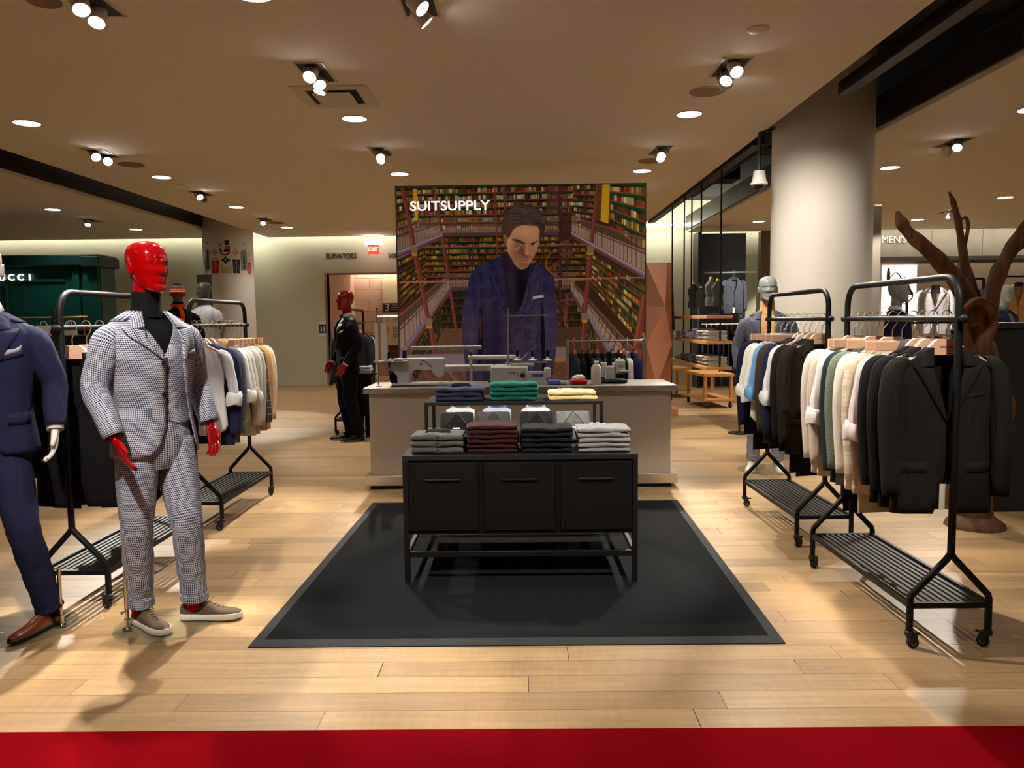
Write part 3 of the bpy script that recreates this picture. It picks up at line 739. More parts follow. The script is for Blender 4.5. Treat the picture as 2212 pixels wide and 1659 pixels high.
def hang_jacket(t, m, seed, lining=None, length=.885, trousers=None, buttons=3, tag_card=False, vneck=-.47, wr=.004, sc_x=1.0, flap=True):
    rn = random.Random(seed)
    k = length/.885; tab = [(z if z > -.3 else -.3+(z+.3)*((length-.3)/.585), a*sc_x, b, y) for z, a, b, y in HANG_TAB]
    T = Torso(tab, 2.3, wr, seed); zh, zt = -length, -.134; zlow = vneck-.16
    g = lambda z: interp([(zh, .055), (zlow-.12, .016), (zlow, .001), (vneck, .001), (-.225, .068), (-.15, .060), (-.13, .056)], z)
    zs = list(np.linspace(zh, -.24, 20))+list(np.linspace(-.23, zt, 9))
    shell(T, zs, g, g).build('jacket_body', m, t, thick=-.003)
    lm = lining or m
    b = MB(); b.grid([[T(PI*.42+PI*1.16*j/20, z, -.006) for j in range(21)] for z in np.linspace(zh+.03, zt-.002, 12)], flip=True); b.build('lining', lm, t)
    lapels(T, t, m, g, g, vneck, -.226, -.137, .084)
    for s in (-1, 1):
        pts = smooth_path([p+(r,) for p, r in zip(sleeve_pts(s, -.2, .60+rn.uniform(-.01, .015)), (.030, .046, .054, .056, .053, .050, .045))], 3)
        sb = MB(); tube_uv(sb, pts[:, :3], pts[:, 3], sq=(.78, 1.12)); so = sb.build('sleeve', m, t, thick=-.003)
        if buttons:
            bb = MB(); e = pts[-1]
            for q in range(buttons): disc_at(bb, (e[0]+s*.030, e[1]-.024+.008*q, e[2]+.02+.020*q), (s, -.5, 0), .0075)
            bb.build('cuff_buttons', BTN, so)
    bb = MB(); disc_at(bb, T(0, vneck-.004, .004), (0, -1, 0), .0095); bb.build('button', BTN, t)
    if flap:
        for s in (-1, 1):
            P = [[T(T.th(s*(.085+.14*i/6*.9), z, ), z, .003) for i in range(7)] for z in (zlow-.02, zlow-.045, zlow-.07)]
            MB().grid(P, flip=(s > 0)).build('pocket_flap', m, t, thick=.001)
        P = [[T(T.th(.08+.085*i/5, -.36), -.36+.012*i/5+dz, .0045) for i in range(6)] for dz in (0, .014)]
        MB().grid(P, flip=True).build('breast_pocket', m, t, thick=.002)
    if trousers is not None: hang_trousers(t, trousers, seed, bottom=-length-rn.uniform(.11, .16))
    if tag_card:
        b = MB(); b.b2((-.035, -.066, -.86), (.018, -.065, -.745)); b.build('price_tag', mat('tag_card', (214, 206, 190), rough=.7), t, smooth=False)
        MB().tube([(-.008, -.0655, -.745), (-.004, -.062, -.7)], .0008, 5).build('tag_string', mat('string_white', (220, 220, 215)), t)
def hang_trousers(t, m, seed, bottom=-1.0, x0=-.155, x1=.155):
    rn = random.Random(seed+500); P = []
    for i in range(12):
        z = -.20+(bottom+.20)*i/11; row = []
        for j in range(19):
            a = 2*PI*j/18; w = (x1-x0)/2; row.append(((x0+x1)/2+w*math.copysign(abs(math.cos(a))**.7, math.cos(a)), .016*math.sin(a)+.004*math.sin(5*a+z*3+seed)+.008, z+.01*math.cos(a)))
        P.append(row)
    MB().grid([r[:-1] for r in P], cv=True, caps=(1, 1)).build('folded_trousers', m, t)
def hang_shirt(t, m, seed, roll=True, length=.80, collar_m=None, wr=.006, striped=False):
    rn = random.Random(seed)
    tab = [(z if z > -.3 else -.3+(z+.3)*((length-.3)/.585), a*.97, b*.85, y) for z, a, b, y in HANG_TAB]
    T = Torso(tab, 2.2, wr, seed); zh = -length
    g = lambda z: interp([(zh, .02), (-.34, .002), (-.2, .018), (-.13, .045)], z)
    zs = list(np.linspace(zh, -.24, 18))+list(np.linspace(-.23, -.134, 8))
    P = []; UV = []
    for z in zs:
        a0 = T.th(g(z), z); a1 = 2*PI-a0; row = []
        for j in range(44):
            th = a0+(a1-a0)*j/43; p = T(th, z); zz = p[2]
            if z < -.6: zz += .07*(abs(math.sin(th))**4)*(-.6-z)/(length-.6)     # curved tails
            row.append((p[0], p[1], zz))
        P.append(row); UV.append([(.9*j/43, z) for j in range(44)])
    b = MB(); b.grid(P, uv=UV, flip=True); b.build('shirt_body', m, t, thick=-.0015)
    cm_ = collar_m or m
    c = MB(); P = []
    for k in range(21):
        a = .35+(2*PI-.7)*k/20; st = 1 if 2 < k < 18 else .9
        p0 = T(a, -.136, .002); P.append([p0, (p0[0]*1.02, p0[1], -.105), (p0[0]*1.25, p0[1]*1.3-(.012 if k in (0, 20) else 0), -.148-(.035 if k in (0, 1, 19, 20) else 0))])
    c.grid(P); c.build('collar', cm_, t, thick=.0015)
    pl = MB(); pl.grid([[T(T.th(-.012, z), z, .003), T(T.th(.014, z), z, .003)] for z in np.linspace(zh+.02, -.2, 14)], flip=False); pl.build('placket', m, t, thick=.001)
    for s in (-1, 1):
        L = .36+rn.uniform(-.02, .03) if roll else .60
        pts = sleeve_pts(s, -.2, L)[:4]+[(s*(.268+.005*rn.random()), -.012, -.2-L*.7), (s*.276, -.02, -.2-L)]
        pp = smooth_path([p+(r,) for p, r in zip(pts, (.026, .040, .047, .048, .046, .046))], 3)
        sb = MB(); tube_uv(sb, pp[:, :3], pp[:, 3], sq=(.72, 1.12)); so = sb.build('sleeve', m, t, thick=-.0015)
        if roll:
            e = pp[-1]; c = MB(); rings = []
            for i, (dz, r) in enumerate(((.060, .044), (.057, .058), (.034, .068), (.006, .069), (-.024, .066), (-.034, .055), (-.028, .040))):
                rings.append([(e[0]+r*.84*math.cos(2*PI*j/18)*(1+.07*math.sin(3*2*PI*j/18+i+seed)), e[1]+r*1.15*math.sin(2*PI*j/18), e[2]+dz+.008*math.sin(2*2*PI*j/18+i*.9+seed)) for j in range(18)])
            c.grid(rings, cv=True, flip=True); c.build('rolled_cuff', m, so)
def hanger(label, x, y, zbar, kind, wood, rz=0.0, text=False):
    t = thing('hanger', label, 'clothes hanger', (x, y, zbar), rz, 'clothes hangers')
    if kind == 'bar':
        b = MB().b2((-.185, -.010, -.172), (.185, .010, -.124), .003); b.build('wooden_bar', wood, t, smooth=False)
        w2 = MB().b2((-.14, -.014, -.20), (.14, .014, -.187), .003); w2.build('lower_bar', mat('hanger_felt', (205, 196, 150), rough=.6), t, smooth=False)
    else:
        up = [(-.040, -.108), (.040, -.108), (.058, -.120), (.088, -.156), (.15, -.186), (.186, -.207), (.188, -.216), (.178, -.220), (.12, -.200), (.05, -.178), (-.05, -.178), (-.12, -.200), (-.178, -.220), (-.188, -.216), (-.186, -.207), (-.15, -.186), (-.088, -.156), (-.058, -.120)]
        b = MB().prism(up, 'y', -.012, .014); b.build('wooden_shoulders', wood, t, smooth=False)
        if text: text_part('hanger_print', 'suitsupply', .017, INK, t, (0, -.0125, -.142), (PI/2, 0, 0), .0003)
    p = [(0, 0, -.115), (0, 0, -.075), (.006, 0, -.058), (.019, 0, -.042), (.026, 0, -.020), (.0245, 0, .002), (.013, 0, .019), (-.005, 0, .0225), (-.018, 0, .013), (-.022, 0, .0)]
    MB().tube(smooth_path(p, 3).tolist(), .0027, 7).build('hook', WIRE, t)
    return t
# ------------------------------------------------ cloths used on the racks
CH = cloth('charcoal', (27, 26, 25)); CH2 = cloth('near_black', (19, 18, 19)); PSH = cloth('pale_pink_shirt', (226, 212, 214), var=.05); WS = cloth('white_linen', (228, 226, 220), var=.05)
CRCK = check_cloth('cream_check', (226, 218, 198), (208, 194, 168), pitch=.024, frac=.2, gingham=False, over=(190, 172, 140), opitch=.1, ofrac=.3)
CREAM = cloth('ivory', (232, 224, 206), var=.05); SAGE = mat('cloth_sage_tweed', (112, 122, 108), rough=.95, var=.35, vscale=120, bump=.6, bscale=300); SLATE = cloth('slate_navy', (38, 48, 58)); LINEN = cloth('stone_linen', (204, 192, 176), var=.06)
BRN = cloth('dark_brown', (34, 28, 23)); BRN2 = cloth('brown_black', (28, 23, 20)); NVCK = check_cloth('navy_check', (24, 26, 48), (38, 42, 72), pitch=.03, frac=.15, gingham=False); OLV = cloth('olive_brown', (66, 54, 42)); LBL = cloth('sky_blue_shirt', (110, 160, 205)); NV = cloth('navy', (22, 24, 46)); NVL = cloth('bright_navy', (34, 36, 70))
GLEN = check_cloth('grey_glen', (84, 92, 104), (104, 114, 126), pitch=.045, frac=.12, gingham=False)
LGJ = cloth('pale_grey_linen', (196, 192, 186), var=.05); PLD = check_cloth('dark_plaid', (62, 58, 58), (150, 140, 128), pitch=.055, frac=.09, gingham=False); CAM = cloth('camel', (196, 148, 96)); STR = cloth('cream_wool', (214, 200, 178)); LIN_D = cloth('lining_navy', (22, 24, 40)); BLKC = cloth('black_coat', (14, 14, 17)); NVC = cloth('ink_navy_coat', (17, 18, 30)); GRJ = cloth('grey_blue_jacket', (64, 68, 84)); RED = mat('red_hanger', (214, 30, 26), rough=.35)
def hang(rack, dy, kind, m, desc, hk='wood', wood=None, **kw):
    """desc: what it is, unique on its rack; dy: metres behind the rack's front post"""
    (rx, ry, _), rz = RACKS[rack]; L2 = .575
    yy = -L2+dy; x = rx-math.sin(rz)*yy; y = ry+math.cos(rz)*yy; zb = 1.487
    seed = int(abs(x*1000+y*7919)) % 9973; rn = random.Random(seed); r = rz+rn.uniform(-.05, .05)+kw.pop('turn', 0)
    where = {'R1': 'front right rack', 'R2': 'second right rack', 'L1': 'front left rack', 'L2': 'second left rack', 'M': 'tuxedo rack'}[rack]
    text = kw.pop('text', False)
    t = thing('hanging_'+('shirt' if kind == 'shirt' else 'jacket'), f'{desc} hanging on the {where}', 'shirt' if kind == 'shirt' else 'jacket', (x, y, zb), r, f'clothes on the {where}')
    (hang_shirt if kind == 'shirt' else hang_jacket)(t, m, seed, **kw); t.scale = (1, .78, 1)
    hw = wood or PINKWOOD
    hanger(f'{"red" if hw is RED else "wooden"} hanger of the {desc}, {where}', x, y, zb+.0145, hk, hw, r, text)
# front right rack, from the front backwards
hang('R1', .10, 'j', CH, 'charcoal jacket facing the aisle', lining=BLKC, tag_card=True, buttons=4, text=True)
hang('R1', .215, 'j', CH2, 'black jacket just behind the charcoal one', lining=BLKC, buttons=4, text=True)
hang('R1', .30, 'j', CH2, 'black jacket behind the first two dark ones', lining=BLKC)
hang('R1', .395, 'shirt', PSH, 'pale pink shirt with rolled sleeves', hk='bar', collar_m=cloth('grey_collar', (120, 120, 124)))
hang('R1', .50, 'j', CRCK, 'cream checked jacket', hk='bar', buttons=4, wr=.005)
hang('R1', .60, 'j', CREAM, 'plain ivory jacket', buttons=4, trousers=cloth('stone_trousers', (190, 176, 154)))
hang('R1', .70, 'j', SAGE, 'sage green tweed jacket', hk='bar', trousers=NVC)
hang('R1', .79, 'j', SLATE, 'dark slate blue jacket', trousers=NVC)
hang('R1', .885, 'shirt', WS, 'white shirt with rolled sleeves', hk='bar')
hang('R1', .965, 'j', LINEN, 'stone linen jacket behind the white shirt', hk='bar', buttons=4)
hang('R1', 1.05, 'j', cloth('stone_linen2', (214, 204, 190), var=.06), 'rearmost pale linen jacket', buttons=4)
# second right rack
hang('R2', .10, 'j', BRN, 'dark brown jacket at the front', lining=BLKC, trousers=BRN2, text=True)
hang('R2', .21, 'j', BRN2, 'brown black jacket, second from the front', trousers=BRN2)
hang('R2', .32, 'shirt', cloth('white_cotton', (222, 222, 226), var=.04), 'white cotton shirt between dark jackets', hk='wood')
hang('R2', .42, 'j', NVCK, 'navy checked jacket', hk='wood')
hang('R2', .53, 'j', OLV, 'olive brown jacket', hk='bar')
hang('R2', .66, 'shirt', LBL, 'sky blue shirt', hk='bar')
hang('R2', .77, 'shirt', WS, 'white linen shirt beside the blue one', hk='bar')
hang('R2', .88, 'shirt', cloth('white_linen_b', (224, 222, 214), var=.05), 'white linen shirt further back', hk='bar')
hang('R2', 1.02, 'j', NV, 'rearmost navy jacket', hk='bar', trousers=NVC)
# second left rack
hang('L2', .085, 'shirt', cloth('stripe_shirt', (212, 212, 216), var=.05), 'white striped shirt at the front', hk='wood', text=True)
hang('L2', .18, 'j', NVL, 'navy blazer', lining=LIN_D)
hang('L2', .285, 'j', GLEN, 'grey checked jacket', lining=BLKC, buttons=2)
hang('L2', .38, 'shirt', WS, 'white shirt under the camel knit', hk='bar')
hang('L2', .47, 'shirt', cloth('white_linen_c', (216, 212, 204), var=.05), 'off white linen shirt with rolled sleeves', hk='bar')
hang('L2', .56, 'shirt', cloth('white_linen_d', (208, 204, 196), var=.05), 'soft white rolled-sleeve shirt further back', hk='bar')
hang('L2', .655, 'j', LGJ, 'pale grey linen jacket', hk='bar', buttons=3)
hang('L2', .74, 'j', cloth('pale_grey_b', (180, 177, 172), var=.05), 'stone grey jacket', hk='bar', buttons=3)
hang('L2', .83, 'shirt', PLD, 'dark plaid overshirt with long sleeves', hk='bar', roll=False)
hang('L2', .93, 'j', CAM, 'camel jacket', hk='bar')
hang('L2', 1.03, 'j', STR, 'rearmost cream jacket', hk='bar')
(rx, ry, _), _z = RACKS['L2']
b = MB(); P = []
for i in range(15):
    a = 2*PI*i/14; P.append([(.10*math.cos(a)*(1+.12*math.sin(3*a+j)), .055*math.sin(a), -.155+.035*math.sin(j*.9)+.012*math.cos(2*a+j)-.012*j) for j in range(6)])
b.grid(P); o = b.build('knit_scarf', CAM, None, thick=.012); o.location = (rx+.02, ry-.575+.38, 1.5); tag(o, 'camel knit draped over a white shirt on the second left rack', 'scarf')
# front left rack: dark coats
for i, (dy, m_, d) in enumerate(((.10, BLKC, 'black coat nearest the aisle'), (.24, NVC, 'ink navy coat, second from the front'), (.38, BLKC, 'black coat, third from the front'), (.52, NVC, 'ink navy coat, fourth from the front'), (.67, BLKC, 'black coat, fifth from the front'), (.83, NVC, 'ink navy coat, sixth from the front'), (1.0, BLKC, 'rearmost black coat'))):
    hang('L1', dy, 'j', m_, d, length=.99 if i % 2 else .95, lining=BLKC, buttons=0, flap=False, sc_x=1.03)
# rack behind the tuxedo mannequin
for dy, kd, m_, d in ((.30, 'j', GRJ, 'blue grey suit jacket at the front'), (.44, 'j', cloth('midnight', (34, 38, 54)), 'midnight jacket'), (.58, 'shirt', WS, 'white dress shirt'), (.72, 'j', BLKC, 'black dinner jacket')):
    hang('M', dy, kd, m_, d, wood=RED, **({'roll': False} if kd == 'shirt' else {'buttons': 2}))
# ---------------------------------------------------------------- mannequins
def gs(x, m, s): return math.exp(-.5*((x-m)/s)**2)
HEAD = [(0, .020, .082, -.040), (.005, .031, .088, -.020), (.014, .042, .0925, .004), (.028, .051, .094, .026), (.048, .059, .0935, .054), (.07, .0645, .093, .075), (.10, .0705, .0935, .090), (.13, .0745, .094, .099), (.158, .0765, .0925, .103), (.184, .0755, .087, .1015), (.206, .0695, .077, .094), (.224, .0585, .063, .080), (.237, .041, .043, .058), (.2435, .0215, .022, .033), (.245, .004, .004, .010)]
def head_mesh(mb, M, n=56):
    z = smooth_path(HEAD, 5); rings = []
    for (h, w, f, k) in z:
        yc = (k-f)/2; b = (k+f)/2; ring = []
        for j in range(n):
            th = 2*PI*j/n; sn, cs = math.sin(th), math.cos(th); e = 2/2.25
            x = w*math.copysign(abs(sn)**e, sn); y = yc-b*math.copysign(abs(cs)**e, cs)
            if cs > 0.05:
                fw = min(1, cs*1.6); ax = abs(x); d = 0
                # nose: ridge growing downwards, cut off sharply below the tip
                if .083 < h < .15:
                    k2 = (.15-h)/(.15-.096); amp = .021*min(1, k2)**1.1 if h > .096 else .021*max(0, (h-.083)/.013)
                    d += amp*gs(x, 0, .0075+.005*min(1, k2))
                d -= .0085*gs(ax, .031, .014)*gs(h, .131, .010)           # eye sockets
                d += .0035*gs(ax, .031, .010)*gs(h, .129, .006)           # lids
                d += .0045*gs(ax, .030, .020)*gs(h, .148, .006)           # brows
                d += .004*gs(ax, .045, .014)*gs(h, .105, .014)            # cheekbones
                d -= .004*gs(ax, .042, .014)*gs(h, .062, .016)
                d += .0048*gs(x, 0, .017)*gs(h, .0645, .0045)+.005*gs(x, 0, .015)*gs(h, .0525, .0050)-.0025*gs(x, 0, .02)*gs(h, .0585, .0022)
                d += .006*gs(x, 0, .016)*gs(h, .018, .013)-.0035*gs(x, 0, .018)*gs(h, .040, .006)
                y -= d*fw
            ring.append(tuple(M @ Vector((x, y, h))))
        rings.append(ring)
    mb.grid(rings, cv=True, caps=(1, 1))
    for s in (-1, 1):
        eb = MB(); P = []
        for i in range(9):
            a = -PI/2+PI*i/8
            P.append([(s*(.0715+.004*math.sin(a)*0+.010*math.cos(2*PI*j/10)+.004), .014+.019*math.cos(a)*math.sin(2*PI*j/10)*1.0+.004*math.sin(a), .112+.031*math.sin(a)+.001) for j in range(10)])
        eb.grid(P, cv=True, caps=(1, 1)); eb.xf(M); mb.add(eb.v, eb.f)
    nk = MB().tube([(0, .026, -.12), (0, .022, -.08), (0, .018, -.03), (0, .014, .02), (0, .010, .07)], [.055, .055, .055, .056, .054], 24, sq=(1, 1.0)); nk.xf(M); mb.add(nk.v, nk.f)
def hand_mesh(mb, M, side, curl=.5, spread=.1):
    """wrist at the origin, fingers towards -z, thumb towards -y, palm faces the body (x = -side)"""
    px = -side
    pal = smooth_path([(0, 0, .05, .019, .027), (0, 0, 0, .018, .026), (px*.002, -.002, -.03, .0175, .034), (px*.004, -.002, -.065, .016, .041), (px*.006, 0, -.092, .014, .042), (px*.009, 0, -.104, .010, .038)], 3)
    rings = [[(p[0]+p[3]*math.cos(2*PI*j/16), p[1]+p[4]*math.sin(2*PI*j/16), p[2]) for j in range(16)] for p in pal]
    hb = MB().grid(rings, cv=True, caps=(1, 1))
    for (y, ln, r, c) in ((-.030, .074, .0095, .8), (-.010, .084, .0100, .95), (.011, .079, .0096, 1.05), (.030, .062, .0085, 1.2)):
        a = curl*c; seg = [ln*.42, ln*.32, ln*.26]; p = Vector((px*.006, y, -.088)); pts = [p+Vector((0, 0, .012)), p.copy()]; ang = .12
        for k, L in enumerate(seg):
            ang += a*(.32 if k == 0 else .5); p = p+Vector((px*math.sin(ang)*L, y*spread*.6*L/.03*.3, -math.cos(ang)*L)); pts.append(p.copy())
        tip = pts[-1]+(pts[-1]-pts[-2]).normalized()*.004
        hb.tube(smooth_path([tuple(q) for q in pts]+[tuple(tip)], 3).tolist(), np.interp(np.linspace(0, 1, 16), [0, .25, .6, .93, 1], [r*1.05, r*1.02, r*.92, r*.75, r*.3]).tolist(), 10)
    pts = [(px*.004, -.014, -.012), (px*.010, -.034, -.035), (px*.016, -.050, -.062), (px*.022, -.054, -.088), (px*.024, -.054, -.098)]
    hb.tube(smooth_path(pts, 3).tolist(), np.interp(np.linspace(0, 1, 13), [0, .3, .7, .95, 1], [.017, .0145, .0105, .008, .004]).tolist(), 10)
    hb.xf(M); mb.add(hb.v, hb.f)
def foot_matrix(heel, toe):
    d = Vector((toe[0]-heel[0], toe[1]-heel[1], 0)).normalized(); s = Vector((-d.y, d.x, 0))
    return Matrix(((d.x, s.x, 0, heel[0]), (d.y, s.y, 0, heel[1]), (0, 0, 1, heel[2] if len(heel) > 2 else 0), (0, 0, 0, 1)))
SOLE = [(0, .0), (.004, .018), (.02, .031), (.06, .035), (.12, .035), (.18, .042), (.23, .046), (.27, .042), (.295, .031), (.31, .014), (.314, 0)]
def outline(k=1.0, grow=0.0):
    P = smooth_path([(x, y+grow*(1 if y else 0)) for x, y in SOLE], 3); L = [(p[0]*k, p[1]) for p in P]
    return L+[(x, -y) for x, y in L[-2:0:-1]]
def shoe(t, M, kind, upper, sole_m, lace_m, name='shoe'):
    """kind: sneaker or oxford; heel at the origin, toe towards +x"""
    k = 1.0 if kind == 'sneaker' else 1.02
    root = None
    U = [(.004, .020, .05, .062), (.025, .031, .03, .070), (.06, .034, .03, .072), (.10, .035, .03, .085), (.13, .037, .03, .086), (.16, .040, .03, .074), (.20, .043, .03, .058), (.24, .043, .03, .048), (.275, .037, .03, .043), (.297, .026, .03, .037), (.307, .013, .03, .031)]
    base = .026 if kind == 'sneaker' else .012
    if kind == 'oxford': U = [(x*1.03, w*(.93 if x < .2 else .86), b, h*.97 if x < .2 else h*.93) for x, w, b, h in U]
    P = smooth_path([(x, w, h) for x, w, b, h in U], 3); rings = []
    for (x, w, h) in P:
        ring = []
        for j in range(15):
            a = PI*j/14; c = math.cos(a); s_ = math.sin(a)
            ring.append((x, w*math.copysign(abs(c)**.75, c), base+(h-base)*s_**.8))
        rings.append(ring)
    o = MB().grid(rings, flip=True).xf(M).build(name, upper, t, ang=70)
    sb = MB(); q = outline(k, .002)
    if kind == 'sneaker':
        sb.grid([[(x*.99+.001, y*.97, 0) for x, y in q], [(x, y, .004) for x, y in q], [(x, y*1.01, .024) for x, y in q], [(x*.985+.002, y*.95, .03) for x, y in q]], cv=True, caps=(1, 1))
    else:
        q = [(x, y*(.92 if x < .2 else .86)) for x, y in q]
        sb.grid([[(x, y*.97, .006 if x > .1 else .004) for x, y in q], [(x, y, .014) for x, y in q], [(x*.985+.002, y*.95, .017) for x, y in q]], cv=True, caps=(1, 1))
        sb.b2((.0, -.026, 0), (.075, .026, .012), .003)
    sb.xf(M).build('sole', sole_m, o, ang=50)
    lb = MB()
    for i in range(5):
        x = .125+.022*i; h = float(np.interp(x, P[:, 0], P[:, 2])); w = .017-.001*i
        lb.tube([(x-.004, -w, h-.006), (x, -w*.5, h-.0005), (x+.001, 0, h+.002), (x+.004, w*.5, h-.0005), (x+.008, w, h-.006)], .0022 if kind == 'sneaker' else .0014, 6)
    for s in (-1, 1):
        h = float(np.interp(.12, P[:, 0], P[:, 2]))
        if kind == 'sneaker': lb.tube([(.125, 0, h), (.112, s*.014, h+.010), (.122, s*.026, h+.004), (.14, s*.030, h-.012)], .002, 6)
    lb.xf(M).build('laces', lace_m, o)
    if kind == 'sneaker': MB().tube([(.03, -.027, .066), (.012, -.015, .068), (.006, 0, .068), (.012, .015, .068), (.03, .027, .066)], .004, 8).xf(M).build('heel_collar', upper, o)
    else:
        MB().tube([(.055, -.030, .066), (.02, -.022, .070), (.008, 0, .070), (.02, .022, .070), (.055, .030, .066)], .003, 8).xf(M).build('topline', upper, o)
    return o
MAN_TAB = [(.84, .203, .138, .0), (.92, .203, .137, 0), (1.0, .190, .127, 0), (1.09, .178, .119, 0), (1.2, .188, .127, 0), (1.3, .204, .137, 0), (1.38, .214, .137, .0), (1.44, .217, .126, .003), (1.48, .211, .112, .006), (1.508, .184, .096, .010), (1.53, .138, .083, .014), (1.546, .098, .075, .018), (1.562, .077, .071, .020)]
def arm_path(s, elbow, wrist):
    sh = Vector((s*.140, .004, 1.462)); e = Vector(elbow); w_ = Vector(wrist)
    top = Vector((s*.204, .004, 1.432)); mid = top.lerp(e, .45)
    lo = e.lerp(w_, .5)
    return [tuple(sh), tuple(top), tuple(mid), tuple(e), tuple(lo), tuple(w_)]
def leg_path(hip, knee, ankle):
    h, k, a = Vector(hip), Vector(knee), Vector(ankle)
    return [tuple(h), tuple(h.lerp(k, .35)), tuple(h.lerp(k, .75)), tuple(k), tuple(k.lerp(a, .4)), tuple(k.lerp(a, .8)), tuple(a)]
def mannequin(label, loc, rz, P):
    """P holds cloth, pose and colour choices; parts: body, clothes, shoes, base"""
    t = thing('mannequin', label, 'mannequin', loc, rz, 'dressed shop mannequins')
    z0 = P.get('lift', 0.0)
    inv = Matrix.Rotation(-rz, 4, 'Z') @ Matrix.Translation((-loc[0], -loc[1], 0))
    W = lambda p: tuple(inv @ Vector(p)) if P.get('world', False) else tuple(p)
    arms = P.get('arms', {-1: ((-.272, .03, 1.205), (-.262, -.075, .985)), 1: ((.272, .03, 1.205), (.262, -.075, .985))})
    legs = {s: [W(q) for q in v] for s, v in P.get('legs', {-1: ((-.09, 0, .93), (-.105, -.02, .52), (-.115, .03, .11)), 1: ((.09, 0, .93), (.105, -.02, .52), (.115, .03, .11))}).items()}
    feet = {s: [W(q) for q in v] for s, v in P.get('feet', {-1: ((-.11, .09, 0), (-.16, -.21, 0)), 1: ((.11, .09, 0), (.16, -.21, 0))}).items()}
    HM = Matrix.Translation((0, -.005, 1.655)) @ Matrix.Rotation(P.get('head_turn', 0), 4, 'Z') @ Matrix.Rotation(P.get('head_tilt', 0), 4, 'X') @ Matrix.Diagonal((1.10, 1.08, 1.0, 1))
    body = MB(); head_mesh(body, HM)
    T = Torso(MAN_TAB, 2.35, .0015, P.get('seed', 3)); sm = P['jacket']
    body.grid([[T(2*PI*j/24, z, -.03) for j in range(24)] for z in np.linspace(.9, 1.55, 14)], cv=True, caps=(1, 1))
    for s in (-1, 1):
        e, w_ = arms[s]; ap = arm_path(s, e, w_); pp = smooth_path([q+(r,) for q, r in zip(ap, (.04, .05, .045, .04, .034, .026))], 3)
        body.tube(pp[:, :3].tolist(), pp[:, 3].tolist(), 12)
        d = (Vector(w_)-Vector(e)).normalized(); zx = -d; xx = Vector((1, 0, 0)); xx = (xx-xx.dot(zx)*zx).normalized(); yy = zx.cross(xx)
        HMx = Matrix(((xx.x, yy.x, zx.x, w_[0]), (xx.y, yy.y, zx.y, w_[1]), (xx.z, yy.z, zx.z, w_[2]), (0, 0, 0, 1)))
        tw = P.get('hand_twist', {}).get(s, 0.0); HMx = HMx @ Matrix.Rotation(tw, 4, 'Z') @ Matrix.Translation((0, 0, -.018))
        hand_mesh(body, HMx, s, P.get('curl', {}).get(s, .55))
        l = leg_path(*legs[s]); body.tube(smooth_path(l, 2).tolist(), .045, 10)
        a = legs[s][2]; body.tube([a, (a[0], a[1], .05)], [.036, .034], 12)
    body.build('body', P['skin'], t, ang=80)
    # ---- jacket
    TJ = Torso(MAN_TAB, 2.35, .0015, P.get('seed', 3)); TJ.fl = P.get('flare')
    st = P.get('style', 'jacket'); hem = P.get('hem', .87); zv = P.get('vneck', 1.25)
    zs = list(np.linspace(hem, 1.44, 24))+list(np.linspace(1.455, 1.562, 10))
    if st == 'tee':
        shell(T, zs, lambda z: .0005, lambda z: .0005, off=-.008).build('t_shirt', sm, t, thick=-.002)
        for s in (-1, 1):
            ap = arm_path(s, *arms[s]); pp = smooth_path([q+(r,) for q, r in zip(ap[:3], (.045, .066, .068))], 4)
            tube_uv(MB(), pp[:, :3], pp[:, 3]).build('sleeve', sm, t, thick=-.002)
        MB().tube([(.078*math.cos(2*PI*j/24), .02+.072*math.sin(2*PI*j/24), 1.565) for j in range(24)], .006, 8, closed=True).build('neckband', sm, t)
    else:
        gl = P.get('gl') or (lambda z: interp([(hem, .075), (hem+.14, .012), (zv-.17, .0008), (zv, .0008), (1.445, .070), (1.53, .058), (1.562, .052)], z))
        gr = P.get('gr') or gl
        jt = shell(TJ, zs, gl, gr, m=56).build('jacket', sm, t, thick=-.003)
        b = MB(); b.grid([[T(PI*.3+PI*1.4*j/24, z, -.007) for j in range(25)] for z in np.linspace(hem+.02, 1.55, 14)], flip=True); b.build('lining', P.get('lining', sm), jt)
        lp = lapels(TJ, jt, P.get('lapel', sm), gl, gr, zv, P.get('znotch', 1.472), 1.558, P.get('wlapel', .088), wcol=.055)
        for s in (-1, 1):
            ap = arm_path(s, *arms[s]); pp = smooth_path([q+(r,) for q, r in zip(ap, (.045, .064, .067, .059, .053, .045))], 4)
            so = tube_uv(MB(), pp[:, :3], pp[:, 3], n=22, sq=(.95, 1.05)).build('sleeve', sm, jt, thick=-.003)
            e, w_ = Vector(arms[s][0]), Vector(arms[s][1]); d = (w_-e).normalized()
            if P.get('cuff') is not None:
                c = MB(); tube_uv(c, [tuple(w_-d*.02), tuple(w_+d*.018)], [.039, .038], n=18); c.build('shirt_cuff', P['cuff'], so, thick=.002)
            bb = MB()
            for q in range(4): disc_at(bb, tuple(w_-d*(.025+.019*q)+Vector((s*.026, .040, 0))), (s*.5, 1, 0), .0065)
            bb.build('cuff_buttons', P.get('btn', BTN), so)
        for s in ((-1, 1) if P.get('flaps', True) else ()):
            zf = hem+.20; g = gr if s > 0 else gl
            Pk = [[TJ(T.th(s*min(.095+.015*i, T.abc(zf)[0]*.985), zf+dz), zf+dz, .0045) for i in range(8)] for dz in (.0, -.03, -.058)]
            MB().grid(Pk, uv=[[(.015*i, -.02*j) for i in range(8)] for j in range(3)], flip=(s > 0)).build('pocket_flap', sm, jt, thick=.002)
        bp = [[TJ(T.th(.085+.014*i, 1.335), 1.335+.0035*i+dz, .005) for i in range(7)] for dz in (0, .024)]
        MB().grid(bp, uv=[[(.014*i, dz) for i in range(7)] for dz in (0, .024)], flip=False).build('breast_pocket', sm, jt, thick=.002)
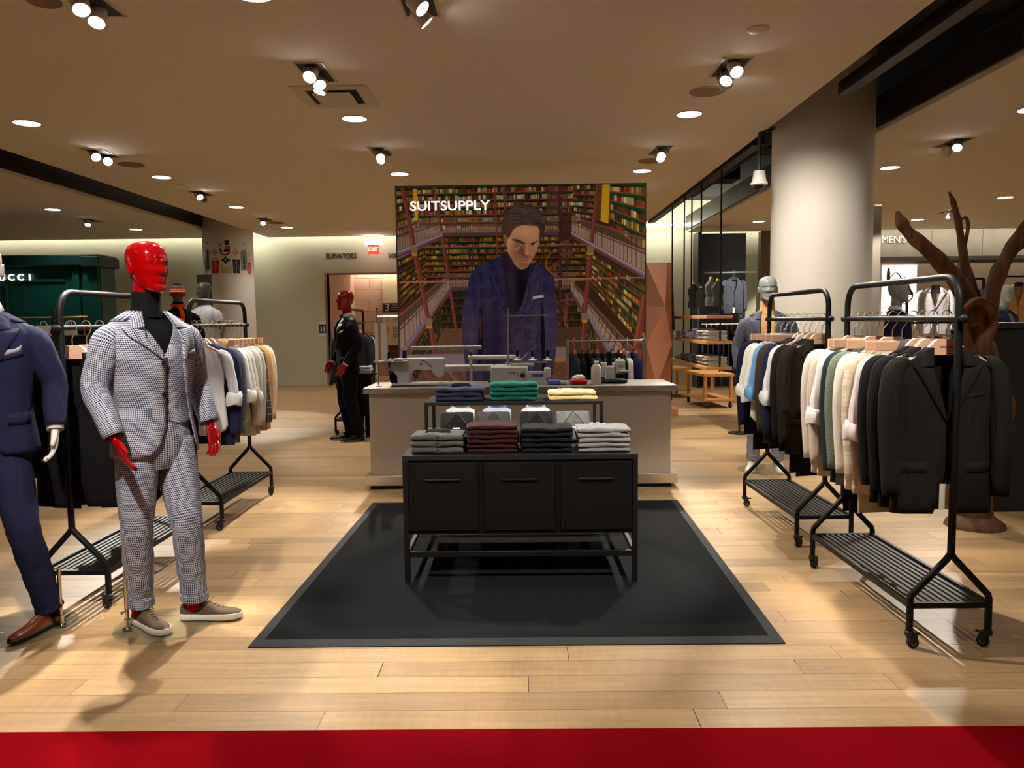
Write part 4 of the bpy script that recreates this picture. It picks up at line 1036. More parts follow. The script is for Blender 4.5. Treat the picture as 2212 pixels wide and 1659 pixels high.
        if P.get('square') is not None:
            sq = MB(); rn = random.Random(4)
            sq.grid([[T(T.th(.092+.012*i, 1.36), 1.358+dz+.0035*i+(rn.uniform(.004, .02) if dz else 0), .004+.004*(dz > 0)*(i % 2)) for i in range(7)] for dz in (0, .014)]); sq.build('pocket_square', P['square'], jt, thick=.003)
        bb = MB()
        for zz in P.get('buttons', (zv-.005, zv-.12)): disc_at(bb, TJ(T.th(P.get('btn_x', .012), zz), zz, .007), (0, -1, 0), .012)
        bb.build('buttons', P.get('btn', BTN), jt)
        # ---- what is worn underneath
        u = P['under']
        if P.get('waistcoat') is not None:
            V = lambda z: interp([(1.0, .10), (1.035, .001), (1.355, .001), (1.50, .085), (1.56, .09)], z)
            wb = shell(T, np.linspace(1.0, 1.53, 22), V, V, off=-.010).build('waistcoat', P['waistcoat'], t, thick=-.002)
            bb = MB()
            for q in range(5): disc_at(bb, T(T.th(.004, 1.07+.066*q), 1.07+.066*q, -.006), (0, -1, 0), .0075)
            bb.build('buttons', P.get('btn', BTN), wb)
        tb = MB(); tb.grid([[T(2*PI*j/40, z, -.016) for j in range(40)] for z in np.linspace(1.02, 1.562, 20)], cv=True)
        ub = tb.build('sweater' if st == 'turtle' else 'shirt', u, t)
        if st == 'turtle':
            nb = MB(); rings = []
            for (z, r, y) in ((1.54, .086, .020), (1.56, .078, .019), (1.585, .0705, .017), (1.615, .0675, .015), (1.645, .067, .013), (1.656, .0675, .012), (1.660, .0655, .012), (1.655, .063, .012)):
                rings.append([(r*math.sin(2*PI*j/32), y-r*1.0*math.cos(2*PI*j/32), z-.006*math.cos(2*PI*j/32)) for j in range(32)])
            nb.grid(rings, cv=True); nb.build('roll_neck', u, ub)
        else:
            nb = MB(); rows_ = []
            for k in range(29):
                a = .12+(2*PI-.24)*k/28; fr = max(0, math.cos(a)); sn, cs = math.sin(a), math.cos(a)
                pt = .028*max(0, (abs(k-14)/14-.82)/.18)
                rows_.append([(.070*sn, .022-.068*cs, 1.555-.02*fr), (.064*sn, .02-.062*cs, 1.612-.022*fr), (.0645*sn, .02-.063*cs, 1.617-.022*fr), (.080*sn, .02-.085*cs, 1.575-.028*fr-pt)])
            nb.grid(rows_); nb.build('shirt_collar', u, ub, thick=.0015)
            if P.get('tie') == 'bow':
                bt = MB()
                for s in (-1, 1): bt.add([(s*.005, -.062, 1.572), (s*.005, -.062, 1.588), (s*.052, -.070, 1.604), (s*.056, -.066, 1.580), (s*.052, -.070, 1.556), (s*.005, -.052, 1.572), (s*.005, -.052, 1.588), (s*.052, -.054, 1.604), (s*.052, -.054, 1.556)], [(0, 1, 2, 3, 4), (5, 8, 3, 7, 6), (1, 6, 7, 2), (0, 4, 8, 5), (2, 7, 3), (4, 3, 8)])
                bt.box((0, -.062, 1.58), (.018, .016, .022), .004); bt.build('bow_tie', P['tie_m'], ub)
            elif P.get('tie') == 'long':
                MB().prism([(-.014, 1.575), (.014, 1.575), (.011, 1.55), (.032, 1.2), (0, 1.16), (-.032, 1.2), (-.011, 1.55)], 'y', -.142, -.132).build('neck_tie', P['tie_m'], ub)
    # ---- trousers
    tm = P.get('trousers', sm)
    pb = MB(); PT = Torso([(.80, .150, .105, .0), (.86, .172, .125, 0), (.95, .176, .128, 0), (1.02, .165, .115, 0), (1.08, .160, .108, 0)], 2.3)
    zz = np.linspace(.80, 1.07, 10)
    pb.grid([[PT(2*PI*j/32, z, 0) for j in range(32)] for z in zz], cv=True, caps=(1, 0), flip=True, uv=[[(.95*j/32, z) for j in range(33)] for z in zz])
    tr_ = pb.build('trousers', tm, t)
    for s in (-1, 1):
        lp_ = leg_path(*legs[s]); rr_ = [(.092, .112), (.090, .105), (.078, .09), (.069, .078), (.066, .074), (.060, .068), (.061, .070)]
        pp = smooth_path([q+r for q, r in zip(lp_, rr_)], 5)
        for i in range(len(pp)):      # soft breaks in the cloth
            k = i/(len(pp)-1); wv = .0025*math.sin(i*1.7+s)*(k > .45); pp[i, 3] += wv; pp[i, 4] += wv*.8+(.004*math.sin(i*2.6)*(k > .8))
        lb = MB(); tube_uv(lb, pp[:, :3], pp[:, 3:5].tolist(), n=28); lo = lb.build('trouser_leg', tm, tr_, thick=-.003)
        if P.get('turnup'):
            a = Vector(legs[s][2]); cb = MB(); d = (Vector(legs[s][1])-a).normalized()
            tube_uv(cb, [tuple(a+d*.036), tuple(a+d*.034), tuple(a-d*.0), tuple(a-d*.004)], [(.060, .069), (.066, .076), (.067, .077), (.062, .072)], n=28); cb.build('turn_up', tm, lo, thick=.002)
        if P.get('sock') is not None:
            a = legs[s][2]; MB().tube([(a[0], a[1], a[2]+.04), (a[0], a[1], .055)], [.040, .040], 16).build('sock', P['sock'], lo)
        f = feet[s]; shoe(t, foot_matrix(f[0], f[1]), P.get('shoe', 'oxford'), P['shoe_m'], P['sole_m'], P['lace_m'])
    if P.get('base', True):
        bx, by, br = P.get('base_c', (0, 0, .235)); bx, by, _ = W((bx, by, 0)) if P.get('world') else (bx, by, 0)
        MB().lathe([(br-.004, .0005), (br, .002), (br, .007), (br-.004, .0088), (.001, .0088)], 64, (bx, by, 0), caps=(1, 0)).build('glass_base', GLASS if not P.get('dark_base') else mat('dark_glass', (40, 38, 34), rough=.1), t, ang=50)
        rx_, ry_, _ = W(P.get('rod', (.10, .12, 0)))
        rb = MB().tube([(rx_, ry_, .008), (rx_, ry_, .30)], .009, 12); rb.lathe([(.024, .0088), (.024, .014), (.013, .018), (.013, .06)], 16, (rx_, ry_, 0)); rb.tube([(rx_, ry_, .1), (rx_-.028, ry_-.01, .1)], .004, 8); rb.lathe([(.007, 0), (.007, .008)], 10, (rx_-.034, ry_-.01, .1), axis='x')
        rb.build('support_rod', CHROME, t)
    if z0:
        for o in t.children: o.location.z += 0
        t.location.z = z0
    return t
GLOSSRED = mat('gloss_red', (146, 1, 4), rough=.12, spec=.6, coat=.6)
MANW = mat('mannequin_white', (200, 196, 190), rough=.5); MANG = mat('mannequin_grey', (138, 142, 144), rough=.18, coat=.4); MANDG = mat('mannequin_dark_grey', (88, 84, 82), rough=.3); MANPALE = mat('mannequin_pale_green', (190, 196, 178), rough=.4)
GING = check_cloth('houndstooth_check', (204, 206, 222), (24, 28, 60), pitch=.0095, frac=.56, over=(40, 40, 66), opitch=.0475, ofrac=.2, ostr=.16)
INKY = cloth('ink_knit', (8, 9, 15)); TAUPE = mat('taupe_suede', (88, 71, 56), rough=.9, var=.12, vscale=30, bump=.3, bscale=400)
WHSOLE = mat('white_rubber', (226, 222, 214), rough=.5); REDSOCK = cloth('red_sock', (170, 12, 20)); BRNLEA = mat('brown_leather', (112, 52, 24), rough=.22, var=.25, vscale=9, coat=.5); DKSOLE = mat('dark_sole', (28, 20, 16), rough=.5); BLKPAT = mat('black_patent', (12, 12, 13), rough=.12, coat=.6)
# red-headed mannequin in the checked three piece suit
zhem = .87
mannequin('red-headed mannequin in a navy and white checked three-piece suit', (-1.80, 3.83, 0), math.radians(55), dict(flare=[(.8, .035), (1.1, .03), (1.3, .02), (1.45, .0)],
    skin=GLOSSRED, jacket=GING, trousers=GING, waistcoat=GING, under=INKY, lining=INKY, style='turtle', seed=5, head_turn=math.radians(8), head_tilt=math.radians(2), hem=zhem, vneck=1.325, wlapel=.09,
    gl=lambda z: interp([(zhem, .10), (zhem+.05, .045), (zhem+.13, .012), (1.15, .000), (1.325, .002), (1.44, .088), (1.53, .062), (1.562, .052)], z),
    gr=lambda z: interp([(zhem, .155), (zhem+.05, .132), (1.02, .115), (1.15, .095), (1.3, .075), (1.44, .090), (1.53, .062), (1.562, .052)], z),
    buttons=(1.315, 1.165), btn_x=-.016, flaps=False, btn=mat('button_navy', (26, 24, 34), rough=.3), arms={-1: ((-.262, .03, 1.205), (-.258, -.115, .985)), 1: ((.268, .045, 1.215), (.268, -.055, .995))},
    hand_twist={-1: -.5, 1: .2}, curl={-1: .35, 1: .5}, world=True,
    legs={-1: ((-1.853, 3.755, .92), (-1.862, 3.735, .52), (-1.905, 3.815, .115)), 1: ((-1.745, 3.905, .92), (-1.660, 3.83, .52), (-1.660, 3.885, .115))},
    feet={-1: ((-1.955, 3.856, .009), (-1.70, 3.66, .009)), 1: ((-1.735, 3.883, .009), (-1.43, 3.893, .009))}, turnup=True, sock=REDSOCK, shoe='sneaker', shoe_m=TAUPE, sole_m=WHSOLE, lace_m=mat('brown_lace', (84, 66, 50), rough=.8),
    base_c=(-1.785, 3.805, .23), rod=(-1.938, 3.745, 0)))
bb = MB()
# navy suit at the left edge of the picture
NVS = cloth('navy_suit', (27, 29, 56))
mannequin('white-handed mannequin in a plain navy suit at the left edge', (-2.572, 3.78, 0), math.radians(20), dict(
    skin=MANW, jacket=NVS, under=WSH, lining=NV, seed=8, hem=.885, vneck=1.20, cuff=WSH, square=cloth('patterned_square', (170, 168, 180), var=.5), tie='long', tie_m=cloth('navy_tie', (26, 26, 44)), btn=mat('button_navy', (26, 24, 34)),
    arms={-1: ((-.285, .05, 1.205), (-.272, -.03, .99)), 1: ((.275, .035, 1.215), (.285, -.055, 1.005))}, curl={-1: .5, 1: .6}, hand_twist={1: .35}, world=True,
    legs={-1: ((-2.70, 3.76, .92), (-2.72, 3.76, .52), (-2.74, 3.80, .10)), 1: ((-2.52, 3.80, .92), (-2.40, 3.71, .52), (-2.352, 3.80, .10))},
    feet={-1: ((-2.74, 3.88, .009), (-2.84, 3.58, .009)), 1: ((-2.335, 3.87, .009), (-2.405, 3.56, .009))}, sock=NV, shoe_m=BRNLEA, sole_m=DKSOLE, lace_m=mat('dark_brown_lace', (46, 24, 14)), base_c=(-2.49, 3.79, .25), rod=(-2.295, 3.80, 0)))
# tuxedo
mannequin('red-headed mannequin in a black tuxedo with bow tie, seen from the side', (-2.17, 9.93, 0), math.radians(-62), dict(
    skin=GLOSSRED, jacket=BLKC, lapel=mat('satin_black', (18, 18, 20), rough=.35), under=WSH, seed=9, vneck=1.16, cuff=WSH, square=WSH, tie='bow', tie_m=BLKC, hem=.87, buttons=(1.15,),
    arms={-1: ((-.265, .04, 1.21), (-.235, -.125, 1.0)), 1: ((.265, .06, 1.215), (.25, -.09, .99))}, legs={-1: ((-.09, 0, .93), (-.1, -.03, .52), (-.11, .05, .10)), 1: ((.09, 0, .93), (.1, -.01, .52), (.12, .10, .10))},
    feet={-1: ((-.11, .10, .009), (-.13, -.21, .009)), 1: ((.12, .16, .009), (.14, -.14, .009))}, sock=BLKC, shoe_m=BLKPAT, sole_m=DKSOLE, lace_m=BLKC, base_c=(0, .13, .235), rod=(0, .2, 0), dark_base=False))
# grey-headed mannequin beside the column
mannequin('grey-headed mannequin in a blue grey jacket and beige roll-neck beside the column', (2.42, 7.70, 0), math.radians(-14), dict(
    skin=MANG, jacket=check_cloth('blue_grey_check', (74, 78, 92), (92, 96, 110), pitch=.05, frac=.1, gingham=False), trousers=cloth('pale_denim', (150, 158, 176)), under=cloth('beige_knit', (206, 164, 112)), style='turtle', seed=12, square=WSH, vneck=1.12, buttons=(1.11,),
    gl=lambda z: interp([(.87, .11), (1.0, .06), (1.12, .035), (1.3, .062), (1.44, .07), (1.562, .052)], z), sock=WSH, shoe='sneaker', shoe_m=mat('white_leather', (225, 223, 218), rough=.5), sole_m=WHSOLE, lace_m=WHSOLE, base_c=(0, 0, .27)))
# far mannequins
far = dict(shoe_m=BLKPAT, sole_m=DKSOLE, lace_m=BLKC, base=False)
pl = MB().box((0, 0, .10), (1.5, 1.5, .2), .005); o = pl.build('display_plinth', mat('plinth_grey', (120, 114, 104), rough=.6)); o.location = (-4.58, 11.05, 0); tag(o, 'low grey plinth under two mannequins behind the second left rack', 'plinth')
m1 = mannequin('dark mannequin in black with an orange visor and neckerchief', (-4.62, 10.7, .2), math.radians(25), dict(far, skin=MANDG, jacket=BLKC, under=BLKC, style='turtle', seed=15, vneck=1.3, lift=.145, **{}))
m1.location.z = .2-.055; 
m2 = mannequin('dark grey mannequin in a white t-shirt and red trousers', (-4.56, 11.45, .2), math.radians(-14), dict(far, skin=MANDG, jacket=WSH, style='tee', seed=16, hem=.95, trousers=cloth('red_trousers', (150, 16, 22)), head_turn=math.radians(-20)))
ORG = mat('orange_cloth', (236, 78, 22), rough=.7)
b = MB(); b.lathe([(.084, 1.80), (.086, 1.82), (.082, 1.85), (.06, 1.895), (.02, 1.905)], 24, (0, .005, 0)); b.xf(Matrix.Diagonal((1, 1.22, 1, 1))); b.build('beanie', BLKC, m1)
b = MB(); P_ = []
for i in range(17):
    a = -1.3+2.6*i/16; P_.append([(.09*math.sin(a), -.108*math.cos(a)-0.0, 1.83), (.094*math.sin(a)*1.0, -.112*math.cos(a), 1.795), (.12*math.sin(a), -.17*math.cos(a)+.02, 1.782)])
b.grid(P_); b.build('visor', ORG, m1, thick=.004)
b = MB(); b.tube([(.075*math.sin(2*PI*j/20), .02-.075*math.cos(2*PI*j/20), 1.61) for j in range(20)], .02, 10, closed=True); b.blob((.02, -.075, 1.585), (.04, .03, .035)); b.tube([(.03, -.085, 1.57), (.05, -.125, 1.48), (.06, -.135, 1.38)], [.02, .03, .034], 8, sq=(.5, 1.2)); b.build('neckerchief', ORG, m1)
mannequin('pale grey mannequin in profile with navy jacket, seen through the front right rack', (4.30, 9.0, 0), math.radians(62), dict(far, skin=MANG, jacket=NVS, under=WSH, seed=18, base=True, cuff=WSH))
mannequin('pale mannequin in a purple blue jacket behind the dark cabinet', (6.42, 10.5, 0), math.radians(28), dict(far, skin=MANPALE, jacket=cloth('purple_navy', (52, 50, 74)), under=cloth('chambray', (120, 138, 156), var=.3), seed=19, base=True))
# ---------------------------------------------------------------- the printed poster: colours painted into a fine mesh
PW, PH = 600, 520
PX0, PY0, PST = 58.0, 76.0, 3.382            # the painting works in its own drawing units
class Paint:
    def __init__(s, w, h, st, x0, y0):
        s.w, s.h = w, h; s.X = x0+(np.arange(w)+.5)*st; s.Y = y0+(np.arange(h)+.5)*st; s.st = st; s.x0 = x0; s.y0 = y0
        s.c = np.zeros((h, w, 3)); s.XX, s.YY = np.meshgrid(s.X, s.Y); s.rs = np.random.RandomState(11)
    def mask(s, pts, soft=0):
        P = np.array(pts, float); acc = np.zeros((s.h, s.w))
        pad = int(soft*2+2)
        i0 = max(0, int((P[:, 0].min()-s.x0)/s.st)-pad); i1 = min(s.w, int((P[:, 0].max()-s.x0)/s.st)+pad+1)
        j0 = max(0, int((P[:, 1].min()-s.y0)/s.st)-pad); j1 = min(s.h, int((P[:, 1].max()-s.y0)/s.st)+pad+1)
        if i1 <= i0 or j1 <= j0: return acc
        for dx, dy in ((-.25, -.25), (.25, -.25), (-.25, .25), (.25, .25)):
            x = s.XX[j0:j1, i0:i1]+dx*s.st; y = s.YY[j0:j1, i0:i1]+dy*s.st; ins = np.zeros(x.shape, bool)
            for k in range(len(P)):
                xa, ya = P[k]; xb, yb = P[(k+1) % len(P)]
                if ya == yb: continue
                ins ^= ((ya > y) != (yb > y)) & (x < (xb-xa)*(y-ya)/(yb-ya)+xa)
            acc[j0:j1, i0:i1] += ins*.25
        for _ in range(int(soft)):
            sub = acc[j0:j1, i0:i1]; p = np.pad(sub, 1, mode='edge')
            acc[j0:j1, i0:i1] = (p[:-2, 1:-1]+p[2:, 1:-1]+p[1:-1, :-2]+p[1:-1, 2:]+2*sub)/6
        return acc
    def fill(s, pts, col, a=1.0, soft=0, clip=None):
        m = s.mask(pts, soft)*a
        if clip is not None: m = m*clip
        s.c += (np.array(col, float)-s.c)*m[..., None]; return m
    def line(s, pts, wd, col, a=1.0, clip=None, soft=0):
        for (xa, ya), (xb, yb) in zip(pts[:-1], pts[1:]):
            d = math.hypot(xb-xa, yb-ya) or 1; nx, ny = -(yb-ya)/d*wd/2, (xb-xa)/d*wd/2
            s.fill([(xa+nx, ya+ny), (xb+nx, yb+ny), (xb-nx, yb-ny), (xa-nx, ya-ny)], col, a, soft, clip)
    def spot(s, x, y, rx, ry, col, a, clip=None):
        m = a*np.exp(-.5*(((s.XX-x)/rx)**2+((s.YY-y)/ry)**2))
        if clip is not None: m = m*clip
        s.c += (np.array(col, float)-s.c)*m[..., None]
    def uvq(s, q):
        A = []; B = []
        for (x, y), (u, v) in zip(q, ((0, 0), (1, 0), (1, 1), (0, 1))):
            A.append([x, y, 1, 0, 0, 0, -u*x, -u*y]); B.append(u); A.append([0, 0, 0, x, y, 1, -v*x, -v*y]); B.append(v)
        h = np.linalg.solve(np.array(A, float), np.array(B, float)); d = h[6]*s.XX+h[7]*s.YY+1
        return (h[0]*s.XX+h[1]*s.YY+h[2])/d, (h[3]*s.XX+h[4]*s.YY+h[5])/d
    def shelves(s, q, rows, cols, bays, pal, dark=1.0, green=.12, seed=0, board=(120, 70, 34)):
        m = s.mask(q); u, v = s.uvq(q); rs = np.random.RandomState(seed)
        u = np.clip(u, 0, .9999); v = np.clip(v, 0, .9999); r = (v*rows).astype(int); fv = v*rows-r
        jit = rs.rand(rows+1, cols+1)*.45; cu = u*cols; b = np.clip((cu+jit[r, np.clip(cu.astype(int), 0, cols)]).astype(int), 0, cols)
        hgt = .30+.16*rs.rand(rows+1, cols+1); pi = rs.randint(0, len(pal), (rows+1, cols+1))
        run = rs.rand(rows+1, cols+1)
        for k in range(1, cols+1):                 # sets of alike spines stand together
            same = run[:, k] < .55; pi[same, k] = pi[same, k-1]; hgt[same, k] = hgt[same, k-1]
        br = .72+.5*rs.rand(rows+1, cols+1)
        P = np.array(pal, float); col = P[pi[r, b]]*br[r, b][..., None]
        fb = (cu+jit[r, np.clip(cu.astype(int), 0, cols)])%1; col = col*np.where((fb < .16), .55, 1.0)[..., None]
        gap = fv < hgt[r, b]; col[gap] = (34, 20, 12)
        gm = (fv < green*1.6) & (fv > green*.35); col[gm] = (16, 74, 34)
        bm = fv > .91; col[bm] = np.array(board)*1.25
        bm2 = fv < green*.35; col[bm2] = np.array(board)*.8
        fbay = (u*bays)%1; dv = (fbay < .055); col[dv] = np.array(board)*.75
        s.c += (np.clip(col*dark, 0, 255)-s.c)*m[..., None]
    def rail(s, q, n, col, dark, a=.7, split=.42):
        m = s.mask(q); u, v = s.uvq(q); low = (v > split)
        mm = m*np.where(low, a, .25); s.c += (np.array(col, float)-s.c)*mm[..., None]
        bars = ((u*n)%1 < .2); s.c += (np.array(dark, float)-s.c)*(m*bars*.75)[..., None]
        for (a0, b0, c0) in ((0, .07, (128, 84, 64)), (.40, .46, (110, 74, 60)), (.93, 1.0, (120, 96, 92))):
            k = (v >= a0) & (v < b0); s.c += (np.array(c0, float)-s.c)*(m*k)[..., None]
def paint_poster():
    p = Paint(PW, PH, PST, PX0, PY0); p.c[:] = (62, 40, 26)
    WARMP = [(206, 184, 130), (190, 160, 100), (150, 62, 38), (176, 140, 80), (112, 84, 48), (84, 52, 34), (170, 80, 44), (200, 190, 150), (96, 40, 30), (140, 110, 50)]
    MIDP = [(196, 140, 44), (170, 90, 34), (140, 50, 26), (110, 70, 34), (190, 160, 100), (86, 46, 28), (150, 110, 40), (90, 60, 40)]
    LOWP = [(120, 70, 34), (90, 40, 24), (150, 110, 70), (70, 42, 26), (110, 50, 30), (60, 44, 34), (170, 140, 100)]
    p.shelves([(190, 80), (1560, 66), (1560, 425), (190, 425)], 6, 128, 8, WARMP, .95, seed=1)
    p.shelves([(280, 476), (1640, 476), (1640, 856), (280, 856)], 8, 130, 7, MIDP, .82, seed=2)
    p.shelves([(390, 915), (1570, 915), (1570, 1240), (390, 1240)], 5, 95, 8, LOWP, .66, seed=3, green=.2)
    # floor
    p.fill([(60, 1450), (390, 1232), (1600, 1232), (2000, 1700), (2090, 1900), (60, 1900)], (112, 78, 58))
    u = ((p.XX-1000)/(p.YY-900)*9)%1; v = (9000/(p.YY-900))%1; fm = (p.YY > 1238) & (p.c[..., 0] == 112)
    p.c[fm & ((u < .5) ^ (v < .5))] = (98, 66, 50)
    p.fill([(1300, 1235), (1600, 1235), (2000, 1700), (1380, 1500)], (72, 54, 40), .8)
    # straight balconies on the far side
    p.rail([(200, 330), (1530, 322), (1530, 470), (200, 470)], 70, (178, 148, 122), (70, 50, 42), a=.72, split=.55)
    p.fill([(200, 452), (1530, 450), (1530, 478), (200, 480)], (92, 62, 66))
    p.rail([(460, 780), (1510, 780), (1510, 905), (460, 905)], 48, (168, 138, 116), (74, 52, 44), a=.7, split=.55)
    p.fill([(460, 890), (1510, 890), (1510, 918), (460, 918)], (96, 62, 56))
    # left wall
    p.shelves([(58, 84), (240, 84), (240, 400), (58, 470)], 6, 22, 2, WARMP, .9, seed=4)
    p.fill([(196, 95), (228, 95), (236, 345), (208, 350)], (206, 160, 34))
    p.rail([(58, 395), (418, 310), (432, 470), (58, 612)], 22, (170, 142, 122), (60, 44, 40), a=.78, split=.40)
    p.fill([(58, 600), (432, 462), (442, 486), (58, 662)], (126, 112, 138)); p.line([(58, 640), (440, 482)], 20, (108, 60, 56)); p.line([(58, 604), (430, 466)], 6, (176, 164, 180))
    p.shelves([(58, 668), (285, 575), (296, 862), (58, 1112)], 8, 26, 2, MIDP, .82, seed=5)
    p.rail([(58, 1112), (474, 786), (486, 902), (58, 1440)], 24, (176, 150, 138), (66, 48, 44), a=.82, split=.34)
    p.fill([(58, 1425), (486, 890), (496, 918), (84, 1500), (58, 1510)], (122, 108, 136)); p.line([(74, 1490), (494, 914)], 26, (116, 66, 50))
    p.shelves([(120, 1500), (400, 1030), (424, 1250), (190, 1680)], 7, 34, 3, LOWP, .72, seed=6, green=.22)
    # right wall
    p.shelves([(1500, 70), (1700, 66), (1700, 360), (1500, 330)], 6, 16, 2, WARMP, .9, seed=7)
    p.shelves([(1790, 64), (2092, 62), (2092, 610), (1790, 412)], 5, 17, 2, WARMP, 1.02, seed=8, green=.2)
    p.fill([(1738, 70), (1800, 70), (1786, 392), (1722, 372)], (212, 166, 30)); p.fill([(1700, 70), (1738, 70), (1722, 372), (1690, 360)], (96, 62, 30))
    p.rail([(1490, 328), (2092, 512), (2092, 808), (1490, 462)], 30, (190, 162, 142), (58, 44, 40), a=.82, split=.36)
    p.fill([(1480, 458), (2092, 796), (2092, 856), (1480, 486)], (132, 120, 146)); p.line([(1480, 482), (2092, 842)], 22, (110, 62, 56)); p.line([(1484, 462), (2092, 800)], 7, (188, 176, 190))
    p.shelves([(1600, 600), (2092, 870), (2092, 1420), (1600, 850)], 7, 34, 3, MIDP+WARMP[:3], .95, seed=9, green=.2)
    p.rail([(1484, 842), (1990, 1400), (1900, 1600), (1484, 930)], 26, (188, 158, 136), (62, 46, 42), a=.82, split=.30)
    p.fill([(1478, 915), (1912, 1560), (1850, 1580), (1474, 945)], (128, 116, 140)); p.line([(1476, 938), (1850, 1566)], 20, (112, 64, 50))
    p.shelves([(1570, 1020), (1690, 1330), (1720, 1660), (1580, 1260)], 6, 16, 2, LOWP, .7, seed=10, green=.2)
    # red-brown iron columns
    for a, b, wd in (((112, 84), (196, 548), 34), ((372, 82), (424, 440), 24), ((205, 625), (300, 1140), 38), ((430, 490), (470, 780), 26), ((322, 1210), (350, 1430), 40), ((488, 925), (538, 1290), 26),
                     ((1702, 70), (1650, 545), 34), ((1640, 640), (1592, 1110), 36), ((1588, 1190), (1574, 1470), 42), ((1448, 960), (1430, 1220), 26), ((938, 84), (948, 320), 24), ((862, 84), (880, 640), 12), ((2086, 980), (2010, 1420), 60)):
        p.line([a, b], wd, (112, 54, 42)); p.line([(a[0]-wd*.2, a[1]), (b[0]-wd*.2, b[1])], wd*.28, (150, 84, 64), .7)
    for (x, y) in ((198, 590), (308, 1185), (1640, 600), (1590, 1150)): p.fill([(x-32, y-34), (x+32, y-34), (x+22, y+40), (x-22, y+40)], (128, 116, 84)); p.fill([(x-24, y+22), (x+24, y+22), (x+20, y+44), (x-20, y+44)], (190, 140, 50))
    # spiral stair
    p.fill([(1290, 70), (1420, 70), (1410, 300), (1275, 310)], (92, 56, 52), .72); p.fill([(1380, 300), (1490, 300), (1480, 560), (1390, 560)], (66, 34, 34), .85); p.line([(1400, 70), (1385, 1240)], 34, (74, 36, 34), .9)
    for k in range(24):
        y = 110+k*47; x = 1390+70*math.sin(k*.75); p.fill([(1390, y), (x+40*math.copysign(1, x-1390), y-14), (x+46*math.copysign(1, x-1390), y+12), (1390, y+16)], (104, 76, 78) if k % 2 else (84, 50, 48), .85)
    arc = [(1390-115*math.cos(t)-0, 705-105*math.sin(t)) for t in np.linspace(-1.3, 1.3, 14)]; p.line(arc, 7, (176, 122, 52), .9)
    # tie rods, grey plinth at the foot
    p.line([(270, 562), (1640, 556)], 7, (150, 96, 100)); p.line([(70, 847), (2090, 831)], 10, (176, 112, 112))
    p.fill([(58, 1440), (660, 1440), (660, 1545), (58, 1545)], (134, 122, 132), .9); p.fill([(1340, 1390), (1440, 1390), (1440, 1500), (1340, 1500)], (150, 126, 134), .8); p.fill([(1340, 1490), (1440, 1490), (1440, 1516), (1340, 1516)], (196, 110, 60), .8); p.fill([(1900, 1440), (2092, 1410), (2092, 1560), (1900, 1560)], (130, 70, 50), .8)
    p.c *= (.90+.2*p.rs.rand(PH, PW, 1))
    # ------------------------------------------------------------ the man in the checked jacket
    jac = [(935, 608), (880, 655), (780, 700), (696, 738), (655, 800), (626, 900), (602, 1010), (580, 1130), (578, 1300), (594, 1470), (606, 1600), (640, 1800), (1310, 1800), (1322, 1620), (1352, 1440), (1366, 1220), (1362, 1010), (1350, 880), (1334, 802), (1255, 742), (1195, 690), (1130, 720), (1000, 720)]
    J = p.fill(jac, (46, 38, 66))
    p.spot(720, 800, 150, 140, (30, 34, 82), .8, J); p.spot(900, 690, 70, 50, (28, 32, 80), .7, J); p.spot(1300, 830, 60, 60, (36, 36, 82), .6, J); p.spot(1010, 1420, 330, 330, (70, 58, 80), .45, J); p.spot(640, 1300, 60, 260, (78, 66, 92), .5, J); p.spot(1330, 1300, 40, 240, (80, 66, 90), .5, J)
    def plaid(clip, sx, sy, pu, pv, ou, ov, a=.36, col=(124, 112, 160)):
        a *= 1.0
        u = (p.XX+sx*(p.YY-1000)+ou); v = (p.YY+sy*(p.XX-1000)+ov); k = np.zeros_like(u)
        for d in (0, 13, 26, 39): k = np.maximum(k, np.exp(-.5*(((u-d)%pu-3)/2.1)**2)); k = np.maximum(k, .85*np.exp(-.5*(((v-d)%pv-3)/2.1)**2))
        m = k*a*clip; p.c += (np.array(col, float)-p.c)*m[..., None]
    armL = p.mask([(696, 738), (655, 800), (602, 1010), (578, 1300), (606, 1600), (700, 1600), (722, 1200), (736, 1000), (730, 860)])*J
    armR = p.mask([(1334, 802), (1350, 880), (1366, 1220), (1340, 1560), (1258, 1560), (1238, 1240), (1252, 1050), (1290, 900)])*J
    bod = np.clip(J-armL-armR, 0, 1); lft = (p.XX < 1010)
    plaid(armL, .10, -.12, 118, 132, 30, 20, .34); plaid(armR, -.03, .1, 118, 132, 60, 50, .34)
    plaid(bod*lft, -.05, .16, 112, 136, 10, 0, .36); plaid(bod*(~lft), .12, -.12, 112, 136, 50, 40, .40)
    # shadows: sleeves against the body, front edge, side folds
    p.fill([(724, 1080), (744, 1050), (752, 1400), (716, 1600), (700, 1600), (716, 1300)], (14, 10, 18), .9, 1); p.fill([(1236, 1060), (1250, 1050), (1262, 1300), (1268, 1600), (1236, 1600), (1228, 1300)], (14, 10, 18), .92, 1)
    p.fill([(722, 1110), (740, 1110), (742, 1300), (726, 1330)], (96, 60, 40), .8); p.spot(840, 1400, 70, 230, (28, 20, 40), .62, J); p.spot(1060, 1330, 26, 120, (36, 26, 46), .4, J); p.spot(690, 980, 16, 160, (30, 26, 52), .5, J)
    # roll-neck
    Z = lambda L: [(x*.5+528, y*.5+151) for x, y in L]
    neck = Z([(790, 990), (848, 905), (930, 1040), (1030, 1190), (1110, 1225), (1200, 1180), (1250, 1090), (1240, 1220), (1190, 1420), (1130, 1660), (1080, 1800), (1020, 1900), (930, 1990), (880, 1860), (860, 1660), (800, 1300)])
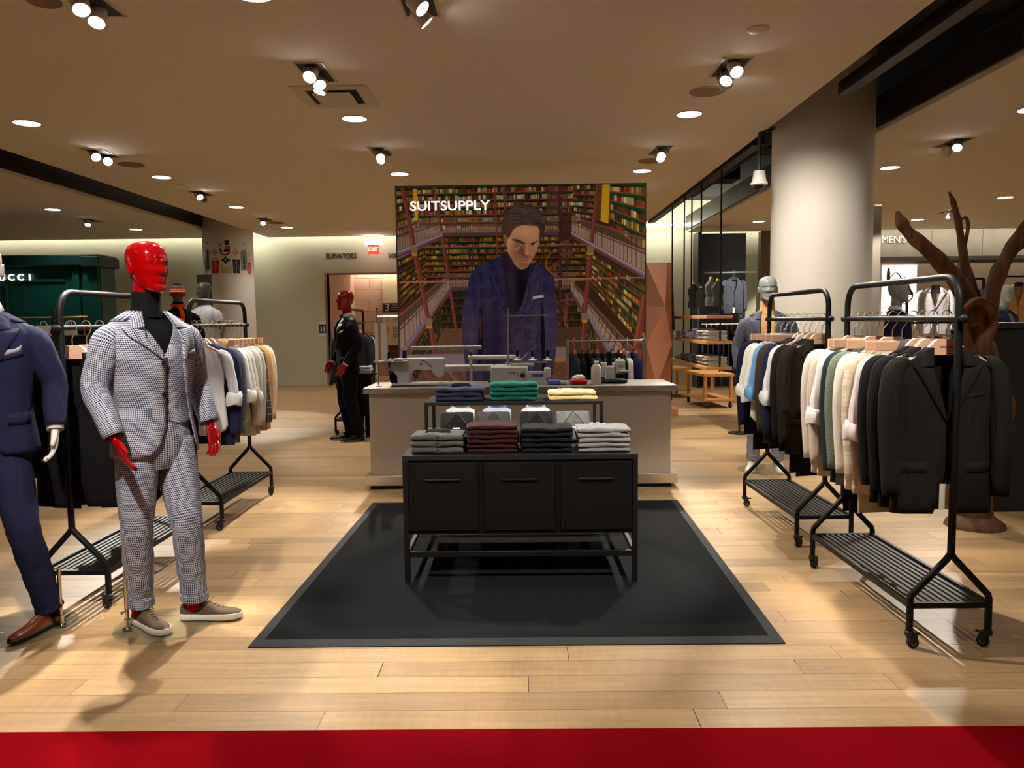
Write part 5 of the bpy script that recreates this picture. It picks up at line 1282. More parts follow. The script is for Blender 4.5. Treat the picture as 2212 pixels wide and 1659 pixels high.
    N_ = p.fill(neck, (44, 32, 50)); p.spot(1000, 870, 26, 120, (70, 54, 72), .6, N_); p.spot(1080, 960, 40, 160, (12, 8, 14), .9, N_); p.line(Z([(795, 1130), (900, 1200), (1020, 1270), (1110, 1290), (1200, 1240)]), 7, (22, 16, 26), .8, N_)
    # lapels
    lapL = [(928, 628), (838, 700), (858, 716), (800, 742), (838, 880), (900, 1040), (966, 1150), (976, 1086), (950, 960), (932, 780)]
    lapR = [(1196, 700), (1150, 800), (1130, 950), (1096, 1080), (1056, 1160), (1130, 1104), (1196, 980), (1236, 850), (1206, 830), (1246, 772), (1240, 735)]
    for L_, c_ in ((lapL, (40, 34, 66)), (lapR, (58, 48, 78))):
        m = p.fill(L_, c_, .92); plaid(m, -.35 if L_ is lapL else .35, .3, 96, 120, 0, 0, .34); p.line(L_+[L_[0]], 5, (20, 14, 34), .75)
    p.fill([(1166, 974), (1250, 964), (1256, 984), (1164, 1000)], (196, 190, 196)); p.line([(1160, 1002), (1256, 988)], 5, (30, 22, 40))
    p.line([(966, 1150), (972, 1300), (990, 1440)], 6, (22, 16, 30), .9); p.line([(1130, 1390), (1220, 1340)], 6, (24, 18, 32), .8)
    p.spot(964, 1200, 8, 8, (18, 12, 20), 1); p.fill([(975, 1300), (1080, 1260), (1130, 1500), (1040, 1560)], (92, 78, 104), .25, 3)
    # head
    face = Z([(880, 700), (910, 650), (950, 570), (1030, 500), (1150, 478), (1300, 490), (1372, 520), (1398, 600), (1388, 760), (1352, 890), (1302, 1000), (1240, 1100), (1180, 1180), (1110, 1207), (1040, 1190), (980, 1120), (920, 1010), (870, 920), (858, 800)])
    p.fill(Z([(798, 640), (838, 632), (876, 700), (876, 806), (840, 800), (808, 750)]), (176, 110, 80)); p.spot(*Z([(836, 720)])[0], 8, 16, (120, 62, 42), .7)
    Fm = p.fill(face, (206, 150, 116), 1, 1)
    def S_(x, y, rx, ry, c, a): p.spot(x*.5+528, y*.5+151, rx*.5, ry*.5, c, a, Fm)
    S_(900, 820, 60, 130, (226, 176, 140), .75); S_(1180, 600, 150, 60, (222, 168, 130), .6); S_(1340, 700, 60, 90, (214, 150, 112), .6); S_(1000, 690, 60, 40, (196, 140, 108), .5)
    S_(1060, 860, 90, 80, (120, 74, 54), .75); S_(1100, 920, 70, 60, (112, 66, 48), .7); S_(1010, 1000, 90, 90, (150, 98, 72), .55); S_(1130, 1140, 100, 60, (138, 92, 70), .6); S_(1310, 930, 50, 80, (170, 112, 82), .5); S_(1050, 1120, 60, 50, (170, 118, 90), .4)
    p.fill(Z([(970, 880), (1090, 810), (1050, 880), (1000, 910)]), (214, 160, 124), .7, 2, Fm); p.fill(Z([(1165, 800), (1205, 800), (1222, 960), (1196, 990), (1150, 960)]), (216, 158, 122), .75, 2, Fm)
    p.fill(Z([(1105, 930), (1150, 960), (1196, 992), (1220, 965), (1226, 985), (1180, 1006), (1120, 985)]), (104, 56, 42), .7, 1, Fm)
    p.fill(Z([(925, 715), (1010, 712), (1110, 752), (1172, 795), (1150, 802), (1060, 765), (980, 745)]), (66, 40, 30), .92, 1); p.fill(Z([(1235, 790), (1300, 762), (1376, 742), (1372, 762), (1300, 785), (1245, 806)]), (66, 40, 30), .92, 1)
    p.fill(Z([(1012, 775), (1060, 758), (1106, 800), (1060, 804)]), (206, 190, 178), .9); p.spot(*Z([(1050, 776)])[0], 7, 8, (60, 40, 22), .95); p.line(Z([(1008, 774), (1060, 752), (1112, 800)]), 6, (52, 30, 24), .85)
    p.fill(Z([(1262, 806), (1300, 788), (1340, 808), (1302, 822)]), (206, 190, 178), .9); p.spot(*Z([(1288, 804)])[0], 7, 7, (56, 36, 24), .95); p.line(Z([(1256, 804), (1300, 782), (1346, 806)]), 5, (56, 32, 26), .85)
    S_(1180, 1010, 100, 18, (110, 74, 56), .6)
    p.fill(Z([(1066, 1048), (1130, 1036), (1165, 1044), (1214, 1046), (1180, 1092), (1130, 1098), (1090, 1076)]), (196, 110, 98), .95, 1, Fm); p.line(Z([(1066, 1050), (1130, 1060), (1214, 1050)]), 4, (110, 50, 46), .85); S_(1130, 1125, 50, 14, (120, 78, 60), .5)
    hair = Z([(782, 650), (766, 520), (782, 420), (830, 310), (880, 240), (1000, 190), (1180, 172), (1300, 188), (1395, 250), (1445, 340), (1484, 450), (1482, 560), (1450, 660), (1405, 760), (1386, 700), (1398, 580), (1362, 508), (1250, 500), (1150, 484), (1030, 508), (960, 566), (915, 655), (882, 700), (852, 640), (826, 640), (800, 640), (792, 740), (770, 700)])
    Hm = p.fill(hair, (74, 54, 42), 1, 1); p.spot(*Z([(1150, 260)])[0], 130, 50, (78, 72, 76), .7, Hm); p.spot(*Z([(900, 520)])[0], 40, 60, (104, 74, 48), .5, Hm)
    rs = np.random.RandomState(5)
    for k in range(90):
        t = rs.rand(); x0, y0 = 800+rs.rand()*640, 200+rs.rand()*330; dx = 90+80*rs.rand(); sg = -1 if x0 < 1000 else 1
        c_ = [(150, 118, 84), (46, 32, 28), (130, 128, 130), (100, 74, 52)][rs.randint(4)]
        pts = [(x0+dx*u, y0-30*math.sin(u*2.6)+(60*u*u if sg > 0 else 40*u*(1-u))) for u in (0, .33, .66, 1)]
        p.line(Z(pts), 3.6, c_, .42, Hm)
    for k in range(46):                         # loose strands round the outline
        a_ = PI*(.02+.96*rs.rand()); ex, ey = 1125+365*math.cos(a_), 520-345*math.sin(a_); ln = 30+60*rs.rand()
        p.line(Z([(ex, ey), (ex+ln*math.cos(a_+.8), ey-ln*math.sin(a_+.8)*.7), (ex+ln*1.5*math.cos(a_+1.5), ey-ln*1.2*math.sin(a_+1.5)*.6)]), 9, (70, 52, 42), .7)
    return np.clip(p.c, 0, 255)

def at(px, py, Y):            # a point of the place at distance Y, from where it shows in the picture
    v = Vector(((px-1106)/F, (py-829.5)/F, 1)); d = Vector((v.dot(_r), v.dot(_d), v.dot(_u))); return Vector((0, 0, CAMH))+d*(Y/d.y)
def grid_print(name, W_, H_, cols, pos, parent, emit=.0, keep=None, rough=.5):
    """fine mesh whose point colours carry a flat print; pos(u,v) gives the place"""
    n, m_ = H_, W_; V = np.array([pos(i/(W_-1), j/(H_-1)) for j in range(H_) for i in range(W_)], np.float32)
    idx = np.arange(n*m_).reshape(n, m_); q = np.stack([idx[1:, :-1], idx[1:, 1:], idx[:-1, 1:], idx[:-1, :-1]], -1).reshape(-1, 4)
    if keep is not None: q = q[keep[:-1, :-1].ravel()]
    me = bpy.data.meshes.new(name); me.vertices.add(len(V)); me.vertices.foreach_set('co', V.ravel()); me.loops.add(q.size); me.loops.foreach_set('vertex_index', q.ravel().astype(np.int32))
    me.polygons.add(len(q)); me.polygons.foreach_set('loop_start', np.arange(0, q.size, 4, dtype=np.int32))
    me.update(calc_edges=True); me.validate()
    c = cols.reshape(-1, 3)/255.0; c = np.where(c <= .04045, c/12.92, ((c+.055)/1.055)**2.4)
    at_ = me.color_attributes.new('print', 'FLOAT_COLOR', 'POINT'); at_.data.foreach_set('color', np.concatenate([c, np.ones((len(c), 1))], 1).astype(np.float32).ravel())
    m = bpy.data.materials.new(name+'_print'); m.use_nodes = True; nt = m.node_tree; p = nt.nodes['Principled BSDF']; p.inputs['Roughness'].default_value = rough; p.inputs['Specular IOR Level'].default_value = .12
    a = nt.nodes.new('ShaderNodeVertexColor'); a.layer_name = 'print'; nt.links.new(a.outputs[0], p.inputs['Base Color'])
    if emit: nt.links.new(a.outputs[0], p.inputs['Emission Color']); p.inputs['Emission Strength'].default_value = emit
    me.materials.append(m); o = bpy.data.objects.new(name, me); COL.objects.link(o); o.parent = parent; return o
YP = 9.6; PL, PR, PTOP = -1.455, 1.535, 3.112; PBOT = PTOP-(PR-PL)/PW*PH
t = thing('poster_stand', 'large backlit poster of a man in a checked jacket before library shelves', 'poster', ((PL+PR)/2, YP, 0))
hw = (PR-PL)/2
grid_print('poster_print', PW, PH, paint_poster(), lambda u, v: (-hw+2*hw*u, 0, PTOP+(PBOT-PTOP)*v), t, emit=.16, rough=.75)
b = MB(); b.b2((-hw-.012, -.006, PBOT-.012), (-hw, .07, PTOP+.012)); b.b2((hw, -.006, PBOT-.012), (hw+.012, .07, PTOP+.012)); b.b2((-hw-.012, -.006, PTOP), (hw+.012, .07, PTOP+.012)); b.b2((-hw-.012, -.006, PBOT-.012), (hw+.012, .07, PBOT))
b.build('frame', mat('poster_frame', (70, 72, 84), rough=.4, metal=.6), t, smooth=False)
MB().b2((-hw, .01, PBOT), (hw, .07, PTOP)).build('back_panel', GREYP, t, smooth=False)
for s in (-1, 1): MB().b2((s*1.3-.03, .0, 0), (s*1.3+.03, .06, PBOT)).b2((s*1.3-.04, -.15, 0), (s*1.3+.04, .25, .02)).build('foot', STEEL, t, smooth=False)
text_part('poster_lettering', 'SUITSUPPLY', .158, mat('print_white', (240, 240, 240), emit=(1, 1, 1), estr=.7), t, (-hw+.643, -.004, PTOP-.235), (PI/2, 0, 0), .001, sx=1.15, bold=.0018)
# ---------------------------------------------------------------- tailor's things on the counter
def zpoly(pts, ox, oy, k, Y):
    return [(lambda p: (p.x, p.z))(at(ox+x/k, oy+y/k, Y)) for x, y in pts]
ZA = (800, 660, 7.135); ZB = (1090, 660, 6.9125)
MACH = mat('machine_enamel', (214, 214, 206), rough=.3, coat=.3); SPOOLN = cloth('thread_navy', (22, 26, 44)); SPOOLK = cloth('thread_black', (18, 18, 20)); SPOOLW = cloth('thread_white', (226, 222, 208)); YEL = mat('yellow_plastic', (230, 196, 40), rough=.4); BLUEL = mat('blue_label', (40, 40, 130), rough=.4)
def spool(parent, p, r, h, m, cone=.82, pin=True):
    x, y, z = p
    o = MB().lathe([(r, 0), (r*1.02, h*.04), (r*cone, h*.94), (r*cone*.7, h)], 18, (x, y, z)).build('thread_spool', m, parent)
    return o
Yc = 7.24; ctop = CZ
t = thing('sewing_machine', 'white industrial sewing machine at the left end of the counter', 'sewing machine', (0, 0, 0))
arm = zpoly([(330, 850), (345, 828), (420, 812), (1128, 808), (1140, 830), (1142, 985), (1128, 1050), (1100, 1098), (1064, 1104), (1030, 1072), (985, 1040), (960, 990), (740, 976), (655, 1000), (628, 1060), (612, 1170), (602, 1216), (440, 1216), (430, 1080), (352, 985), (330, 915)], *ZA, Yc)
MB().prism(arm, 'y', Yc-.075, Yc+.085).build('machine_body', MACH, t, smooth=False)
x0 = at(800+355/7.135, 831, Yc).x; x1 = at(800+1165/7.135, 831, Yc).x
MB().b2((x0, Yc-.11, ctop+.002), (x1+.03, Yc+.11, ctop+.022), .006).build('bed', MACH, t, smooth=False)
hx = at(800+340/7.135, 660+905/7.135, Yc); MB().lathe([(.05, -.012), (.058, -.006), (.058, .012), (.04, .02)], 24, (hx.x-.02, Yc, hx.z), axis='x').build('handwheel', DARKP, t)
n = at(800+1082/7.135, 660+1100/7.135, Yc-.02); MB().tube([(n.x, Yc-.02, n.z+.02), (n.x, Yc-.02, ctop+.03)], .004, 8).b2((n.x-.012, Yc-.032, ctop+.022), (n.x+.012, Yc-.0, ctop+.028)).build('needle_bar', CHROME, t)
p = at(800+795/7.135, 660+895/7.135, Yc); b = MB()
for dx, r in ((0, .010), (.024, .004), (.045, .003)): b.lathe([(r, 0), (r, -.004)], 12, (p.x+dx, Yc-.075, p.z), axis='y')
b.build('dials', DARKP, t)
a_, c_ = at(800+960/7.135, 660+835/7.135, Yc), at(800+1020/7.135, 660+985/7.135, Yc); MB().b2((a_.x, Yc-.083, c_.z), (c_.x, Yc-.074, a_.z), .003).build('tension_plate', MACH, t, smooth=False)
q = [at(800+x/7.135, 660+y/7.135, Yc) for x, y in ((790, 840), (860, 855), (915, 895), (950, 940))]; MB().tube([(v.x, Yc-.079, v.z) for v in q], .003, 6).build('thread_guide', DARKP, t)
s_ = at(800+527/7.135, 660+808/7.135, Yc); spool(t, (s_.x, Yc, s_.z), .021, .072, SPOOLN); MB().lathe([(.010, 0), (.008, .010), (.003, .018)], 10, (s_.x, Yc, s_.z+.072)).build('spool_cap', YEL, t)
c = MB(); c.blob((hx.x+.02, Yc+.05, ctop+.07), (.06, .05, .075), 12, 8); c.build('dark_cloth', BLKC, t)
# thread stand with hanging white sheets, left of the machine
t = thing('thread_stand', 'tall thin thread stand with white pattern cards left of the sewing machine', 'thread stand', (0, 0, 0)); Ys = 7.12
pb_, pt_ = at(818, 834, Ys), at(818, 668, Ys); MB().tube([(pb_.x, Ys, ctop), (pb_.x, Ys, pt_.z)], .0065, 10).lathe([(.03, 0), (.03, .006), (.01, .01)], 16, (pb_.x, Ys, ctop)).build('pole', STEEL, t)
MB().lathe([(.009, 0), (.009, .012)], 10, (pb_.x, Ys, pt_.z)).build('pole_cap', DARKP, t)
az = at(818, 684, Ys).z; MB().tube([(pb_.x, Ys, az), (pb_.x+.18, Ys, az)], .006, 8).build('cross_arm', STEEL, t)
for (u0, u1, v0, v1, dy) in ((808, 818, 697, 787, -.02), (821, 838, 697, 779, .02)):
    A, B = at(u0, v0, Ys+dy), at(u1, v1, Ys+dy); MB().prism([(A.x+.004, A.z), (B.x-.014 if u1 > 830 else B.x, A.z), (B.x, B.z), (A.x, B.z)], 'y', Ys+dy, Ys+dy+.003).build('pattern_card', WHITEP, t, smooth=False)
A = at(808, 780, Ys); MB().b2((A.x, Ys-.05, A.z-.008), (A.x+.30, Ys+.05, A.z), .002).build('tray', GREYP, t, smooth=False)
for dx, m_ in ((.135, SPOOLK),):
    spool(t, (A.x+dx, Ys, A.z+.02), .013, .06, m_); MB().lathe([(.016, 0), (.012, .01), (.008, .02)], 12, (A.x+dx, Ys, A.z)).build('spool_base', WHITEP, t); MB().tube([(A.x+dx, Ys, A.z+.08), (A.x+dx, Ys, A.z+.1)], .002, 6).build('spool_pin', YEL, t)
b = MB().box((A.x+.22, Ys, A.z+.012), (.09, .07, .022), .008); b.build('white_dish', MACH, t)
# grey sleeve board and lamp bar behind the machines
Yb = 7.9
t = thing('sleeve_board', 'grey sleeve ironing board raised behind the sewing machine', 'ironing board', (0, 0, 0))
A, B = at(800+620/7.135, 752, Yb), at(800+1708/7.135, 752, Yb); zt = A.z; n = 20
ol = [(A.x+.05*(1-math.cos(PI*k/8)), .035+.04*math.sin(PI*k/8/1.0)*.5) for k in range(5)]
b = MB(); L = B.x-A.x; out = [(A.x, 0)]+[(A.x+L*f, w_) for f, w_ in ((.01, .03), (.04, .05), (.2, .06), (.8, .075), (.97, .075), (1, .06))]; out = out+[(x, -y) for x, y in out[::-1][:-1]]
b.prism([(x, Yb+y) for x, y in out], 'z', zt-.018, zt+.016); b.build('padded_board', cloth('grey_pad', (150, 148, 150)), t, smooth=False)
P1 = at(800+1545/7.135, 760, Yb); MB().tube([(P1.x, Yb, zt-.01), (P1.x, Yb, zt-.06)], .02, 10).tube([(P1.x, Yb, zt-.05), (P1.x, Yb+.02, .02)], .016, 8).lathe([(.12, 0), (.12, .015), (.03, .03)], 20, (P1.x, Yb+.02, 0)).build('support_post', STEEL, t)
t = thing('work_lamp', 'white tubular work lamp above the counter centre', 'lamp', (0, 0, 0)); Yl = 7.5
A, B = at(1011, 772, Yl), at(1122, 774, Yl); MB().tube([(A.x, Yl, A.z), (B.x, Yl, A.z)], .021, 14).build('lamp_tube', mat('lamp_housing', (220, 218, 205), rough=.4), t)
MB().tube([(A.x+.03, Yl, A.z), (A.x+.02, Yl, A.z+.05)], .014, 10).build('joint', DARKP, t)
b = MB().tube([(A.x+.27, Yl, A.z), (A.x+.235, Yl-.02, A.z-.12), (A.x+.22, Yl-.02, ctop)], .007, 8); b.lathe([(.03, 0), (.03, .02)], 14, (A.x+.22, Yl-.02, ctop)); b.build('arm', DARKP, t)
# ironing board behind the counter
t = thing('ironing_board', 'white covered ironing board standing behind the counter', 'ironing board', (0, 0, 0)); Yi = 8.15
A = at(800+1000/7.135, 660+925/7.135, Yi); B = at(1130, 790, Yi); zt = A.z
MB().prism([(A.x, Yi-.18), (B.x-.1, Yi-.18), (B.x+.02, Yi-.08), (B.x+.02, Yi+.08), (B.x-.1, Yi+.18), (A.x, Yi+.18)], 'z', zt-.05, zt).build('board', cloth('board_cover', (196, 186, 190), var=.05), t, smooth=False)
for s in (-1, 1): MB().tube([(A.x+.15, Yi+s*.1, zt-.05), (B.x-.2, Yi+s*.1, .02)], .012, 8).tube([(B.x-.2, Yi+s*.1, zt-.05), (A.x+.15, Yi+s*.1, .02)], .012, 8).build('leg', STEEL, t)
# centre overlock machine
t = thing('overlock_machine', 'white overlock machine with blue label in the middle of the counter', 'sewing machine', (0, 0, 0)); Yo = 7.30
def zb(x, y, Y=Yo): return at(1090+x/6.9125, 660+y/6.9125, Y)
A, B = zb(-210, 950), zb(345, 1100); MB().b2((A.x, Yo-.05, ctop), (B.x, Yo+.2, zb(0, 905).z), .012).build('motor_housing', MACH, t, smooth=False)
A, B = zb(330, 985), zb(612, 1100); MB().prism([(zb(330, 1075).x, ctop), (zb(612, 1075).x, ctop), (B.x, A.z), (zb(360, 980).x, A.z), (zb(335, 1040).x, zb(0, 1040).z)], 'y', Yo-.10, Yo+.05).build('front_arm', MACH, t, smooth=False)
A, B = zb(590, 925), zb(684, 1100); MB().b2((A.x, Yo-.09, zb(0, 1085).z), (B.x, Yo+.04, A.z), .008).tube([((A.x+B.x)/2, Yo-.03, zb(0, 1085).z), ((A.x+B.x)/2, Yo-.03, ctop)], .006, 8).build('needle_head', MACH, t, smooth=False)
A, B = zb(408, 1017), zb(574, 1047); MB().b2((A.x, Yo-.104, B.z), (B.x, Yo-.099, A.z)).build('blue_label', BLUEL, t, smooth=False)
b = MB()
for k in range(8): xx = A.x+(B.x-A.x)*(.10+.1*k); b.b2((xx, Yo-.1055, B.z+.006), (xx+.0016*(1+k % 3), Yo-.1045, A.z-.006))
b.build('label_print', mat('print_pale', (180, 190, 220)), t, smooth=False)
p = zb(270, 1035); MB().lathe([(.022, 0), (.024, -.008), (.018, -.012)], 18, (p.x, Yo-.05, p.z), axis='y').build('knob', DARKP, t)
p = zb(172, 1020); MB().lathe([(.020, 0), (.020, -.0015)], 20, (p.x, Yo-.05, p.z), axis='y').build('warning_ring', mat('warn_red', (190, 50, 40)), t); MB().lathe([(.015, -.0016), (.015, -.0022)], 20, (p.x, Yo-.05, p.z), axis='y').build('warning_face', WHITEP, t)
A, B = zb(60, 992), zb(150, 1006); MB().b2((A.x, Yo-.0525, B.z), (B.x, Yo-.0505, A.z)).build('red_strip', mat('warn_red', (190, 50, 40)), t, smooth=False)
A = zb(100, 890); MB().box((A.x+.1, Yo+.07, A.z+.0), (.22, .12, .03), .01).build('top_cover', GREYP, t, smooth=False)
# thread stand with three spools
t = thing('spool_stand', 'thread stand with three navy spools above the overlock machine', 'thread stand', (0, 0, 0)); Yt = 7.40
def zt_(x, y): return at(1090+x/6.9125, 660+y/6.9125, Yt)
p = zt_(46, 40); MB().tube([(p.x, Yt, ctop), (p.x, Yt, p.z)], .008, 10).build('pole', STEEL, t)
for y, u1 in ((150, 655), (850, 640)):
    a_ = zt_(20, y); MB().b2((a_.x, Yt-.006, a_.z-.009), (zt_(u1, y).x, Yt+.006, a_.z+.007), .002).build('cross_bar', GREYP, t, smooth=False)
for x in (190, 415, 640):
    q = zt_(x, 820); b = MB().lathe([(.046, 0), (.046, .006), (.006, .012)], 18, (q.x, Yt, q.z)); b.build('spool_plate', WHITEP, t)
    MB().lathe([(.018, 0), (.010, .03)], 14, (q.x, Yt, q.z+.008)).build('spool_cone', WHITEP, t); spool(t, (q.x, Yt, q.z+.036), .0145, .062, SPOOLN, 1.0)
q = zt_(130, 520); q2 = zt_(285, 480)
MB().tube([tuple(zt_(x, y)) for x, y in ((125, 520), (135, 600), (170, 690))], .004, 6).tube([tuple(zt_(x, y)) for x, y in ((285, 475), (350, 540), (395, 640))], .004, 6).tube([tuple(zt_(x, y)) for x, y in ((250, 800), (300, 770), (352, 700))], .005, 6).build('thread_hooks', BLUEL, t)
# serger, cone, pin cushion, made-up glint box at the right
t = thing('serger', 'compact white serger with black cone at the right end of the counter', 'sewing machine', (0, 0, 0)); Ys = 7.32
def zs_(x, y): return at(1090+x/6.9125, 660+y/6.9125, Ys)
def sbox(nm, x0, y0, x1, y1, d0, d1, m_, bv=.006):
    A, B = zs_(x0, y0), zs_(x1, y1); return MB().b2((A.x, Ys+d0, B.z), (B.x, Ys+d1, A.z), bv).build(nm, m_, t, smooth=False)
sbox('upright', 1440, 850, 1520, 1070, -.03, .07, MACH); sbox('body', 1490, 900, 1645, 1105, -.06, .08, MACH, .01); sbox('head', 1655, 805, 1790, 1020, -.07, .06, MACH, .012); sbox('lever', 1700, 955, 1842, 992, -.09, -.06, WHITEP, .005); sbox('looper_arm', 1610, 850, 1680, 900, -.03, .03, MACH)
sbox('base_plate', 1420, 1104, 1812, 1132, -.11, .10, mat('dark_green', (20, 38, 30), rough=.4), .004)
p = zs_(1570, 890); spool(t, (p.x, Ys+.04, p.z), .027, .125, SPOOLK, .9)
p = zs_(1712, 805); MB().lathe([(.012, 0), (.012, .012), (.006, .02)], 12, (p.x, Ys-.02, p.z)).lathe([(.02, .006), (.02, .010)], 12, (p.x, Ys-.02, p.z)).build('tension_dial', CHROME, t)
p = zs_(1500, 880); MB().tube([(p.x, Ys, p.z-.03), (p.x, Ys, p.z+.15)], .003, 6).build('thread_pin', STEEL, t)
A, B = zs_(1668, 885), zs_(1750, 912); MB().b2((A.x, Ys-.0725, B.z), (B.x, Ys-.0695, A.z)).build('model_print', mat('print_lilac', (170, 165, 205)), t, smooth=False)
p = at(1090+1368/6.9125, 660+1150/6.9125, 7.15)
o = MB().lathe([(.046, 0), (.047, .01), (.046, .15), (.03, .175), (.022, .18), (.024, .205), (.018, .21)], 24).build('thread_cone', SPOOLW); o.location = (p.x, 7.15, ctop); tag(o, 'large white cone of thread beside the serger', 'thread cone')
p = at(1090+1103/6.9125, 825, 7.15)
t = thing('pin_cushion', 'red round pin cushion with white tissue on the counter', 'pin cushion', (p.x, 7.15, ctop))
MB().lathe([(.068, 0), (.08, .008), (.082, .035), (.072, .048), (.02, .05)], 24).build('red_tin', mat('red_tin', (206, 16, 26), rough=.35), t)
MB().blob((0, 0, .05), (.055, .05, .035), 14, 10, f=lambda q: 1+.25*math.sin(q[0]*9)*math.cos(q[1]*8)+.2*max(0, q[2])*math.sin(q[0]*15)).build('tissue', WHITEP, t)
p = at(1090+740/6.9125, 830, 7.12)  # blue-white glint on the counter, put in as two coloured blocks
t = thing('glint_box', 'made-up blue box in place of a glint beside the overlock machine', 'box', (p.x, 7.12, ctop)); MB().box((0, 0, .022), (.11, .07, .042), .006).build('glint_body', mat('glint_blue', (110, 120, 200), rough=.2), t, smooth=False); MB().box((.085, 0, .016), (.06, .06, .03), .004).build('glint_end', mat('glint_pale', (190, 210, 235), rough=.2), t, smooth=False)
# ---------------------------------------------------------------- chrome rack behind the counter
Yr = 8.35
A, B = at(1226, 737, Yr), at(1390, 735, Yr); zr = A.z
t = thing('chrome_rack', 'chrome garment rail behind the right end of the counter', 'clothes rack', ((A.x+B.x)/2, Yr, 0)); hwid = (B.x-A.x)/2
MB().tube([(-hwid, 0, zr), (hwid, 0, zr)], .013, 12).build('rail', CHROME, t)
for s in (-1, 1):
    MB().b2((s*hwid-.018, -.018, .05), (s*hwid+.018, .018, zr+.02), .003).build('post', STEEL, t, smooth=False)
    MB().b2((s*hwid-.02, -.25, .03), (s*hwid+.02, .25, .06), .004).build('foot', STEEL, t, smooth=False)
def hang_at(x, y, zb_, rz, kind, m, desc, hm, grp, seed, hk='wood', hname='red', **kw):
    t = thing('hanging_'+('shirt' if kind == 'shirt' else 'jacket'), desc, 'shirt' if kind == 'shirt' else 'jacket', (x, y, zb_), rz, grp)
    (hang_shirt if kind == 'shirt' else hang_jacket)(t, m, seed, **kw); t.scale = (1, .72, 1)
    hanger(f'{hname} hanger of the {desc}'[:200], x, y, zb_+.0145, hk, hm, rz)
xs = np.linspace(-hwid+.07, hwid-.09, 9); xc = (A.x+B.x)/2
for i, (x, m_, kd, d) in enumerate(zip(xs, (SLATE, BLKC, CH2, NV, BLKC, cloth('bottle_black', (26, 30, 28)), BLKC, WS, NVL), ('j', 'j', 'j', 'j', 'j', 'j', 'j', 'shirt', 'j'),
        ('slate jacket at the left of the chrome rail', 'black jacket second on the chrome rail', 'charcoal black jacket third on the chrome rail', 'navy jacket fourth on the chrome rail', 'black jacket fifth on the chrome rail', 'green black jacket sixth on the chrome rail', 'black jacket seventh on the chrome rail', 'white shirt on the chrome rail', 'navy jacket at the right of the chrome rail'))):
    hang_at(xc+x, Yr, zr, math.radians(90+random.Random(i).uniform(-5, 5)), kd, m_, d, RED if i in (0, 3, 6) else DARKP, 'clothes on the chrome rail', 300+i, hname='red' if i in (0, 3, 6) else 'black', **({'roll': False} if kd == 'shirt' else {'buttons': 0}))
# ---------------------------------------------------------------- back of the shop: lettering and signs
LETTER = mat('sign_letter', (92, 92, 84), rough=.35, metal=.4); WLET = mat('white_letter', (226, 222, 210), rough=.5)
def sign(name, label, body, c, size, m_, w=None, ext=.012, **kw):
    t = thing(name, label, 'sign', c); o = text_part('lettering', body, size, m_, t, (0, 0, 0), (PI/2, 0, 0), ext, **kw)
    if w: o.scale.x = w/max(.01, o.dimensions.x)
    return t
p = at(737, 553, YW-.02); sign('elevator_sign', 'raised grey ELEVATORS lettering above the lobby opening', 'ELEVATORS', (p.x, YW-.015, p.z), .17, LETTER, .715)
p = at(838, 553, YW-.02); sign('washroom_sign', 'raised grey WASHROOMS lettering cut off by the poster', 'WASHROOMS', (p.x+.41, YW-.015, p.z), .17, LETTER, .82)
p = at(1931, 518, 18.9); sign('mens_sign', "pale raised MEN'S lettering on the grey panel wall", "MEN'S", (p.x, 18.90, p.z), .23, WLET, .57)
p = at(807, 538, 18.2)
t = thing('exit_sign', 'glowing red exit sign hanging before the lobby opening', 'exit sign', (p.x, 18.2, p.z)); MB().b2((-.13, -.03, -.12), (.13, .03, .10), .006).build('sign_case', mat('exit_red', (190, 26, 16), emit=S3((255, 60, 30)), estr=1.6), t, smooth=False)
text_part('lettering', 'EXIT', .13, mat('exit_letter', (255, 225, 190), emit=(1, .8, .6), estr=3), t, (0, -.032, -.01), (PI/2, 0, 0), .002, sx=.85); MB().b2((-.2, -.025, .10), (.2, .025, .2), .01).build('lamp_bar', emis('exit_lamp', (1, .97, .9), 6), t, smooth=False); MB().tube([(0, 0, .2), (0, 0, ZC-p.z)], .008, 8).build('stem', TRIMW, t)
p = at(697, 710, YW-.02)
t = thing('washroom_plaque', 'small blue washroom plaque on the back wall beside the tuxedo mannequin', 'sign', (p.x, YW-.012, p.z)); MB().b2((-.085, -.005, -.10), (.085, .008, .09), .003).build('blue_plate', mat('navy_plate', (30, 40, 84), rough=.4), t, smooth=False); MB().b2((-.085, -.006, .105), (.085, .008, .19), .003).build('upper_plate', WHITEP, t, smooth=False); MB().b2((-.085, -.006, -.19), (.085, .008, -.115), .003).build('lower_plate', WHITEP, t, smooth=False)
for s, r in ((-1, .016), (1, .016)): MB().lathe([(r, 0), (r, -.003)], 12, (s*.035, -.005, .045), axis='y').b2((s*.035-.015, -.008, -.07), (s*.035+.015, -.005, .025)).build('figure', WLET, t, smooth=False)
# directory board in the lobby
Yd = 21.80; A, B = at(825, 600, Yd), at(905, 745, Yd)
t = thing('directory_board', 'cream floor directory board with a large 3 on a dark band', 'sign', ((A.x+B.x)/2, Yd, 0)); hw2 = (B.x-A.x)/2
MB().b2((-hw2, 0, B.z), (hw2, .05, A.z), .004).build('board', mat('directory_cream', (222, 212, 180), rough=.5), t, smooth=False)
z3 = at(825, 665, Yd).z; MB().b2((-hw2, -.006, z3-.13), (hw2, 0, z3+.13)).build('dark_band', mat('band_dark', (56, 54, 50), rough=.5), t, smooth=False)
text_part('number', '3', .30, WLET, t, (-hw2+.13, -.012, z3), (PI/2, 0, 0), .003)
for bdy, yy in (('2', 687), ('1', 714)): text_part('number', bdy, .26, mat('pale_ink', (150, 146, 130)), t, (-hw2+.13, -.008, at(825, yy, Yd).z), (PI/2, 0, 0), .003)
b = MB()
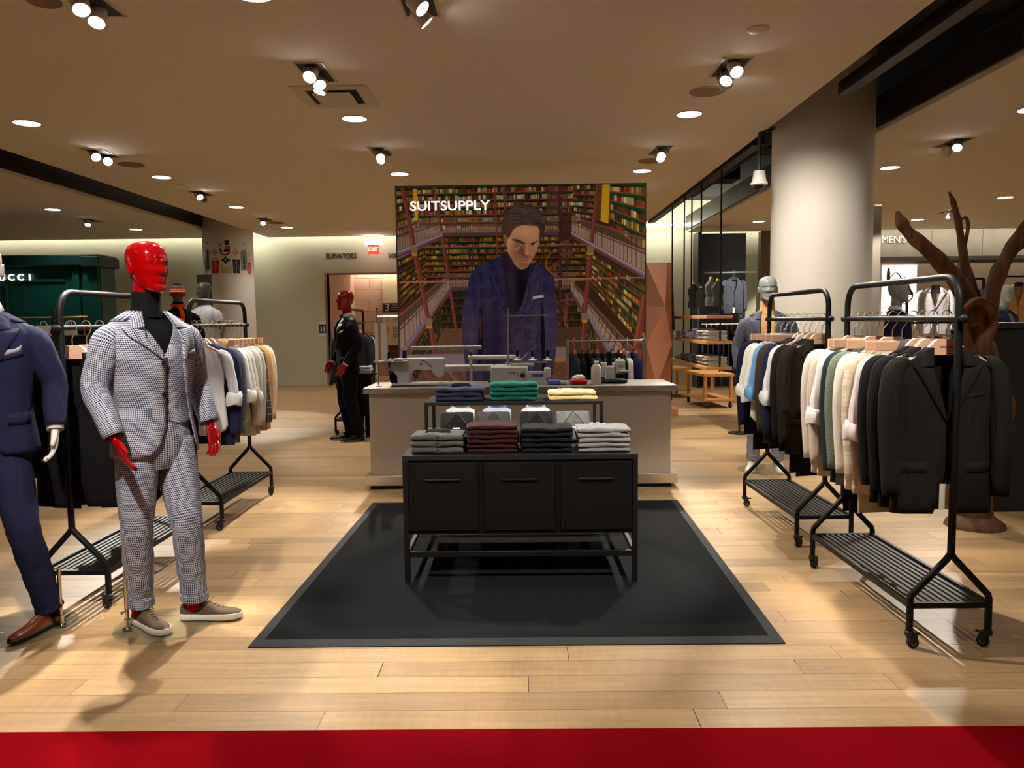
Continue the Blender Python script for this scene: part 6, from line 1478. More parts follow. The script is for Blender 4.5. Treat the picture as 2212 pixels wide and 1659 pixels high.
for k, yy in enumerate((659, 664, 669, 685, 690, 706, 710, 714, 718, 723, 727)):
    z_ = at(825, yy, Yd).z; b.b2((-hw2+.28, -.012 if 655 < yy < 672 else -.008, z_-.012), (-hw2+.28+.12+.1*((k*37) % 5)/5, 0, z_+.012))
b.build('listing_lines', mat('line_ink', (140, 136, 124)), t, smooth=False)
MB().b2((LB0+.9, 21.78, 0), (LB1+.4, 21.89, B.z-.02)).build('wood_panel', mat('lobby_wood', (84, 44, 28), rough=.45, var=.2, vscale=4, aniso=(12, 1, 1)), lob, smooth=False)
# ---------------------------------------------------------------- printed band on the far left column
def paint_band():
    p = Paint(216, 150, 10, 0, 0); p.c[:] = 0; K = np.zeros((150, 216)); o_f = p.fill
    def f(pts, col): 
        m = o_f(pts, col); K[:] = np.maximum(K, m)
    def tree(x, w, y0, y1, n=11):
        for k in range(n):
            y = y0+(y1-y0)*k/n; h = (y1-y0)/n; f([(x, y), (x+w, y+h*1.5), (x+w, y+h*2.05), (x, y+h*.75), (x-w, y+h*2.05), (x-w, y+h*1.5)], (20, 84, 52))
        f([(x-w*.12, y0+40), (x+w*.12, y0+40), (x+w*.1, y1+60), (x-w*.1, y1+60)], (16, 70, 44))
        for s in (-1, 1): f([(x+s*20, y0-40), (x+s*70, y0-20), (x+s*100, y0+55), (x+s*60, y0+30)], (176, 50, 34))
        f([(x+34*math.cos(a)*(1 if i % 2 else .55), y0-230+40*math.sin(a)*(1.2 if i % 2 else .6)) for i, a in enumerate(np.linspace(0, 2*PI, 17)[:-1])], (188, 26, 34))
    def gift(x0, x1, y0, y1, col, ln):
        f([(x0, y0), (x1, y0), (x1, y1), (x0, y1)], col); x = (x0+x1)/2
        for k in range(5):
            yy = y0+40+(y1-y0)*.16*k
            for s in (-1, 1): f([(x, yy), (x+s*(x1-x0)/2, yy+150), (x+s*(x1-x0)/2, yy+166), (x, yy+16)], ln) if yy+166 < y1 else None
        f([(x-6, y0), (x+6, y0), (x+6, y1), (x-6, y1)], ln)
        for s in (-1, 1):
            q = [(x+s*(50-50*math.cos(a)), y0-60-45*math.sin(a)) for a in np.linspace(0, 2*PI, 13)]; [f([(a[0], a[1]-7), (b_[0], b_[1]-7), (b_[0], b_[1]+7), (a[0], a[1]+7)], (150, 110, 90)) for a, b_ in zip(q[:-1], q[1:])]
    def orn(x, y, w, h, col):
        f([(x, y-h*1.3), (x+w*.25, y-h*.55), (x+w, y-h*.1), (x+w, y+h*.1), (x+w*.25, y+h*.6), (x, y+h*1.2), (x-w*.25, y+h*.6), (x-w, y+h*.1), (x-w, y-h*.1), (x-w*.25, y-h*.55)], col); f([(x+w*.2*math.cos(a), y+h*.25*math.sin(a)) for a in np.linspace(0, 2*PI, 12)], (214, 206, 190))
    tree(300, 105, 590, 1300); tree(1510, 120, 600, 1300); gift(450, 720, 985, 1450, (188, 30, 34), (220, 150, 140)); gift(1130, 1360, 960, 1450, (46, 34, 70), (190, 180, 190)); gift(1660, 1810, 1030, 1470, (206, 46, 48), (236, 190, 184))
    orn(570, 690, 120, 130, (206, 146, 40)); orn(920, 985, 140, 140, (20, 84, 52)); orn(1230, 690, 115, 120, (200, 170, 130)); orn(1730, 735, 70, 100, (206, 170, 100))
    f([(905, 275), (1050, 275), (1050, 440), (905, 440)], (60, 52, 66)); f([(910, 470), (1060, 470), (1060, 690), (850, 690), (900, 600)], (54, 40, 34)); f([(770, 530), (800, 530), (830, 680), (755, 680)], (30, 22, 20))
    for k in range(4): f([(925+32*k, 470), (938+32*k, 470), (938+32*k, 610), (925+32*k, 610)], (214, 206, 190))
    f([(760, 680)]+[(910-150*math.cos(a), 690+130*math.sin(a)) for a in np.linspace(0, PI, 13)]+[(1060, 680), (1010, 680)]+[(910+95*math.cos(a), 690+80*math.sin(a)) for a in np.linspace(0, PI, 13)], (176, 22, 30))
    f([(680, 350), (760, 390), (830, 480), (800, 480), (740, 420)], (120, 104, 60)); f([(780, 1145), (860, 1190), (820, 1205)], (60, 60, 30)); f([(1080, 1145), (1000, 1190), (1040, 1205)], (60, 60, 30)); f([(760, 1225), (1105, 1225), (1105, 1450), (760, 1450)], (196, 172, 140)); f([(110, 960), (210, 960), (215, 1470), (130, 1470)], (120, 120, 126))
    return p.c, K > .5
cols, keep = paint_band()
th0 = math.atan2(-CXL, -CYL)        # towards the viewer
zb0, zb1 = at(499, 592, CYL-CR).z, at(499, 502, CYL-CR).z
def band_pos(u, v):
    a = (u-.47)*2.75; fx, fy = -CXL/math.hypot(CXL, CYL), -CYL/math.hypot(CXL, CYL)     # unit vector to the viewer
    rx_, ry_ = -fy, fx
    return (CXL+(CR+.003)*(fx*math.cos(a)+rx_*math.sin(a)), CYL+(CR+.003)*(fy*math.cos(a)+ry_*math.sin(a)), zb1+(zb0-zb1)*v)
t = thing('column_decal', 'festive printed band of trees and gifts on the far left column', 'decal', (0, 0, 0)); grid_print('printed_band', 216, 150, cols, band_pos, t, keep=keep)
# ---------------------------------------------------------------- green boutique kiosk, far left
TEAL = mat('teal_lacquer', (6, 70, 66), rough=.4); DTEAL = mat('dark_teal', (5, 40, 40), rough=.4)
Yk = 14.0; xr = at(222, 600, Yk).x; zk = at(222, 550, Yk).z
t = thing('boutique_kiosk', 'dark green panelled boutique wall with white lettering', 'shop front', (0, Yk, 0))
MB().b2((xr-4.2, 0, 0), (xr-.04, .5, zk-.2)).build('back_wall', TEAL, t, smooth=False); b = MB().b2((xr-4.2, -.12, zk-.20), (xr+.0, .55, zk), .02); b.b2((xr-.3, -.16, zk-.22), (xr+.03, .55, zk-.04), .01); b.build('cornice', DTEAL, t, smooth=False)
for x0_, x1_ in ((xr-.52, xr-.40), (xr-.34, xr-.05)): MB().b2((x0_, -.05, 0), (x1_, 0, zk-.2), .01).build('pilaster', TEAL, t, smooth=False)
for x0_, x1_ in ((xr-1.75, xr-.62), (xr-3.0, xr-1.95)):
    b = MB()
    for (a0, a1, c0, c1) in ((x0_, x0_+.05, .3, zk-.42), (x1_-.05, x1_, .3, zk-.42), (x0_, x1_, zk-.47, zk-.42), (x0_, x1_, .3, .35)): b.b2((a0, -.025, c0), (a1, 0, c1), .006)
    b.build('panel_moulding', TEAL, t, smooth=False)
p = at(25, 600, Yk-.03); LITL = mat('lit_letter', (240, 236, 225), emit=(1, .97, .9), estr=.8)
for k, ch in enumerate('GUCCI'): text_part('letter', ch, .16, LITL, t, (p.x+.165*(k-2), -.04, p.z), (PI/2, 0, 0), .015, bold=.003)
# display counter with bags before the kiosk
Yb2 = 11.6; A = at(60, 720, Yb2); B = at(190, 690, Yb2)
t = thing('accessory_counter', 'dark accessory counter with brass rail before the green kiosk', 'counter', ((A.x+B.x)/2, Yb2, 0)); MB().b2((-1.2, -.3, 0), (.6, .3, 1.36), .006).build('cabinet', mat('dark_counter', (26, 24, 24), rough=.4), t, smooth=False); MB().tube([(-1.2, -.28, 1.62), (.6, -.28, 1.62)], .012, 8).build('brass_rail', mat('brass', (200, 160, 80), rough=.25, metal=1), t)
b = MB()
for xx in (-1.15, -.3, .55): b.tube([(xx, -.28, 1.36), (xx, -.28, 1.62)], .008, 8)
b.build('rail_posts', mat('brass', (200, 160, 80)), t)
for i, (dx, m_, nm) in enumerate(((-.15, mat('white_leather', (225, 223, 218)), 'white handbag on the accessory counter, left of the finial lamp'), (.22, mat('ivory_leather', (214, 205, 186), rough=.4), 'ivory handbag on the accessory counter, near the left rack'), (.48, BLKC, 'black handbag at the right end of the accessory counter'))):
    h = thing('handbag', nm, 'handbag', ((A.x+B.x)/2+dx, Yb2-.1, 1.36), 0, 'handbags on the accessory counter')
    MB().prism([(-.1, 0), (.1, 0), (.085, .14), (-.085, .14)], 'y', -.045, .045).build('bag_body', m_, h, smooth=False); MB().tube([(.05*math.cos(a)-.0, 0, .135+.07*math.sin(a)) for a in np.linspace(0, PI, 9)], .006, 7).build('handle', m_, h); MB().box((0, -.047, .09), (.03, .006, .02), .003).build('clasp', mat('brass', (200, 160, 80)), h, smooth=False)
p = at(118, 680, 9.0); o = MB().lathe([(.10, 0), (.10, .03), (.03, .05), (.03, p.z-.25), (.06, p.z-.2), (.03, p.z-.12), (.045, p.z-.08), (.03, p.z-.04), (.036, p.z), (.015, p.z+.05), (.004, p.z+.07)], 16).build('finial_post', mat('black_iron', (14, 14, 14), rough=.5)); o.location = (p.x, 9.0, 0); tag(o, 'black turned finial post between navy and checked mannequins', 'post')
b = MB().b2((-.11, -.02, 0), (.11, .02, 2.25), .003); o = b.build('wooden_panel', mat('dark_board', (60, 48, 40), rough=.6, var=.2, vscale=5)); p = at(441, 600, 12.1); o.location = (p.x, 12.1, 0); tag(o, 'narrow dark wooden panel behind the white t-shirt mannequin', 'panel')
# ---------------------------------------------------------------- copper screen
A, B = at(1396, 568, 12.2), at(1452, 568, 12.2); COP = mat('copper', (240, 176, 148), rough=.38, metal=.9)
t = thing('copper_screen', 'tall faceted copper screen right of the poster', 'screen', ((A.x+B.x)/2, 12.2, 0)); w2 = (B.x-A.x)/2; zt = A.z
z1, z2, z3, z4 = zt, zt*.72, zt*.47, zt*.2
V = [(-w2, 0, z1), (w2, .05, z1), (-w2, .04, z2), (.08, -.09, z2-.02), (w2, .03, z2), (-w2, -.05, z3), (w2, -.03, z3), (-.05, -.10, z4), (-w2, .02, z4), (w2, .03, z4), (-w2, 0, .12), (w2, 0, .12), (.12, -.03, z1)]
Fc = [(0, 2, 3), (0, 3, 12), (12, 3, 4), (12, 4, 1), (2, 5, 3), (5, 6, 3), (3, 6, 4), (5, 8, 7), (5, 7, 6), (6, 7, 9), (8, 10, 7), (10, 11, 7), (7, 11, 9)]
for q in Fc: MB().add([V[i] for i in q], [(0, 1, 2)]) if False else None
for q in Fc:
    b = MB(); n_ = len(q); b.add([V[i] for i in q]+[(V[i][0], .09, V[i][2]) for i in q], [(0, 1, 2), (5, 4, 3), (0, 3, 4, 1), (1, 4, 5, 2), (2, 5, 3, 0)]); b.build('copper_facet', COP, t, smooth=False)
MB().b2((-w2-.02, -.12, 0), (w2+.08, .12, .12), .004).build('base', COP, t, smooth=False)
hang_at(B.x+.05, 12.6, 2.12, math.radians(80), 'j', cloth('tobacco_coat', (74, 56, 40)), 'tobacco brown coat hanging right beside the copper screen', DARKP, 'clothes behind the copper screen', 401, hname='black', buttons=0, length=.95)
# ---------------------------------------------------------------- hanging wooden shelves with folded shirts
OAK = mat('oak_shelf', (196, 140, 76), rough=.5, var=.12, vscale=5, aniso=(8, 1, 8))
SX0, SX1, SY0, SY1 = 2.52, 2.87, 10.6, 13.15
t = thing('hanging_shelves', 'three oak shelves hung on black rods right of the copper screen', 'shelf', ((SX0+SX1)/2, SY0, 0)); w2 = (SX1-SX0)/2
ZS = (1.495, 1.15, .80)
for z_ in ZS: MB().b2((-w2, 0, z_), (w2, SY1-SY0, z_+.045), .003).build('shelf_board', OAK, t, smooth=False)
for yy in (.05, 1.2, 2.3, 3.4):
    for s in ((-.0, .12) if yy == 2.3 else (.02,)): MB().tube([(s, yy, .78 if yy < 3 else .05), (s, yy, ZC+.02)], .0125, 8).build('hanging_rod', BLACKM, t)
piles = {'middle': (1.195, [(.10, 5, (196, 188, 176)), (.42, 5, (190, 184, 178)), (.80, 6, (168, 170, 198)), (1.15, 4, (206, 186, 190)), (1.55, 5, (160, 160, 186)), (1.95, 4, (196, 176, 176)), (2.3, 3, (222, 210, 196))]), 'bottom': (.845, [(.10, 5, (176, 166, 150)), (.45, 5, (184, 176, 164)), (.85, 5, (96, 98, 116)), (1.25, 4, (110, 110, 124)), (1.65, 4, (84, 84, 100)), (2.1, 3, (150, 140, 136))])}
odn = ['first', 'second', 'third', 'fourth', 'fifth', 'sixth', 'seventh']
for nm, (z_, L) in piles.items():
    for i, (dy, n_, c_) in enumerate(L):
        m_ = cloth(f'pile_{nm}_{i}', c_, var=.1)
        for k in range(n_):
            rn = random.Random(i*10+k); folded('folded_shirt', f'folded shirt, {odn[k]} up in the {odn[i]} pile on the {nm} hanging shelf', 'shirt', ((SX0+SX1)/2+rn.uniform(-.01, .01), SY0+dy+rn.uniform(-.01, .01), z_+.026*k), .27*rn.uniform(.92, 1.05), .27, .0258, m_, f'folded shirts on the {nm} hanging shelf', 700+i*10+k, rz=rn.uniform(-.06, .06))
# dress forms on the top shelf
FORM = cloth('form_grey', (92, 92, 82)); FORM2 = cloth('form_dark', (62, 64, 60))
for i, (px, Y, h_, m_, lab) in enumerate(((1498, 12.35, .5, FORM2, 'dark small dress form at the far end of the top hanging shelf'), (1514, 11.75, .42, FORM2, 'short dark dress form second on the top hanging shelf'), (1536, 11.15, .52, FORM, 'grey small dress form with a waist tape on the top hanging shelf'), (1550, 10.9, .48, FORM2, 'dark dress form at the near end of the top hanging shelf'))):
    x = at(px, 650, Y).x; x = min(max(x, SX0+.1), SX1-.1); f_ = thing('dress_form', lab, 'dress form', (x, Y, 1.54), random.Random(i).uniform(-.4, .4), 'small dress forms on the top hanging shelf'); k = h_/.52
    Tf = Torso([(z*k, a*k, b_*k, 0) for z, a, b_ in ((.13, .085, .065), (.19, .09, .07), (.27, .068, .055), (.36, .088, .068), (.42, .094, .06), (.455, .07, .045), (.475, .034, .036), (.51, .028, .03))], 2.2); b = MB(); b.grid([[Tf(2*PI*j/24, z) for j in range(24)] for z in np.linspace(.13*k, .51*k, 20)], cv=True, caps=(1, 1), flip=True); b.build('torso', m_, f_)
    MB().lathe([(.03*k, .505*k), (.022*k, .53*k), (.008*k, .545*k)], 14).build('neck_cap', mat('brass', (200, 160, 80)), f_)
    for s in (-1, 1): MB().lathe([(.022*k, 0), (.018*k, .008)], 12, (s*.086*k, 0, .41*k), axis='x').build('arm_cap', mat('brass', (200, 160, 80)), f_)
    MB().lathe([(.07*k, 0), (.07*k, .012), (.012*k, .02), (.010*k, .14*k)], 18).build('stand', BLACKM, f_)
    if i == 2: MB().tube([Tf(2*PI*j/24, .27*k, .003) for j in range(24)], .004, 6, closed=True).build('waist_tape', BLACKM, f_)
# oak carts on casters
def cart(x, y, lab, w_=.52, d_=1.1, h_=.58):
    t = thing('oak_cart', lab, 'cart', (x, y, 0), math.radians(4), 'oak carts on casters')
    MB().b2((-w_/2, -d_/2, h_-.05), (w_/2, d_/2, h_), .004).build('cart_top', OAK, t, smooth=False); MB().b2((-w_/2, -d_/2, .12), (w_/2, d_/2, .16), .004).build('lower_shelf', OAK, t, smooth=False)
    for sx in (-1, 1):
        for sy in (-1, 1):
            MB().box((sx*(w_/2-.04), sy*(d_/2-.04), .345), (.05, .05, .37), .003).build('leg', OAK, t, smooth=False); c_ = MB().lathe([(.02, .09), (.02, .12)], 10, (sx*(w_/2-.05), sy*(d_/2-.05), 0)).build('caster', DARKP, t)
            MB().lathe([(.02, -.016), (.048, -.016), (.05, 0), (.048, .016), (.02, .016)], 18, (sx*(w_/2-.05), sy*(d_/2-.05), .05), axis='x').build('wheel', DARKP, c_)
cart(3.28, 13.6, 'oak cart on black casters below the hanging shelves'); cart(3.02, 15.4, 'further oak cart on casters behind the copper screen', .45, .9, .56)
# ---------------------------------------------------------------- dark panel wall with hanging jacket
struct('wall_dark_panel', MB().b2((3.85, 17.4, 0), (4.98, 17.5, 3.34)).b2((3.85, 17.0, 0), (3.9, 17.4, 3.34)), mat('ink_panel', (36, 40, 44), rough=.5))
struct('wall_back_panel', MB().b2((5.55, 18.2, 0), (6.25, 18.4, 3.46)), mat('bronze_panel', (124, 104, 84), rough=.5))
t = thing('wall_rail', 'grey rail on the dark panel wall', 'clothes rail', (0, 0, 0)); r_ = at(1585, 588, 16.85); MB().b2((3.95, 16.83, r_.z-.015), (5.05, 16.87, r_.z+.015)).build('rail', GREYP, t, smooth=False)
for xx in (4.0, 4.9): MB().b2((xx, 16.87, r_.z-.01), (xx+.02, 17.4, r_.z+.01)).build('bracket', GREYP, t, smooth=False)
hang_at(r_.x, 16.85, r_.z, math.radians(8), 'j', cloth('steel_blue_jacket', (62, 66, 76)), 'steel grey jacket with white tag on the dark panel wall', DARKP, 'clothes on the dark panel wall', 410, hname='black', tag_card=True)
t = thing('trouser_rail', 'low rail of trousers on the dark panel wall', 'clothes rail', (0, 0, 0)); q_ = at(1560, 700, 16.85); MB().tube([(3.9, 16.85, q_.z), (5.0, 16.85, q_.z)], .012, 8).build('rail', CHROME, t); MB().b2((4.0, 16.85, q_.z-.01), (4.02, 17.4, q_.z+.01)).b2((4.9, 16.85, q_.z-.01), (4.92, 17.4, q_.z+.01)).build('bracket', GREYP, t, smooth=False)
for i in range(9):
    m_ = (CH2, BLKC, NVC)[i % 3]; u = thing('hanging_trousers', f'dark trousers, {(odn+["eighth", "ninth"])[i]} along the low rail on the dark panel wall', 'trousers', (4.0+.11*i, 16.85, q_.z), math.radians(90), 'trousers on the low rail'); hang_trousers(u, m_, i, bottom=-.95, x0=-.13, x1=.13); MB().tube([(0, 0, -.2), (0, 0, -.03), (.014, 0, -.01), (.012, 0, .012), (-.006, 0, .016), (-.013, 0, .004)], .003, 6).build('hook', CHROME, u); MB().b2((-.13, -.012, -.205), (.13, .012, -.185)).build('clip_bar', CHROME, u, smooth=False)
hang_at(2.86, 10.15, 1.50, math.radians(75), 'j', CAM, 'camel coat hanging left of the grey-headed mannequin', DARKP, 'coat on the stand by the column', 415, hname='black', buttons=0, length=.98, flap=False)
t = thing('coat_stand', 'thin black coat stand holding the camel coat', 'coat stand', (2.86, 10.15, 0)); MB().tube([(0, .04, .02), (0, .04, 1.5), (0, 0, 1.485)], .011, 8).build('pole', BLACKM, t); MB().lathe([(.14, 0), (.14, .015), (.02, .03)], 20, (0, .04, 0)).build('base', BLACKM, t); MB().tube([(0, -.06, 1.47), (0, .06, 1.47)], .011, 8).build('arm', BLACKM, t)
# ---------------------------------------------------------------- right department
STC = mat('steel_edge', (176, 166, 152), rough=.35, metal=.8)
t = thing('steel_partition', 'tall partition with a steel edge right of the big column', 'partition', (4.635, 10.5, 0)); MB().b2((-.16, .0, 0), (.0, .5, 2.95)).build('dark_side', mat('partition_dark', (48, 44, 40), rough=.5), t, smooth=False); MB().b2((-.02, -.02, 0), (.13, .5, 2.95), .002).build('steel_face', STC, t, smooth=False)
t = thing('dark_cabinet', 'dark grey cabinet at the right edge behind the wooden sculpture', 'cabinet', (3.57, 5.95, 0)); MB().b2((0, 0, 0), (2.4, .55, 1.40), .004).build('cabinet_body', mat('dark_grey_cab', (44, 46, 46), rough=.5), t, smooth=False); MB().b2((-.01, -.01, 1.40), (2.41, .56, 1.44), .003).build('cabinet_top', mat('dark_grey_top', (52, 54, 54), rough=.4), t, smooth=False)
# lit graphic panel
Yg = 18.83; A, B = at(1908, 573, Yg), at(1978, 680, Yg)
t = thing('graphic_panel', 'bright white panel with black brush letters', 'sign', ((A.x+B.x)/2, Yg, (A.z+B.z)/2)); gw, gh = (B.x-A.x)/2, (A.z-B.z)/2
MB().b2((-gw, 0, -gh), (gw, .06, gh), .004).build('lit_panel', mat('lit_panel', (235, 228, 210), emit=(1, .95, .85), estr=.9), t, smooth=False)
b = MB()
for pts, r in (([(-.28, -.02, .52), (-.28, -.02, .1)], .045), ([(-.26, -.02, .25), (-.1, -.02, .42), (.1, -.02, .18), (.22, -.02, .3)], .05), ([(.1, -.02, .3), (.2, -.02, .0), (.3, -.02, -.1)], .06), ([(.02, -.02, -.2), (.12, -.02, -.32), (.28, -.02, -.2), (.3, -.02, -.05)], .05), ([(-.25, -.02, -.1), (-.1, -.02, 0), (.05, -.02, -.15), (.0, -.02, -.45)], .04)):
    q = smooth_path(pts, 4); b.tube(q.tolist(), [r*(.5+.5*math.sin(PI*k/(len(q)-1))) for k in range(len(q))], 8, sq=(.12, 1))
b.build('brush_strokes', INK, t)
MB().b2((6.2, 18.86, 2.80), (X1, 18.96, 2.9)).build('header_band', mat('header_dark', (48, 42, 40), rough=.5), rw, smooth=False)
struct('wall_mens_lower', MB().b2((6.3, 18.90, 0), (X1, 18.95, 2.8)), mat('niche_back', (128, 108, 90), rough=.7))
# free rails with jackets
def wall_rail(x0_, x1_, Y, z_, lab):
    t = thing('jacket_rail', lab, 'clothes rail', (0, 0, 0), 0, 'black jacket rails in the right department'); MB().b2((x0_, Y-.015, z_-.015), (x1_, Y+.015, z_+.015)).build('rail', BLACKM, t, smooth=False)
    for xx in (x0_, x1_): MB().b2((xx-.015, Y-.015, 0), (xx+.015, Y+.015, z_)).b2((xx-.03, Y-.2, 0), (xx+.03, Y+.2, .02)).build('post', BLACKM, t, smooth=False)
j = at(2022, 603, 12.6); wall_rail(j.x-.45, j.x+.75, 12.6, j.z, 'black rail holding the pale grey jacket in the right department')
hang_at(j.x, 12.6, j.z, math.radians(-25), 'j', cloth('pale_grey_jacket', (206, 204, 208)), 'pale grey jacket on a rail seen through the front right rack', DARKP, 'jackets on the right department rails', 420, hname='black')
hang_at(j.x+.5, 12.6, j.z, math.radians(-10), 'j', SLATE, 'slate jacket behind the wooden sculpture', DARKP, 'jackets on the right department rails', 421, hname='black')
j = at(2195, 597, 13.2); wall_rail(j.x-.4, j.x+.9, 13.2, j.z, 'black rail holding the tan jacket at the right edge')
hang_at(j.x+.05, 13.2, j.z, math.radians(-30), 'j', cloth('tan_jacket', (206, 160, 100)), 'tan jacket on a rail at the right edge', DARKP, 'jackets on the right department rails', 422, hname='black')
q_ = at(2010, 697, 11.2); wall_rail(q_.x-.45, q_.x+.45, 11.2, q_.z, 'low black rail of grey garments behind the front right rack')
for i in range(7):
    m_ = (LGJ, CH, WS, GRJ, CH2, LGJ, CH)[i]; u = thing('hanging_trousers', f'{("pale", "dark", "white", "blue grey", "black", "pale", "dark")[i]} trousers, {odn[i]} along the low rail behind the front right rack', 'trousers', (q_.x-.36+.12*i, 11.2, q_.z), math.radians(78), 'trousers on the low right rail'); hang_trousers(u, m_, i+20, bottom=-.95, x0=-.13, x1=.13); MB().tube([(0, 0, -.2), (0, 0, -.03), (.016, 0, -.01), (.014, 0, .016), (-.008, 0, .02), (-.016, 0, .004)], .003, 6).build('hook', CHROME, u)
# ---------------------------------------------------------------- twisted wooden sculpture
DRIFT = mat('driftwood', (104, 66, 40), rough=.6, var=.5, vscale=7, bump=.8, bscale=45, aniso=(3, 3, .4))
t = thing('driftwood_sculpture', 'tall twisted brown driftwood sculpture behind the front right rack', 'sculpture', (0, 0, 0))
def limb(pts, rad, name='limb', n=12):
    q = smooth_path([tuple(at(x, y, Y))+(r,) for (x, y, Y), r in zip(pts, rad)], 6); b = MB(); P = q[:, :3].tolist(); R_ = [max(.004, r*(.92+.07*math.sin(i*.9+pts[0][0])+.05*math.sin(i*.37))) for i, r in enumerate(q[:, 3])]
    b.tube(P, R_, n, sq=(.6, 1.2)); return b.build(name, DRIFT, t)
Yw = 5.45
limb([(2112, 700, Yw), (2088, 640, Yw), (2052, 590, Yw-.05), (2005, 540, Yw-.1), (1965, 505, Yw-.1), (1946, 478, Yw-.1), (1938, 456, Yw-.1)], [.07, .062, .058, .046, .036, .038, .008])
limb([(2110, 690, Yw+.05), (2100, 640, Yw+.05), (2086, 580, Yw+.02), (2078, 530, Yw), (2070, 480, Yw), (2060, 440, Yw), (2050, 414, Yw)], [.06, .05, .036, .026, .022, .02, .006])
limb([(2072, 478, Yw), (2086, 470, Yw), (2091, 490, Yw), (2084, 530, Yw+.04), (2078, 565, Yw+.06), (2070, 578, Yw+.06), (2082, 600, Yw+.05)], [.012, .016, .02, .018, .02, .03, .02])
limb([(2120, 720, Yw), (2135, 660, Yw), (2152, 605, Yw), (2178, 550, Yw), (2205, 505, Yw), (2240, 455, Yw)], [.06, .06, .055, .045, .04, .02])
limb([(2138, 650, Yw+.08), (2150, 590, Yw+.1), (2172, 555, Yw+.1), (2200, 535, Yw+.08), (2230, 515, Yw+.05)], [.04, .034, .028, .024, .02])
limb([(2100, 640, Yw+.1), (2125, 660, Yw+.1), (2145, 640, Yw+.1)], [.05, .06, .05])
limb([(2083, 668, Yw-.05), (2076, 700, Yw-.06), (2088, 745, Yw-.06), (2084, 800, Yw), (2095, 900, Yw), (2085, 1000, Yw)], [.045, .04, .042, .06, .06, .07])
limb([(2083, 668, Yw-.05), (2108, 650, Yw-.08), (2136, 664, Yw-.06), (2140, 700, Yw-.05), (2126, 740, Yw-.05), (2118, 800, Yw), (2135, 900, Yw), (2120, 1010, Yw)], [.045, .04, .042, .042, .045, .06, .07, .08])
limb([(2100, 660, Yw+.1), (2108, 720, Yw+.12), (2105, 800, Yw+.1), (2108, 950, Yw+.1), (2105, 1140, Yw+.1)], [.07, .075, .08, .09, .11])
limb([(2130, 740, Yw), (2146, 790, Yw-.05), (2166, 840, Yw-.1), (2184, 880, Yw-.12), (2180, 915, Yw-.12)], [.05, .05, .038, .034, .006])
pf = at(2105, 1140, Yw+.1); MB().lathe([(.2, 0), (.19, .03), (.12, .08), (.1, .2)], 16, (pf.x, Yw+.1, 0)).build('root_base', DRIFT, t)
# ---------------------------------------------------------------- ceiling details
def disc_thing(name, label, cat, px, py, r, m_, h=.012, dome=False):
    v = Vector(((px-1106)/F, (py-829.5)/F, 1)); d = Vector((v.dot(_r), v.dot(_d), v.dot(_u))); p = Vector((0, 0, CAMH))+d*((ZC-CAMH)/d.z)
    t = thing(name, label, cat, (p.x, p.y, ZC)); MB().lathe([(r, 0), (r, -h*.5), (r*.93, -h), (r*.9, -h*.8), (.001, -h*.8)] if not dome else [(r, 0), (r, -h*.4), (r*.8, -h), (.001, -h*1.1)], 32, caps=(0, 0)).build('cover', m_, t); return t
SPK = mat('speaker_grille', (150, 128, 100), rough=.8)
for px, py, l in ((283, 355, 'round speaker grille in the left ceiling beside a spotlight'), (1528, 197, 'round speaker grille right of centre below a spotlight'), (1405, 347, 'round speaker grille above the right end of the poster'), (597, 481, 'small far speaker grille before the printed column')):
    t = disc_thing('speaker_grille', l, 'speaker', px, py, .155, SPK); t['group'] = 'ceiling speaker grilles'
disc_thing('speaker_grille', 'round patterned speaker at the top left corner', 'speaker', 95, 2, .1, SPK); disc_thing('smoke_detector', 'small round ceiling disc right of centre', 'smoke detector', 1638, 62, .075, TRIMW, .02, True); disc_thing('sprinkler_cover', 'tiny round sprinkler cover in the left ceiling', 'sprinkler', 391, 399, .05, TRIMW, .01, True)
t = thing('air_vent', 'square ceiling air vent beside the centre left spotlight', 'air vent', (-1.575, 7.045, ZC))
b = MB(); R_, r_ = .325, .22
for (a0, a1) in (((-R_, -R_), (R_, -r_)), ((-R_, r_), (R_, R_)), ((-R_, -r_), (-r_, r_)), ((r_, -r_), (R_, r_))): b.b2((a0[0], a0[1], -.012), (a1[0], a1[1], 0), .002)
b.build('frame', TRIMW, t, smooth=False); MB().b2((-r_, -r_, -.004), (r_, r_, -.001)).build('dark_gap', mat('vent_dark', (40, 34, 28), rough=.9), t, smooth=False); MB().b2((-.165, -.2, -.03), (.165, .165, -.022), .004).build('centre_plate', TRIMW, t, smooth=False)
for s in (-1, 1): MB().b2((s*.12-.006, -.01, -.022), (s*.12+.006, .01, 0)).build('hanger_bolt', TRIMW, t, smooth=False)
p = at(1640, 395, 8.25); t = thing('security_camera', 'white dome security camera left of the big column top', 'security camera', (p.x, 8.25, p.z)); MB().lathe([(.055, .12), (.06, .1), (.07, .02), (.085, 0), (.085, -.02), (.06, -.03)], 24).build('housing', WHITEP, t); MB().lathe([(.058, -.028), (.05, -.06), (.025, -.08), (.002, -.085)], 20).build('dome', mat('dome_dark', (20, 16, 14), rough=.1), t); MB().tube([(0, 0, .11), (0, 0, .5), (.15, 0, .55)], .02, 10).build('arm', DARKP, t)
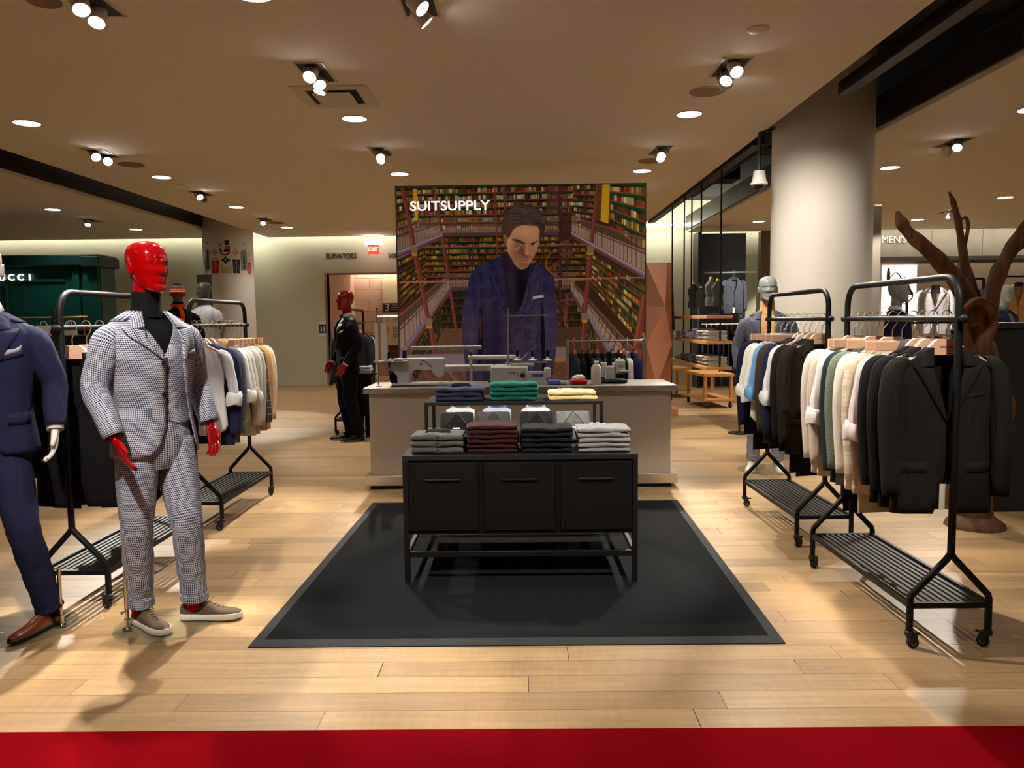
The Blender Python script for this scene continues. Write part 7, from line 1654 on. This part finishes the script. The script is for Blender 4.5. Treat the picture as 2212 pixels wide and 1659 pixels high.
# black pedestal with folded shirts and shoes by the far rack
p = at(766, 812, 10.2)
t = thing('black_pedestal', 'black pedestal with shirts beside the tuxedo mannequin', 'pedestal', (-2.06, 10.28, 0)); MB().b2((-.13, -.05, .02), (.13, .1, .80), .004).build('column', BLACKP, t, smooth=False); MB().b2((-.17, -.1, .80), (.17, .16, .825), .003).build('top', BLACKP, t, smooth=False); MB().b2((-.2, -.12, 0), (.2, .2, .02), .003).build('foot', BLACKP, t, smooth=False)
for i, (w_, m_) in enumerate(((.22, LGJ), (.21, WSH), (.15, WS))): folded('folded_shirt', ('pale grey folded shirt at the bottom of the pile on the black pedestal', 'white folded shirt in the middle of the pile on the black pedestal', 'small white folded shirt on top of the pile on the black pedestal')[i], 'shirt', (-2.06+.02*i, 10.22, .826+.034*i), w_, .2, .033, m_, 'folded shirts on the black pedestal', 900+i)
(rx, ry, _), _z = RACKS['M']
for i, dx in enumerate((-.03, .08)):
    t = thing('dress_shoe', ('left' if i == 0 else 'right')+' black dress shoe of the pair on the rack behind the tuxedo mannequin', 'shoe', (rx+dx, ry-.40, .214), math.radians(70), 'black dress shoes on the rack shelf'); shoe(t, Matrix.Identity(4), 'oxford', BLKPAT, DKSOLE, BLKC, name='shoe_upper')
# ---------------------------------------------------------------- spotlights aimed at the displays
def tgt(x, y, z): return (x, y, z)
gim = [
 (-1.58, 6.38, [(-.14, (-1.8, 4.0, 1.2), 1), (.05, (-.2, 4.6, .75), 1), (.17, (-2.2, 6.1, 1.0), .6)], 'gimbal spotlight beside the square air vent'),
 (1.69, 6.40, [(-.14, (1.9, 3.9, 1.0), 1), (.06, (.3, 4.8, .8), 1), (.17, (2.95, 8.2, 1.5), .5, 80)], 'gimbal spotlight right of centre above the front racks'),
 (-1.58, 9.30, [(-.08, (-.6, 7.0, .9), 1), (.1, (-2.2, 6.2, .6), 1)], 'gimbal spotlight over the left end of the counter'),
 (1.69, 9.42, [(-.08, (.8, 7.0, .9), 1), (.1, (2.2, 6.0, .5), 1)], 'gimbal spotlight over the right end of the counter'),
 (-4.78, 9.2, [(-.14, (-2.35, 6.2, 1.0), 1), (.14, (-2.35, 4.6, .9), 1)], 'gimbal spotlight left, beside the round speaker grille'),
 (-4.78, 12.05, [(-.1, (-2.2, 9.8, 1.0), 1), (.1, (-3, 9, 0), 0)], 'gimbal spotlight left, in front of the printed column'),
 (-4.81, 15.15, [(-.1, (-4.0, 12, 0), 1)], 'gimbal spotlight left, near the second speaker grille'),
 (4.99, 9.23, [(-.1, (3.0, 6.4, .6), 1), (.1, (4.5, 12, .0), 1)], 'gimbal spotlight above the right-hand department'),
 (-2.60, 4.95, [(-.1, (-1.85, 3.85, 1.5), 1), (.1, (-2.4, 3.8, 1.2), 1)], 'gimbal spotlight at the top left edge of the view'),
 (-.60, 5.02, [(-.1, (1.66, 4.15, 1.1), .9), (.1, (1.75, 5.8, 1.0), .6)], 'gimbal spotlight at the top centre edge of the view'),
 (-1.58, 1.9, [(-.1, (-1.9, 3.8, 1.3), 1), (.1, (-.2, 4.4, .7), .8)], 'gimbal spotlight behind the camera on the left'),
 (1.69, 1.9, [(-.1, (1.75, 4.1, 1.15), .6), (.1, (.3, 4.4, .7), .8)], 'gimbal spotlight behind the camera on the right'),
 (1.69, 12.3, [(-.1, (2.6, 10.5, 1.0), 1), (.1, (2.4, 8, .2), 1)], 'gimbal spotlight behind the poster'),
 (4.99, 12.3, [(-.1, (3.4, 13, .8), 1), (.1, (6.6, 12.5, 1.7), 1)], 'gimbal spotlight over the wooden carts'),
 (4.99, 15.2, [(-.1, (4.2, 17.2, 1.4), 1), (.1, (6, 18, 1.4), 1)], 'gimbal spotlight before the dark panel wall'),
 (-8.05, 14.98, [(-.1, (-7.5, 13.5, 1.2), 1)], 'gimbal spotlight in the far left department'),
 (8.2, 15.2, [(-.1, (8.6, 17.5, 1.6), 1), (.1, (8.4, 13.2, 1.6), .7)], 'gimbal spotlight before the far right clothes wall'),
]
for x, y, heads, lab in gim: gimbal(x, y, heads, lab, lx=.46)
